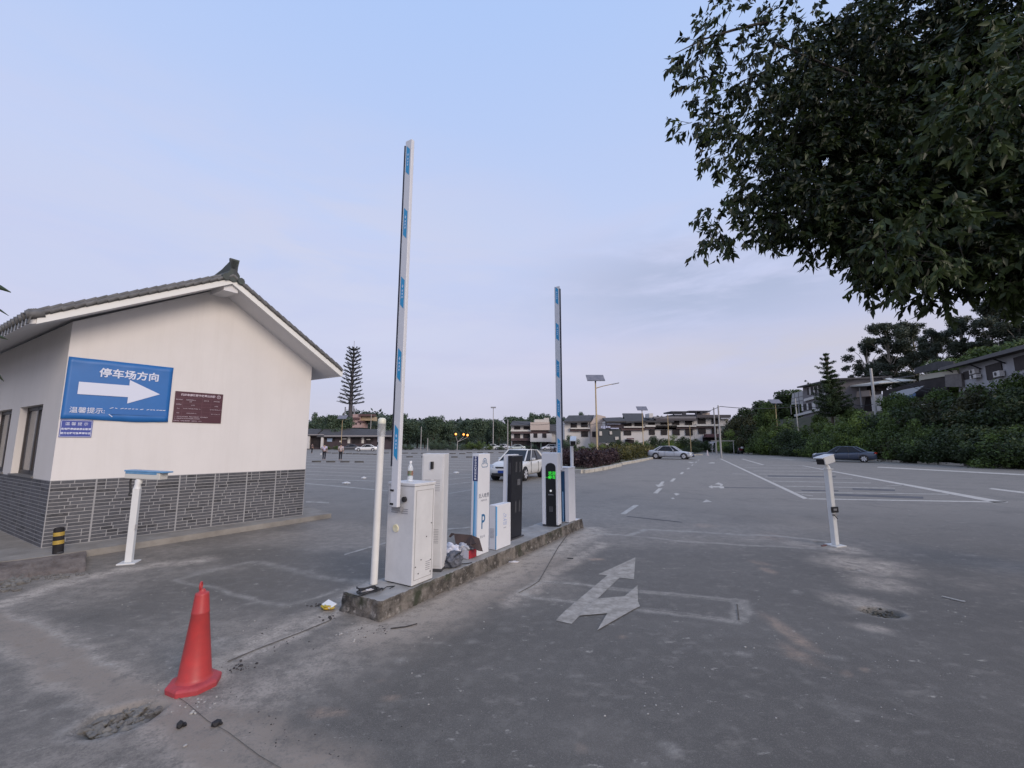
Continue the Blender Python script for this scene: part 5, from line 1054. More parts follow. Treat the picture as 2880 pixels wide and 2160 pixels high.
ORD = ['first', 'second', 'third', 'fourth', 'fifth', 'sixth', 'seventh', 'eighth', 'ninth', 'tenth', 'eleventh', 'twelfth', 'thirteenth', 'fourteenth', 'fifteenth', 'sixteenth', 'seventeenth', 'eighteenth', 'nineteenth', 'twentieth', 'twenty-first', 'twenty-second', 'twenty-third', 'twenty-fourth', 'twenty-fifth', 'twenty-sixth', 'twenty-seventh', 'twenty-eighth', 'twenty-ninth', 'thirtieth']
USED = set()
def plant(pr, u, vt, Y, label=None, href=10., wid=1., z0=0., yaw=None, group=None):
    """stand a plant at distance Y below photo column u so that its measured top is right"""
    x = FY(u, vt, Y).x; zt = FY(u, vt, Y).z; s = max(.15, (zt - z0) / href)
    o = pr if pr.name not in USED else copy_tree(pr); USED.add(pr.name)
    o.location = (x, Y, z0); o.scale = (s * wid, s * wid, s); o.rotation_euler = (0, 0, random.uniform(0, 6.28) if yaw is None else yaw)
    if label: o['label'] = label
    if group: o['group'] = group
    return o
GRP = 'trees in the far treeline across the car park'
TA = [proto('broadleaf_tree', 'broad', GF, 100 + k, 'tree in the far treeline', 'tree', GRP) for k in range(3)] + [proto('spindly_tree', 'spiky', GF, 120 + k, 'tree in the far treeline', 'tree', GRP) for k in range(2)]
TL = [(868, 1180, 0, 1.2), (888, 1147, 3, .6), (905, 1166, 1, 1.), (930, 1158, 2, .9), (948, 1156, 3, .7), (968, 1162, 0, 1.), (1085, 1168, 4, .8), (1110, 1160, 1, 1.2), (1138, 1150, 3, .7), (1150, 1168, 0, 1.1), (1175, 1178, 2, 1.), (1197, 1180, 0, .9), (1220, 1163, 2, 1.05), (1246, 1168, 4, .8), (1268, 1178, 1, .9), (1292, 1180, 3, .8), (1312, 1172, 0, 1.), (1346, 1169, 2, 1.), (1374, 1175, 1, 1.), (1404, 1171, 0, .9), (1436, 1163, 2, 1.), (1466, 1172, 1, 1.), (1494, 1160, 4, .9), (1512, 1154, 0, .8), (1540, 1153, 3, .9), (1566, 1164, 2, 1.), (1605, 1168, 1, 1.), (1632, 1158, 4, .9), (1656, 1160, 0, .9)]
for i, (u, v, k, wd) in enumerate(TL):
    plant(TA[k], u, v, random.uniform(128, 150), '%s %s tree from the left in the far treeline across the car park' % (ORD[i], 'spindly' if k > 2 else 'rounded'), wid=wd)
RNG = np.random.default_rng(3)
# lower bushes standing in front of the treeline
BU = [proto('shrub', 'bush', GD, 200, 'dark shrub', 'shrub', 'shrubs along the right kerb'), proto('shrub', 'bush', GM, 201, 'green shrub', 'shrub', 'shrubs along the right kerb'), proto('shrub', 'bush', GL_, 202, 'light green shrub', 'shrub', 'shrubs along the right kerb'), proto('shrub', 'bush', GO, 206, 'olive shrub', 'shrub', 'shrubs along the right kerb')]
_UNUSED = 0 and [proto('shrub', 'bush', GD, 200, 'dark shrub', 'shrub', 'shrubs along the right kerb'), proto('shrub', 'bush', GM, 201, 'green shrub', 'shrub', 'shrubs along the right kerb'), proto('shrub', 'bush', GL_, 202, 'light green shrub', 'shrub', 'shrubs along the right kerb')]
BF = [proto('shrub', 'bush', GF, 203, 'far shrub', 'shrub', 'shrubs along the far edge of the car park'), proto('shrub', 'bush', GM, 204, 'far shrub', 'shrub', 'shrubs along the far edge of the car park')]
for i, (u, v, Y, k, wd) in enumerate([(918, 1252, 112, 1, 1.6), (948, 1252, 112, 1, 1.6), (1128, 1248, 112, 0, 1.8), (1152, 1250, 112, 0, 1.6), (1222, 1236, 108, 0, 1.1), (1248, 1237, 108, 0, 1.2), (1275, 1246, 107, 0, 1.4), (1300, 1248, 107, 0, 1.2), (1320, 1240, 108, 1, 1.1), (1348, 1238, 108, 1, 1.2), (1375, 1247, 109, 1, 1.1), (1410, 1252, 111, 0, 1.4), (1478, 1250, 113, 0, 1.3), (1505, 1250, 113, 0, 1.3), (1585, 1235, 100, 0, 1.1), (1600, 1222, 96, 0, .9)]):
    plant(BF[k], u, v, Y, '%s shrub from the left along the far edge of the car park' % ORD[i], href=2.45, wid=wd)
# wooded hill behind: one far-off mass
hp = []; rr = random.Random(8)
prof_h = [(700, 1185), (866, 1185), (960, 1172), (985, 1160), (1008, 1151), (1036, 1157), (1058, 1153), (1080, 1158), (1110, 1170), (1200, 1180), (1500, 1178), (1640, 1175), (1700, 1180), (1840, 1172), (1900, 1178), (2000, 1200)]
for k in range(150):
    u = rr.uniform(760, 1990); vt = np.interp(u, [p[0] for p in prof_h], [p[1] for p in prof_h]); Y = rr.uniform(185, 240); p = FY(u, vt + rr.uniform(3, 30), Y); s = rr.uniform(3, 6.5); hp.append((p.x, p.y, max(2, p.z - s * .8), s * 1.3, s * 1.3, s, rr.uniform(.1, .7)))
P, U, V, Tn = leafcloud(hp, 8, 1.0, .6); q_ = quads('wooded_hill', P, U, V, leafmat('leaf_hill', (.040, .055, .045), (.075, .098, .070), .1), None, Tn, label='distant wooded rise behind the treeline', cat='wood', kind='stuff')
hq = MB(); N_ = 40
for i in range(N_ + 1):
    u = 500 + i * 40; vt = np.interp(u, [p[0] for p in prof_h], [p[1] for p in prof_h]) + 28; a = FY(u, vt, 200); hq.v += [(a.x, 168, -.5), (a.x, 205, a.z * .75), (a.x, 235, a.z), (a.x, 320, a.z * .6)]
for i in range(N_):
    for j in range(3): hq.f.append((i * 4 + j, i * 4 + 4 + j, i * 4 + 5 + j, i * 4 + j + 1)); hq.m.append(0); hq.sm.append(True)
hq.build('hills', mat('hill_green', (.035, .05, .035), .95, col2=(.06, .075, .05), scale=.1), kind='structure')
# the tall artificial pine mast
p = G(985, 1258); mz = FY(999, 968, 150).z; x0 = FY(986, 1200, 150).x
pm_ = empty('mast_tree', (x0 - .3, 150, 0), 0, 'very tall pine-shaped mast with brush-like branches rising above the treeline', 'mast')
Hm = mz; MB().tube([(0, 0, 0), (0, 0, Hm * .5), (.1, 0, Hm * .97)], [.85, .62, .22], 12).build('trunk', mat('mast_brown', (.07, .065, .07), .8), pm_)
MB().tube([(.1, 0, Hm * .96), (.1, 0, Hm + 1.2)], .08, 6).build('rod', GREY, pm_)
PP, UU, VV = [], [], []; rr = random.Random(6); q = MB()
nl = 15
for k in range(nl):
    z = Hm * (.42 + .52 * k / (nl - 1)); rad = 4.3 * (1 - .5 * k / (nl - 1)) * rr.uniform(.85, 1.1)
    for j in range(9):
        a = j * 2 * math.pi / 9 + k * .5; up = .28 + .03 * k; e_ = (rad * math.cos(a), rad * math.sin(a), z + rad * up * .6); q.tube([(0, 0, z - .3), e_], [.12, .05], 4, cap=False)
        for f in np.linspace(.3, 1, 11):
            for s in range(3):
                PP.append((e_[0] * f, e_[1] * f, z - .3 + (e_[2] - z + .3) * f)); d = Vector(unit(1)[0]) * .42; UU.append(d[:]); VV.append((Vector(unit(1)[0]) * .16)[:])
q.build('branch_rods', DGREY, pm_)
quads('needles', np.array(PP), np.array(UU), np.array(VV), leafmat('needle', (.018, .022, .022), (.045, .052, .045), .1), pm_)
q = MB()
for (dx, z) in ((-1.7, .36), (1.2, .37), (-1.9, .31), (1.5, .345)): q.box((dx, -.4, Hm * z), (.35, .3, 2.0)); q.tube([(0, 0, Hm * z), (dx, -.4, Hm * z)], .06, 5)
q.build('aerial_panels', GREY, pm_)
# ================================================================== median planters
def hedge(name, label, poly, zt, m, leaf, n, group='hedges on the median planter', cat='hedge', rough=.25, seed=1):
    rr = random.Random(seed); cl_ = []; P2 = [Vector((x, y)) for x, y in poly]; cx = sum(p.x for p in P2) / len(P2); cy = sum(p.y for p in P2) / len(P2)
    xs = [p.x for p in P2]; ys = [p.y for p in P2]
    def inside(x, y):
        c = False
        for i in range(len(P2)):
            a, b_ = P2[i], P2[i - 1]
            if (a.y > y) != (b_.y > y) and x < (b_.x - a.x) * (y - a.y) / (b_.y - a.y) + a.x: c = not c
        return c
    while len(cl_) < n:
        x, y = rr.uniform(min(xs), max(xs)), rr.uniform(min(ys), max(ys))
        if inside(x, y): s = rr.uniform(.35, .6); cl_.append((x, y, rr.uniform(.25, zt - s * .7), s, s, s, rr.uniform(.1, .85)))
    P, U, V, Tn = leafcloud(cl_, 330, leaf, .3)
    o = quads(name, P, U, V, m, None, Tn); return tag(o, label, cat, group)
pa = [G2(1602, 1322), G2(1640, 1326), G2(1690, 1319), G2(1738, 1308), (9.0, 37), (7, 40), (3.5, 38)]
hedge('purple_hedge', 'dark purple-leaved hedge behind the farther barrier gate', pa, 1.35, GP_, .085, 150)
pb = [G2(1748, 1302), G2(1795, 1295), G2(1830, 1288), G2(1842, 1283), (19, 60), (12, 60), (8.2, 42)]
hedge('green_hedge', 'olive green trimmed hedge left of the silver sedan', pb, 1.55, GY, .10, 240, seed=2)
kerb([G2(1596, 1328), G2(1640, 1331), G2(1690, 1323), G2(1742, 1311)], .3, .2, name='planter_kerb', seg=.8, jig=.03, seed=5); kerb([G2(1745, 1308), G2(1795, 1299), G2(1832, 1291)], .3, .2, name='planter_kerb', seg=1, jig=.02, seed=6); kerb([G2(1832, 1290), (19.6, 60)], .3, .2, name='planter_kerb', seg=1, seed=7)
kerb([G2(1905, 1281), G2(1975, 1280)], .3, .15, name='planter_kerb', seg=1.2, seed=9)
q = MB(); q.prism([Vector((x, y, .14)) for x, y in pa], (0, 0, -.2)); q.prism([Vector((x, y, .14)) for x, y in pb], (0, 0, -.2)); q.build('planter_soil', mat('hillside_soil', (.05, .055, .025)), kind='structure')
for i, (u, v, Y, k, wd, lb_) in enumerate([(1640, 1250, 37, 1, 1.2, 'light green shrub behind the purple hedge left of the solar lamp'), (1665, 1245, 39, 2, 1.1, 'pale green shrub at the foot of the near solar lamp'), (1695, 1250, 40, 2, .9, 'pale green shrub just right of the near solar lamp'), (1615, 1243, 60, 0, 1.3, 'dark shrub behind the slim camera post'),
        (1722, 1236, 78, 0, 1.3, 'dark tree-like shrub below the white house with the gable'), (1740, 1228, 80, 0, .9, 'narrow dark shrub below the hotel sign boards'), (1762, 1240, 80, 1, 1.2, 'mid green shrub in front of the hotel entrance'), (1790, 1235, 82, 1, 1.2, 'mid green shrub right of the hotel entrance'), (1818, 1238, 80, 1, 1.2, 'mid green shrub below the second solar lamp'),
        (1838, 1216, 84, 0, 1.2, 'big dark rounded shrub before the hotel ground floor'), (1866, 1242, 80, 1, 1.3, 'low green shrub behind the silver sedan'), (1893, 1222, 84, 2, 1.2, 'yellowish shrub beside the third lamp post'), (1922, 1218, 84, 0, 1.2, 'second big dark rounded shrub before the hotel'), (1955, 1226, 84, 0, 1.4, 'dark shrub right of the thin lamp post before the hotel'), (1985, 1232, 84, 0, 1.2, 'dark shrub left of the twin utility poles'),
        (1880, 1256, 68, 0, 2.6, 'wide low clipped hedge mound behind the silver sedan'), (1940, 1250, 72, 0, 2.2, 'low clipped hedge mound left of the utility poles')]):
    plant(BU[k], u, v, Y, lb_, href=2.45, wid=wd, group='shrubs on the median and before the hotel')
# ================================================================== right bank vegetation
VP = [(2040, 1190), (2059, 1150), (2097, 1142), (2150, 1132), (2230, 1165), (2290, 1172), (2363, 1155), (2400, 1152), (2439, 1150), (2507, 1112), (2540, 1125), (2587, 1130), (2628, 1092), (2723, 1072), (2790, 1100), (2837, 1050), (2900, 1015), (3100, 980)]
cand = []; rr = random.Random(12)
for (u, Y) in [(2052, 76), (2082, 74), (2112, 72), (2142, 66), (2176, 64), (2212, 61), (2252, 57), (2290, 54), (2330, 51), (2368, 48), (2408, 46.5), (2446, 45), (2486, 43.5), (2528, 42), (2568, 40), (2610, 38.5), (2652, 37), (2700, 35.5), (2752, 34), (2806, 32), (2860, 30.5), (2925, 29)]: cand.append((u, Y, 0))
for (u, Y) in [(2070, 80), (2105, 77), (2150, 71), (2215, 66), (2265, 62), (2315, 58), (2365, 54), (2420, 51), (2470, 49), (2515, 46), (2560, 45), (2615, 42.5), (2670, 41), (2735, 39), (2800, 37), (2860, 35), (2930, 34)]: cand.append((u, Y, 1))
ctr = [0, 0]
for (u, Y, row) in cand:
    vt = np.interp(u, [p[0] for p in VP], [p[1] for p in VP]); x = FY(u, 1240, Y).x
    if row == 0: vt = vt + (1265 - vt) * rr.uniform(.15, .75)
    z0 = .1 + float(hill(x, Y)); zt = FY(u, vt, Y).z; k = (rr.choice([0, 0, 3, 1, 2]) if u < 2280 else rr.choice([1, 1, 2, 2, 3]) if u < 2560 else rr.choice([0, 0, 3, 1, 0])) if row == 0 else (rr.choice([0, 0, 1, 3]) if not 2300 < u < 2560 else rr.choice([1, 2, 0]))
    if row: vt += rr.uniform(-6, 22); zt = FY(u, vt, Y).z
    wpx = (2.1 if row else 1.7) * 2.45 / max(zt - z0, 1.2) * (1.0 if row == 0 else 1.1)
    plant(BU[k], u, vt, Y, '%s shrub from the left in the %s row on the right bank' % (ORD[ctr[row]], 'front' if row == 0 else 'back'), href=2.45, wid=min(1.6, max(.8, wpx)), z0=z0 - .3, group='shrubs along the right kerb'); ctr[row] += 1
for (u, v, Y, lb_) in ((2090, 1140, 84, 'dark full tree at the left end of the right bank'), (2130, 1120, 86, 'second dark full tree of the right bank behind the lamp'), (2195, 1090, 92, 'round dark tree left of the latticed panel building'), (2068, 1165, 88, 'darkest low tree at the road end beside the utility poles')):
    if 'DTREE' not in globals(): DTREE = proto('dark_tree', 'broad', GD, 230, lb_, 'tree', 'dark trees on the right bank')
    plant(DTREE, u, v, Y, lb_, z0=1.5)
for i, (u, v, Y, lb_) in enumerate(((2150, 1126, 70, 'small green tree among the shrubs left of the kerb lamp'), (2300, 1160, 60, 'small green tree rising from the bank below the dark conifer'), (2395, 1138, 55, 'light green tree top before the metal shed'), (2508, 1098, 50, 'bright green tree just right of the pale concrete pole'), (2548, 1106, 48, 'green tree below the pale blue awning'), (2640, 1085, 44, 'green tree below the left end of the long eave'), (2745, 1072, 40, 'green tree below the two stacked air conditioners'), (2850, 1040, 37, 'green tree rising highest at the right picture edge'))):
    if i == 0: STREE = proto('small_tree', 'broad', GM, 236, lb_, 'tree', 'small trees on the right bank')
    plant(STREE, u, v, Y, lb_, z0=1.2, wid=.8)
cn2 = proto('conifer_tree', 'tier', GD, 240, 'dark conifer with tufted drooping branches and a narrow double top on the right bank', 'tree', None); plant(cn2, 2322, 995, 56, None, z0=4.4, yaw=0., wid=1.05)
EU = [proto('tall_airy_tree', 'euca', GE, 250 + k, 'tall airy tree', 'tree', 'tall airy trees above the right-hand houses') for k in range(2)]
for i, (u, v, Y, k, wd, lb_) in enumerate([(2430, 950, 84, 0, .95, 'leftmost tall airy tree rising behind the metal shed roof'), (2490, 905, 80, 1, 1.05, 'second tall airy tree behind the pale concrete utility pole'), (2560, 900, 82, 0, 1., 'third tall airy tree with a rounded high crown'), (2622, 930, 74, 1, .9, 'smaller airy tree between the two highest clumps'), (2700, 880, 70, 0, 1.0, 'tall airy tree above the left end of the long eave'),
        (2775, 850, 66, 1, 1.0, 'tall airy tree above the middle of the long eave'), (2850, 820, 62, 0, 1.1, 'tall airy tree at the right picture edge'), (2935, 830, 60, 1, 1.1, 'airy tree standing half outside at the right picture edge')]):
    plant(EU[k], u, v, Y, lb_, href=16, z0=5.5, wid=wd)
for i, (u, v, Y, lb_) in enumerate([(2660, 1000, 60, 'bushy green tree filling the gap under the airy trees at left of the long eave'), (2760, 965, 55, 'bushy green tree above the middle of the long eave'), (2850, 950, 52, 'bushy green tree above the right end of the long eave'), (2240, 1090, 90, 'yellowish green tree above the latticed panel')]):
    if i == 0: MT = proto('bushy_tree', 'broad', GM, 260, lb_, 'tree', 'bushy trees above the houses'); plant(MT, u, v, Y, lb_, z0=5)
    else: plant(MT, u, v, Y, lb_, z0=5)
# ================================================================== far buildings
CW = mat('render_cream', (.55, .51, .46), .85, var=.08, scale=.5); CW2 = mat('render_white', (.62, .59, .56), .85, var=.08, scale=.5); RT = mat('far_roof_tile', (.075, .073, .076), .85, col2=(.05, .048, .05), scale=1.5); DW = mat('dark_window', (.022, .019, .02), .6, spec=.2, col2=(.045, .037, .037), scale=1.2); BRN = mat('brown_band', (.085, .055, .055), .8); LEDGE = mat('ledge_cream', (.60, .57, .52), .8); BRICKD = mat('purple_brown_wall', (.07, .052, .058), .85, var=.3, scale=.8)
class Fac:
    """a facade plane through two ground points; takes photo measurements on that plane"""
    def __init__(s, A, B, root): s.A = Vector((A[0], A[1], 0)); s.B = Vector((B[0], B[1], 0)); s.d = (s.B - s.A).normalized(); s.n = Vector((s.d.y, -s.d.x, 0)); s.root = root; s.o = root.location
    def p(s, u, v, off=0.):
        d = ray(u, v); t = s.n.dot(s.A - Vector((0, 0, HC))) / s.n.dot(d); return Vector((0, 0, HC)) + d * t + s.n * off - s.o
    def quad(s, q, u0, v0, u1, v1, off=0., t=.12):
        """upright rectangle with corners measured at (u0,v0) top-left and (u1,v1) bottom-right"""
        um = (u0 + u1) / 2; a = s.p(u0, (v0 + v1) / 2); b_ = s.p(u1, (v0 + v1) / 2); zt = s.p(um, v0).z; zb = s.p(um, v1).z
        a.z = b_.z = 0; q.prism([a + s.n * off + Vector((0, 0, zb)), b_ + s.n * off + Vector((0, 0, zb)), b_ + s.n * off + Vector((0, 0, zt)), a + s.n * off + Vector((0, 0, zt))], -s.n * t); return q
    def part(s, name, rects, m, off=0., t=.12, single=False):
        if single:
            for i_, r in enumerate(rects): s.quad(MB(), *r, off + .012 * i_, t).build(name, m, s.root)
        else:
            q = MB()
            for r in rects: s.quad(q, *r, off, t)
            return q.build(name, m, s.root)
def KR(x0, y0, s, rs): return [(x0 + a * s, y0 + b_ * s, x0 + c * s, y0 + d * s) for a, b_, c, d in rs]
# long low building with grey roof
r = empty('long_building', (FY(866, 1262, 124).x, 124, 0), 0, 'long single-storey dark building with grey tiled roof beyond the car park', 'building'); f = Fac((-80, 124), (-20, 124), r)
C6 = lambda rs: KR(860, 1120, .1356, rs)
f.part('wall', C6([(-700, 770, 1840, 1075)]), BRICKD, 0, 8); q = MB()
a = f.p(820, 1220, 1.2); 
for (u0, u1, vt, ve) in ((700, 896, 1203, 1222.5), (897, 1107, 1202, 1226)):
    q = MB(); A_, B_ = f.p(u0, ve, 1.4), f.p(u1, ve, 1.4); C_, D_ = f.p(u1 - 4, vt + (5 if u1 > 1000 else 2), -4), f.p(u0 + 2, vt, -4); q.prism([A_, B_, C_, D_], (0, 0, -.35)); q.prism([D_, C_, f.p(u1, ve, -9.5), f.p(u0, ve, -9.5)], (0, 0, -.35)); q.build('roof', RT, r)
f.part('eave_board', [(700, 1221.5, 917, 1224), (917, 1224.5, 1107, 1228)], mat('eave_grey', (.28, .26, .26), .8), 1.45, .1)
f.part('column', C6([(60, 770, 115, 1045), (350, 780, 395, 1040)]), CW2, 1.2, .5, True)
f.part('window', C6([(560, 800, 610, 890), (960, 800, 1120, 940), (1250, 830, 1350, 930), (1360, 830, 1400, 900), (1720, 830, 1790, 890)]), DW, .06, .05, True)
f.part('poster', C6([(870, 810, 925, 935), (1160, 815, 1210, 935), (1265, 845, 1340, 865), (760, 830, 850, 855), (700, 880, 740, 910)]), LEDGE, .1, .03, True); f.part('blue_notice', C6([(445, 830, 550, 900)]), mat('pale_blue_board', (.35, .45, .6), .6), .1, .03, True); f.part('open_front', C6([(120, 800, 350, 1020)]), DW, .05, .04)
# pink house on the rise
r = empty('pink_house', (FY(1003, 1190, 175).x, 175, 4), 0, 'small pink house with dark roof on the rise beside the tall mast', 'house'); f = Fac((-70, 175), (-50, 175), r)
PK = mat('pink_render', (.42, .29, .27), .85, var=.1, scale=.3); f.part('wall', C6([(950, 490, 1170, 610), (970, 330, 1130, 490)]), PK, 0, 7, True); f.part('upper_wing', C6([(1120, 375, 1370, 460)]), mat('ochre_render', (.45, .34, .22), .85), -1, 6)
f.part('roof', C6([(960, 400, 1120, 445), (1090, 470, 1200, 500), (1110, 330, 1420, 372)]), mat('dull_red_roof', (.11, .06, .06), .85), .5, 3); f.part('window', C6([(1030, 505, 1060, 550), (1120, 515, 1150, 545)]), DW, .06, .05, True)
# smaller white house
C8 = lambda rs: KR(1400, 1120, .1356, rs)
r = empty('white_house', (FY(1495, 1262, 116).x, 116, 0), 0, 'smaller white three-storey house with jutting upper floor left of the farther boom', 'house'); f = Fac((-5, 116), (20, 116), r)
f.part('wall', C8([(280, 560, 700, 1060), (1040, 680, 1200, 1060)]), CW2, 0, 8, True); f.part('gable_wall', C8([(670, 505, 1065, 665)]), mat('pink_cream', (.52, .43, .37), .85, var=.06, scale=.5), 1.5, 7); f.part('jutting_floor', C8([(670, 735, 1110, 905)]), CW2, 1.6, 7); f.part('parapet', C8([(760, 440, 960, 500), (960, 410, 1060, 510)]), CW, .5, 3)
f.part('brown_band', C8([(690, 665, 1060, 738), (280, 690, 690, 735), (280, 830, 680, 880)]), BRN, .8, 1); f.part('ledge', C8([(270, 655, 690, 690)]), LEDGE, .9, .8)
f.part('window', C8([(340, 560, 465, 655), (535, 560, 660, 655), (340, 740, 465, 825), (530, 740, 665, 825)]), DW, .1, .1, True); f.part('window', C8([(735, 735, 815, 820), (915, 735, 1000, 820)]), DW, 1.7, .1, True); f.part('ground_opening', C8([(300, 890, 680, 1050), (740, 915, 880, 1055), (910, 915, 1270, 1055)]), DW, .2, .1, True)
q = MB(); a, b_, c, d = f.p(1434, 1196, 1.2), f.p(1492, 1196, 1.2), f.p(1496, 1184, -3), f.p(1442, 1182, -3); q.prism([a, b_, c, d], (0, 0, -.3)); q.build('roof', RT, r); q = MB(); a, b_, c, d = f.p(1540, 1212, 1.2), f.p(1585, 1213, 1.2), f.p(1580, 1192, -3), f.p(1547, 1192, -3); q.prism([a, b_, c, d], (0, 0, -.3)); q.build('roof', RT, r)
# gabled house left of the hotel
C9 = lambda rs: KR(1660, 1120, .1085, rs)
r = empty('gabled_house', (FY(1640, 1262, 100).x, 100, 0), 0, 'white gabled house with broad grey roof behind the near solar lamp', 'house'); f = Fac((10, 100), (30, 100), r)
f.part('wall', [(1588, 1184, 1660, 1262)], CW2, 0, 8); f.part('side_wall', [(1660, 1188, 1702, 1262)], mat('pink_cream', (.52, .43, .37)), .6, 8); q = MB()
q.prism([f.p(1660, 1190, .62), f.p(1702, 1190, .62), f.p(1702, 1172, .62), f.p(1677, 1166, .62)], -f.n * 6); q.build('gable_wall', mat('pink_cream', (.52, .43, .37)), r)
q = MB(); q.prism([f.p(1583, 1186, 1.3), f.p(1658, 1184, 1.3), f.p(1678, 1165, -3), f.p(1604, 1166, -3)], (0, 0, -.35)); q.build('roof', RT, r)
f.part('window', C8([(1510, 510, 1640, 610), (1725, 510, 1865, 600), (1730, 690, 1870, 800)]), DW, .1, .1, True); f.part('window', [(1664, 1214, 1677, 1229)], DW, .75, .1, True); f.part('ledge', C8([(1500, 615, 1900, 640)]), LEDGE, .9, .8); f.part('brown_band', C8([(1500, 640, 1900, 685)]), BRN, .5, .4)
# the hotel-like long building
r = empty('long_white_building', (FY(1880, 1262, 96).x, 96, 0), 0, 'long white three-storey building with dark roofs and rooftop pergola across the road end', 'building'); f = Fac((20, 96), (60, 96), r)
C7 = lambda rs: KR(1840, 1120, .1356, rs)
f.part('wall', C9([(390, 600, 860, 1300), (850, 600, 1400, 1300)]) + [(1812, 1184, 1952, 1262)] + C7([(830, 400, 1400, 1050), (1380, 420, 1545, 580)]), CW2, 0, 8, True)
f.part('ledge', C9([(850, 735, 1380, 765), (1400, 700, 2212, 745)]) + C7([(0, 565, 840, 595), (840, 540, 1500, 580)]), LEDGE, .9, .8)
f.part('brown_band', C9([(790, 770, 1400, 835), (1400, 760, 2212, 800)]) + C7([(0, 598, 840, 640), (840, 585, 1290, 622)]), BRN, .5, .4)
f.part('window', C9([(860, 640, 1070, 730), (1145, 635, 1345, 730), (1500, 610, 1670, 705), (1820, 600, 1990, 700), (870, 850, 1060, 960), (1520, 820, 1670, 950), (1830, 820, 1990, 950)]) + C7([(370, 470, 515, 560), (635, 470, 780, 560), (900, 430, 1060, 540), (1185, 430, 1350, 540), (375, 645, 520, 765), (640, 640, 790, 770), (910, 620, 1060, 735), (1185, 620, 1290, 740)]), DW, .1, .1, True)
f.part('lower_shop_wall', C9([(220, 800, 780, 1150)]), mat('teal_dark', (.05, .06, .065), .8), .4, .3); f.part('upper_dark_wing', C9([(395, 600, 860, 800)]), BRICKD, .3, .3); f.part('shop_pillar', C9([(225, 860, 290, 970), (490, 860, 550, 940), (630, 1000, 720, 1080)]), CW, .6, .2, True)
f.part('sign_letters', C9([(260, 725, 300, 775), (320, 720, 370, 790), (385, 720, 430, 775), (445, 725, 500, 775)]), mat('pale_sign', (.40, .42, .55), .6), .8, .1, True); f.part('sign_bar', C9([(510, 770, 720, 800), (405, 655, 760, 680)]), mat('pale_sign', (.4, .42, .55)), .8, .1); f.part('entrance_roof', C9([(930, 1035, 1090, 1060)]) + C7([(1020, 745, 1290, 790), (1000, 790, 1300, 810)]), mat('maroon_dull', (.14, .07, .075), .8), 1.5, 1.2)
f.part('ground_opening', C9([(900, 1075, 1130, 1200)]) + C7([(1000, 815, 1340, 1040)]), DW, .3, .2, True)
def slope(name, pts, th=.35): q = MB(); q.prism([f.p(*p) for p in pts], (0, 0, -th)); return q.build(name, RT, r)
slope('roof', [(1756, 1186, 1.3), (1808, 1184, 1.3), (1824, 1159, -4), (1763, 1159, -4)]); slope('roof', [(1702, 1185, 1.2), (1757, 1184, 1.2), (1757, 1171, -3), (1702, 1173, -3)]); slope('roof', [(1810, 1184, 1.2), (1890, 1184, 1.2), (1890, 1168, -4), (1812, 1172, -4)])
f.part('roof_edge', C7([(0, 425, 835, 470), (835, 350, 1535, 410)]), mat('roof_edge_dark', (.085, .075, .08), .8), 1.2, 1.5); f.part('roof_edge', C7([(-40, 385, 830, 425)]), mat('roof_edge_grey', (.2, .19, .2), .8), 1.1, 1.3)
f.part('dormer', [(1823, 1163, 1834, 1175)], CW2, .8, 3)
f.part('pergola', C7([(385, 262, 760, 292), (760, 250, 1210, 272), (440, 330, 900, 378)]), mat('pergola_dark', (.035, .035, .045), .7), -1, 5); f.part('pergola_post', C7([(430, 290, 450, 380), (620, 290, 700, 335), (900, 270, 920, 380), (1000, 265, 1035, 360)]), mat('pergola_dark', (.035, .035, .045)), -1, .3, True); f.part('roof_hut', C7([(1040, 280, 1240, 350)]), mat('pink_cream', (.52, .43, .37)), -2, 3)
# houses on the right bank
r = empty('terrace_house', (50, 66, 5), 0, 'grey and white terraced house with a row of dark arched windows behind the dark conifer', 'house'); CR_ = lambda rs: KR(2180, 980, .1627, rs)
A_ = FY(2258, 1130, 78); B_ = FY(2420, 1130, 60); f = Fac((A_.x, A_.y), (B_.x, B_.y), r)
q = MB(); q.prism([f.p(2258, 1200), f.p(2352, 1194), f.p(2352, 1068), f.p(2258, 1088)], -f.n * 6); q.build('wall', mat('grey_render', (.20, .185, .19), .85, var=.15, scale=.5), r)
q = MB(); q.prism([f.p(2255, 1087, .8), f.p(2358, 1064, .8), f.p(2358, 1061, -7), f.p(2255, 1084, -7)], (0, 0, -.25)); q.build('roof', RT, r)
for (pts) in (((2266, 1122), (2330, 1104), (2330, 1112), (2266, 1129)), ((2238, 1166), (2322, 1146), (2322, 1152), (2240, 1172))):
    q = MB(); q.prism([f.p(*p, .3) for p in pts][::-1], -f.n * .3); q.build('ledge', CW2, r)
f.part('window', CR_([(560, 680, 600, 800), (625, 670, 670, 790), (695, 655, 740, 775), (760, 640, 790, 760), (500, 960, 560, 1060), (590, 945, 650, 1050)]), DW, .08, .06, True); f.part('pale_pier', CR_([(600, 670, 625, 800), (672, 660, 694, 780), (742, 640, 760, 760), (470, 960, 498, 1080), (562, 950, 588, 1060), (655, 935, 710, 1050)]), CW2, .1, .1, True)
r = empty('latticed_panel', (54, 80, 4), 0, 'large pale latticed panel standing at the left end of the terraced house', 'panel'); f = Fac((FY(2225, 1130, 84).x, 84), (FY(2260, 1130, 79).x, 79), r)
q = MB(); q.prism([f.p(2225, 1138), f.p(2259, 1136), f.p(2257, 1099), f.p(2228, 1107)], -f.n * .3); q.build('sheet', mat('panel_grey', (.40, .39, .38), .7), r)
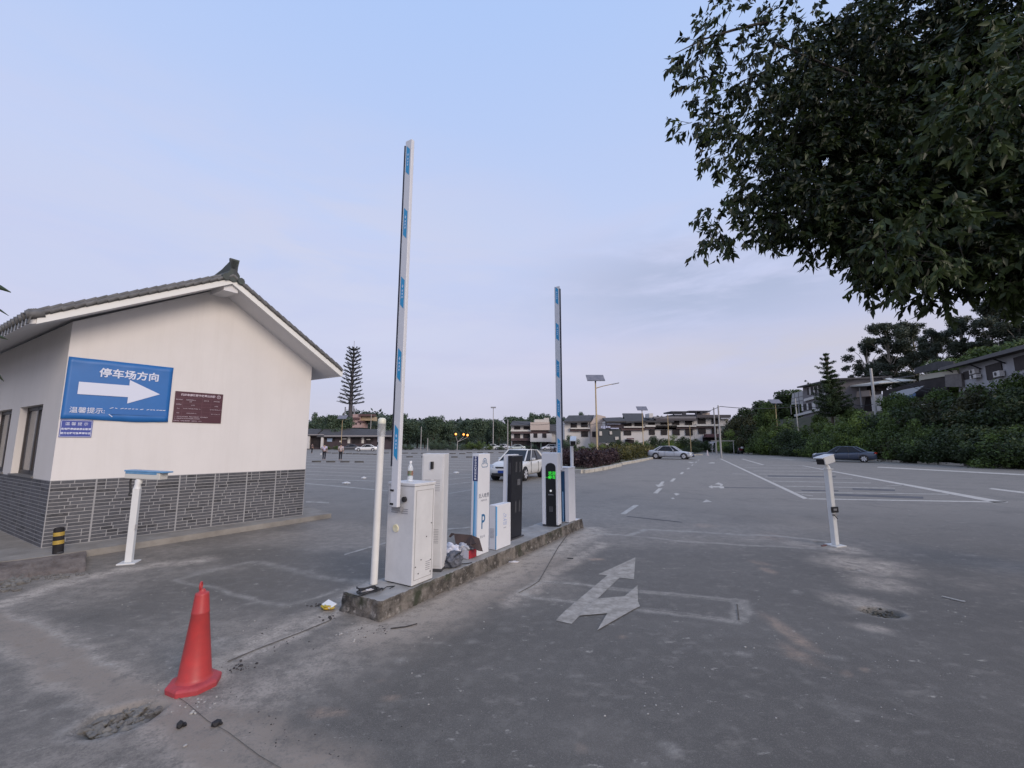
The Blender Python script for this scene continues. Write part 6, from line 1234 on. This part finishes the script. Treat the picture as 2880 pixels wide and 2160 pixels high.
f.part('lattice_bar', [(2225, 1117, 2259, 1118.5), (2225, 1128, 2259, 1129.5), (2235, 1103, 2236.5, 1138), (2246, 1101, 2247.5, 1138), (2224, 1138, 2226, 1166), (2246, 1138, 2249, 1166)], mat('bar_grey', (.22, .21, .21), .7), .05, .05)
r = empty('metal_shed', (64, 66, 4), 0, 'open shed with wide pale metal roof right of the dark conifer', 'shed'); f = Fac((FY(2340, 1130, 70).x, 70), (FY(2500, 1130, 62).x, 62), r)
SH = mat('pale_sheet_metal', (.52, .51, .47), .6, var=.06, scale=.3)
q = MB(); q.prism([f.p(2345, 1090, 1.5), f.p(2462, 1084, 1.5), f.p(2494, 1078, 1.5), f.p(2494, 1064, -6), f.p(2412, 1057, -6), f.p(2350, 1065, -6)], (0, 0, -.12)); q.build('roof', SH, r)
f.part('roof_rim', [(2352, 1060, 2412, 1062), (2412, 1056.5, 2494, 1059)], DGREY, -5.5, .3); f.part('lower_band', [(2372, 1102, 2455, 1118)], mat('beige_sheet', (.36, .30, .26), .7), .6, .2); f.part('dark_interior', [(2372, 1090, 2460, 1102), (2378, 1118, 2460, 1175)], DW, -.5, 2); f.part('post', [(2376, 1092, 2379, 1145), (2428, 1090, 2431, 1145)], GREY, .7, .2, True); f.part('pale_wall', [(2455, 1110, 2490, 1180)], CW2, .2, 2)
r = empty('eave_house', (46, 44, 5), 0, 'white house with long dark sloping eave and three wall air conditioners at the right edge', 'house'); CE = lambda rs: KR(2580, 900, .1808, rs)
A_ = FY(2690, 1060, 47); B_ = FY(2960, 1000, 33); f = Fac((A_.x, A_.y), (B_.x, B_.y), r)
q = MB(); q.prism([f.p(2697, 1140), f.p(2960, 1110), f.p(2960, 970), f.p(2697, 1035)], -f.n * 6); q.build('wall', mat('weathered_white', (.40, .40, .42), .85, var=.2, scale=.8), r)
q = MB(); q.prism([f.p(2676, 1036, 1.0), f.p(2970, 956, 1.0), f.p(2970, 925, -4), f.p(2740, 1000, -4)], (0, 0, -.2)); q.build('roof', RT, r); q = MB(); q.prism([f.p(2676, 1041, 1.05), f.p(2970, 968, 1.05), f.p(2970, 955, 1.05), f.p(2676, 1033, 1.05)], -f.n * .06); q.build('eave_board', DGREY, r)
f.part('window', [(2712, 1042, 2742, 1065), (2776, 1022, 2822, 1065), (2856, 1000, 2895, 1040)], DW, .08, .06, True); q = MB()
for (u, v) in ((2690, 1036), (2755, 1020), (2823, 1004)): q.tube([f.p(u, v, .9), f.p(u + 7, v + 18, .05)], .07, 5)
q.build('brace', BLACKM, r)
for (u0, v0, u1, v1) in CE([(895, 765, 985, 835), (905, 850, 1015, 905), (1280, 790, 1385, 880)]):
    q = MB(); f.quad(q, u0, v0, u1, v1, .45, .35); ac = q.build('air_conditioner', CW2, r); c = f.p((u0 * .6 + u1 * .4), (v0 + v1) / 2, .47); q = MB().tube([c, c + f.n * .02], .17, 14); q.build('fan_grille', BLACKM, ac)
r = empty('lean_to', (50, 52, 5), 0, 'dark open lean-to with cream upper panel and pale blue awning left of the long eave', 'shed'); f = Fac((FY(2500, 1110, 58).x, 58), (FY(2700, 1080, 46).x, 46), r)
def pg(name, pts, m, off=0., t=.15): q = MB(); q.prism([f.p(*p, off) for p in pts], -f.n * t); return q.build(name, m, r)
pg('cream_panel', [(2585, 1055), (2690, 1040), (2695, 1052), (2585, 1070)], mat('cream_sheet', (.45, .42, .34), .8)); pg('open_front', [(2480, 1100), (2582, 1072), (2660, 1053), (2662, 1125), (2500, 1150), (2480, 1150)], DW, -.1); pg('roof', [(2580, 1035), (2645, 1016), (2690, 1016), (2690, 1030), (2580, 1052)], RT, .3); pg('awning', [(2520, 1108), (2560, 1096), (2622, 1084), (2600, 1100), (2580, 1112), (2530, 1118)], mat('awning_pale', (.50, .52, .55), .7), .8, .1); pg('awning_valance', [(2525, 1118), (2580, 1112), (2598, 1104), (2598, 1118), (2528, 1128)], mat('awning_blue', (.10, .17, .30), .7), .85, .05); pg('stone_pier', [(2660, 1054), (2706, 1050), (2710, 1088), (2662, 1088)], mat('stone_grey', (.20, .18, .17), .9, var=.3, scale=3), .1, .8)
f.part('roof_post', [(2646, 1018, 2650, 1042)], GREY, .3, .15)
# ================================================================== lamps, poles, wires
OCH = mat('ochre_pole', (.42, .31, .16), .5, var=.1); PANEL = mat('solar_back', (.20, .19, .21), .5, col2=(.12, .12, .15), scale=3); CPOLE = mat('concrete_pole', (.38, .36, .34), .85, var=.15, scale=2)
def solar_lamp(u, vtop, Y, label, z0=0., arm=1, sz=1., yaw=0.):
    x = FY(u, 1240, Y).x; h = FY(u, vtop, Y).z - z0; r = empty('street_lamp', (x, Y, z0), yaw, label, 'street lamp', 'solar street lamps')
    MB().tube([(0, 0, 0), (0, 0, .35), (0, 0, .4), (0, 0, h - .55)], [.13, .12, .075, .05], 10).build('pole', OCH, r)
    R_ = Euler((math.radians(38), 0, 0)).to_matrix(); q = MB(); q.box((0, 0, h - .28), (1.45 * sz, .95 * sz, .05), R_); p_ = q.build('solar_panel', PANEL, r)
    q = MB()
    for k in (-.35, 0, .35): q.box(Vector((k * sz, 0, h - .28)) + R_ @ Vector((0, 0, -.03)), (.03, .95 * sz, .02), R_)
    q.box((0, 0, h - .5), (.1, .1, .3)); q.build('panel_frame', DGREY, p_)
    if arm: a = MB(); a.tube([(0, 0, h - 1.1), (.5, -.05, h - .95), (1.3, -.1, h - .78)], [.035, .03, .028], 6); a.build('arm', OCH, r); MB().box((1.55, -.1, h - .74), (.55, .2, .06), (0, -.2, 0)).build('lamp_head', GREY, r, bevel=.02)
    return r
solar_lamp(1679, 1053, 33.5, 'nearest solar street lamp on an ochre pole rising out of the purple hedge', sz=.95)
solar_lamp(1809, 1143, 60, 'second solar street lamp above the olive hedge in front of the long white building', arm=0)
solar_lamp(2189, 1124, 68, 'solar street lamp on an ochre pole at the right kerb', z0=.1, sz=1.2, arm=0)
solar_lamp(960, 1170, 104, 'solar street lamp in front of the long grey-roofed building', sz=1.5)
def pole(u, vt, Y, r_, m, name, label, cat, grp=None, z0=0.): x = FY(u, 1240, Y).x; h = FY(u, vt, Y).z - z0; return MB().tube([(0, 0, 0), (0, 0, h)], [r_, r_ * .75], 8).build(name, m, label=label, cat=cat, group=grp, loc=(x, Y, z0))
pole(2026, 1140, 50.5, .11, CPOLE, 'utility_pole', 'front concrete utility pole of the pair at the road end', 'utility pole'); pole(2013, 1146, 66, .12, CPOLE, 'utility_pole', 'slimmer rear concrete utility pole of the pair at the road end', 'utility pole')
pole(2472, 1036, 52, .17, mat('pale_pole', (.50, .48, .45), .8, var=.1), 'utility_pole', 'tall pale concrete utility pole on the right bank before the metal shed', 'utility pole', z0=2.5)
pole(2247, 1120, 66, .09, mat('pale_pole', (.5, .48, .45)), 'utility_pole', 'short white pole in front of the latticed panel', 'utility pole', z0=2)
pole(1942, 1196, 70, .07, OCH, 'lamp_post', 'thin ochre post before the long white building right of the third lamp post', 'post'); pole(1881, 1166, 66, .08, OCH, 'lamp_post', 'third ochre lamp post behind the silver sedan', 'post')
pole(1203, 1232, 96, .10, CPOLE, 'lamp_post', 'pale short pole just above the tall cabinet on the island', 'post'); pole(1428, 1180, 100, .13, CPOLE, 'utility_pole', 'grey pole left of the smaller white house', 'utility pole'); pole(1184, 1200, 108, .1, CPOLE, 'lamp_post', 'thin grey pole among the treeline left of the orange lamps', 'post')
pole(1041, 1165, 135, .14, CPOLE, 'utility_pole', 'white pole rising behind the long grey-roofed building', 'utility pole'); pole(972, 1168, 135, .12, CPOLE, 'utility_pole', 'short white pole left of the tall mast', 'utility pole')
r = empty('high_mast', (FY(1387, 1240, 118).x, 118, 0), 0, 'very slim high mast lamp with flat head left of the smaller white house', 'mast lamp'); h = FY(1387, 1146, 118).z
MB().tube([(0, 0, 0), (0, 0, h)], [.16, .08], 8).build('pole', CPOLE, r); MB().box((0, 0, h), (1.4, .5, .35)).build('lamp_head', GREY, r)
# lit orange lamps on a forked post
Y = 104; r = empty('forked_lamp', (FY(1286, 1240, Y).x, Y, 0), 0, 'forked lamp post with glowing orange globes before the treeline', 'lamp'); o0 = r.location
q = MB(); T3 = [(1282, 1221), (1304, 1222), (1315, 1224)]; base = Vector((0, 0, 0)); fk = FY(1287, 1243, Y) - o0
q.tube([base, fk], .09, 6)
for (u, v) in T3: q.tube([fk, FY(u, v + 6, Y) - o0], .06, 5)
q.build('forked_post', CPOLE, r)
for i, (u, v) in enumerate(T3):
    p = FY(u, v, Y) - o0; MB().lathe([(.05, -.24), (.2, -.15), (.25, 0), (.2, .15), (.05, .24)], 12, c=p).build('lit_globe', mat('orange_glow', (1, .4, .1), .4, emit=(1., .30, .06), es=3.2 if i < 2 else 2.), r)
# height bar over the road
Y = 64; p0, p1 = FY(2002, 1240, Y), FY(2062, 1240, Y); r = empty('height_bar', (p0.x, Y, 0), 0, 'grey height limit bar on two legs across the far road beside the utility poles', 'height bar'); hb = p0.z; wdt = p1.x - p0.x
MB().tube([(0, 0, 0), (0, 0, hb)], .045, 8).build('leg', GREY, r); MB().tube([(wdt, 0, 0), (wdt, 0, hb)], .045, 8).build('leg', GREY, r); MB().box((wdt / 2, 0, hb), (wdt + .3, .1, .1)).build('crossbar', GREY, r)
def wire(pts, sag, r_, name, label):
    q = MB(); A = [Vector(p) for p in pts]; P_ = []
    for a, b_ in zip(A[:-1], A[1:]):
        for k in range(13):
            f_ = k / 12; p = a.lerp(b_, f_); p.z -= sag * 4 * f_ * (1 - f_); P_.append(p)
    q.tube(P_, r_, 4, cap=False); return q.build(name, BLACKM, label=label, cat='wire')
wire([FY(1600, 1186, 80), FY(1680, 1190, 70), FY(1885, 1168, 62), FY(2026, 1143, 50.5)], .5, .03, 'overhead_wire', 'overhead wire sagging from the front utility pole past the long white building'); wire([FY(2026, 1143, 50.5), FY(2250, 1142, 58), FY(2400, 1137, 54), FY(2472, 1130, 52)], .3, .035, 'overhead_wire', 'thick overhead wire running right from the front utility pole across the bank')
wire([FY(2472, 1050, 52), FY(2640, 1100, 46)], .2, .03, 'overhead_wire', 'upper wire dropping right from the pale pole to the lean-to'); wire([FY(2472, 1058, 52), FY(2560, 1085, 48), FY(2640, 1105, 44)], .2, .025, 'overhead_wire', 'lower wire dropping right from the pale pole'); wire([FY(1440, 1184, 100), FY(1545, 1192, 90), FY(1600, 1186, 80)], .5, .035, 'overhead_wire', 'wire crossing in front of the smaller white house roof')
# ================================================================== the big near tree, trunk outside the frame at the right
RNG = np.random.default_rng(77); rr = random.Random(77)
tree = empty('big_tree', (8.6, 4.9, 0), 0, 'large dark broad-leaved tree overhanging the upper right of the picture', 'tree'); TO = Vector((8.6, 4.9, 0))
ncl = []                                       # leafy masses of the crown: centre, radius, density
def NL(u, v, Y, r, d=1.): p = FY(u, v, Y); ncl.append((p, r, d))
for a in ((2040, 70, 4.9, .42, .55), (1975, 130, 4.8, .30, .45), (1925, 165, 4.75, .16, .4), (1960, 240, 4.9, .26, .6), (2090, 200, 5.1, .40, .7), (2110, 330, 5.2, .45, .95), (1985, 330, 4.9, .30, .75), (1940, 345, 4.85, .16, .6), (2040, 420, 5.0, .30, .8), (2020, 468, 4.9, .14, .7), (2150, 500, 5.1, .42, .95), (2110, 560, 5.0, .24, .7), (2010, 610, 4.8, .20, .8), (1985, 665, 4.75, .16, .7), (2060, 650, 4.9, .26, .9), (2150, 630, 5.0, .28, 1.), (2220, 120, 5.4, .55, .9), (2260, 330, 5.5, .6, 1.2),
          (2240, 590, 5.1, .42, 1.2), (2330, 655, 5.0, .33, 1.2), (2300, 480, 5.5, .65, 1.3), (2380, 200, 5.8, .8, 1.2), (2420, 420, 5.6, .8, 1.3), (2420, 600, 5.0, .5, 1.3), (2445, 715, 4.7, .26, 1.1), (2425, 785, 4.6, .10, .8), (2530, 100, 6.0, .9, 1.2), (2560, 330, 5.8, .9, 1.3), (2540, 560, 5.2, .8, 1.3), (2530, 725, 4.6, .38, 1.2), (2520, 825, 4.5, .12, .9), (2620, 785, 4.4, .27, 1.2), (2650, 855, 4.4, .09, .9), (2690, 250, 5.6, .9, 1.3), (2690, 520, 5.0, .8, 1.3), (2680, 690, 4.5, .45, 1.3), (2760, 735, 4.3, .32, 1.2), (2830, 100, 5.4, .9, 1.2), (2830, 400, 4.9, .8, 1.3), (2830, 640, 4.4, .6, 1.3), (2860, 755, 4.1, .28, 1.2), (2960, 250, 5, .9, 1.), (2960, 550, 4.5, .8, 1.2), (2960, 780, 4.1, .4, 1.1),
          (2760, 150, 3.5, .40, .8), (2700, 300, 3.4, .20, .7), (2800, 340, 3.3, .30, .8), (2860, 220, 3.2, .34, .8), (2640, 420, 3.8, .20, .6), (2560, 640, 3.6, .24, .7), (2610, 720, 3.6, .22, .7), (2650, 620, 3.6, .26, .7), (2500, 700, 3.8, .16, .6)):
    NL(*a)
for k in range(46):                            # the rest of the crown, above and right of the frame
    a = rr.uniform(0, 6.28); d = rr.uniform(.5, 4.4); z = rr.uniform(5.2, 10.5) - .25 * d; c = Vector((TO.x + d * math.cos(a), TO.y + .8 + d * math.sin(a), z))
    dd = c - Vector((0, 0, HC)); fwd = dd.y * c_ + dd.z * s_; up = -dd.y * s_ + dd.z * c_
    if fwd > .3 and dd.x / fwd < 1.15 and up / fwd < .86: continue
    ncl.append((c, rr.uniform(.6, 1.1), .4))
# twigs: short leafy shoots filling the masses; every shoot carries hanging leaves
PP, UU, VV, TT = [], [], [], []; tw = MB(); DBARK = mat('dark_bark', (.045, .036, .028), .9, col2=(.025, .02, .016), scale=9, bump=.5, bscale=30)
for (c, r_, dn) in ncl:
    if dn < 1.05 and c.y < 5.3: dn *= .82
    n = int(max(6, 470 * dn * (1.5 if dn > 1.05 else 1) * r_ ** 2.1)); near_ = c.y < 4.15
    for k in range(n):
        d = Vector(unit(1)[0]); rad = r_ * (.25 + .75 * rr.random() ** .5); o_ = c + Vector((d.x * rad, d.y * rad, d.z * rad * .85)); ax = (d * .7 + Vector((-.25, -.1, -.45)) + Vector(unit(1)[0]) * .55).normalized(); ln_ = rr.uniform(.12, .26); tone = min(1, max(0, rr.gauss(.42 if not near_ else .95, .2)))  # nearest masses toned lighter, warm lamp light put into the leaf colour
        if k % 3 == 0: tw.tube([o_ - ax * .12, o_, o_ + ax * ln_], [.004, .003, .0015], 3, cap=False)
        m_ = rr.randint(8, 12)
        for j in range(m_):
            f_ = j / m_; b_ = o_ + ax * ln_ * f_; sd_ = Vector(unit(1)[0]); sd_ = (sd_ - ax * sd_.dot(ax)).normalized(); dr = (sd_ * .75 + ax * .55 + Vector((0, 0, -.75))).normalized(); l_ = rr.uniform(.036, .068)
            nm = dr.cross(Vector(unit(1)[0])).normalized(); PP.append(b_ + dr * l_); UU.append(dr * l_); VV.append(nm * l_ * rr.uniform(.34, .44)); TT.append(min(1, max(0, tone + rr.gauss(0, .13))))
quads('crown', np.array([tuple(p - TO) for p in PP]), np.array([tuple(p) for p in UU]), np.array([tuple(p) for p in VV]), leafmat('leaf_near', (.007, .013, .005), (.052, .076, .020), .22, .5), tree, np.array(TT), shape='leaf')
tw.v = [tuple(Vector(p) - TO) for p in tw.v]; tw.build('twigs', DBARK, tree); print('LEAVES', len(PP))
q = MB(); hub = Vector((8.5, 5.0, 3.0)); q.tube([(8.6, 4.9, -.2), (8.62, 4.88, .4), (8.55, 4.95, 1.8), hub], [.42, .33, .28, .26], 14)
def limb(pts, r0): q.tube(pts, [r0 * (1 - .8 * i / (len(pts) - 1)) for i in range(len(pts))], 7, cap=False)
for (u, v, Y, r0) in ((2150, 110, 5.35, .06), (2160, 330, 5.4, .06), (2120, 600, 5.0, .08), (2350, 250, 5.7, .12), (2430, 560, 5.2, .10), (2560, 720, 4.7, .08), (2700, 400, 5.2, .1), (2820, 200, 5.2, .1), (2780, 740, 4.4, .07), (2750, 250, 3.6, .06)):
    e_ = FY(u, v, Y); m1_ = hub.lerp(e_, .4) + Vector((.2, .3, .9)); m2_ = hub.lerp(e_, .75) + Vector((.1, .1, .45)); limb([hub, m1_, m2_, e_], r0 * .7)
for k in range(9): a = k * .7; limb([hub, hub + Vector((math.cos(a), math.sin(a), 2.2)), hub + Vector((2.6 * math.cos(a), 2.6 * math.sin(a), 4.5))], .13)
e0 = FY(1900, 150, 4.75); limb([FY(2160, 60, 5.2), FY(2060, 85, 4.95), FY(1980, 110, 4.85), e0], .022)
q.v = [tuple(Vector(p) - TO) for p in q.v]; q.build('trunk', DBARK, tree)
OT = proto('shade_tree', 'broad', GD, 280, 'leafy tree added unseen at the left to shade the side wall of the white gable building', 'tree', None); OT.location = (-14.2, 4.2, 0); OT.scale = (.8, .8, .75)  # unseen tree added to keep sky light off the side wall
# drooping frond tips of a plant at the extreme left beside the building
fr_ = empty('arching_plant', G(-260, 1500, .1), 0, 'strap-leaved plant whose arching tips enter at the left edge before the roof end', 'plant'); q = MB(); o_ = fr_.location
for (pts, w_) in (([(-160, 900, 6.1), (-60, 815, 6.1), (0, 808, 6.1), (30, 822, 6.1)], .045), ([(-160, 960, 6.1), (-60, 900, 6.1), (0, 872, 6.1), (24, 888, 6.1)], .02), ([(-160, 980, 6.1), (-60, 965, 6.1), (-5, 945, 6.1), (22, 955, 6.1)], .03), ([(-160, 1100, 6.0), (-60, 1040, 6.0), (-10, 1048, 6.0), (10, 1072, 6.0)], .045), ([(-160, 800, 6.1), (-90, 700, 6.1), (-40, 720, 6.1), (-15, 780, 6.1)], .04)):
    b_ = FY(-260, 1300, 6.3); P_ = [b_] + [FY(*p) for p in pts]; ws_ = [w_ * .4, w_ * .9, w_, w_ * .8, w_ * .15]; k0 = len(q.v); vs = []
    for p, ww in zip(P_, ws_): vs += [p - o_ + Vector((0, 0, ww)), p - o_ - Vector((0, 0, ww)), ]
    q.add(vs, [(2 * i, 2 * i + 1, 2 * i + 3, 2 * i + 2) for i in range(4)], True)
lf = q.build('frond', mat('frond_green', (.03, .05, .025), .5), fr_); md = lf.modifiers.new('s', 'SOLIDIFY'); md.thickness = .004
MB().tube([(0, 0, 0), FY(-260, 1300, 6.3) - o_], .03, 6).build('stem', BARK, fr_)
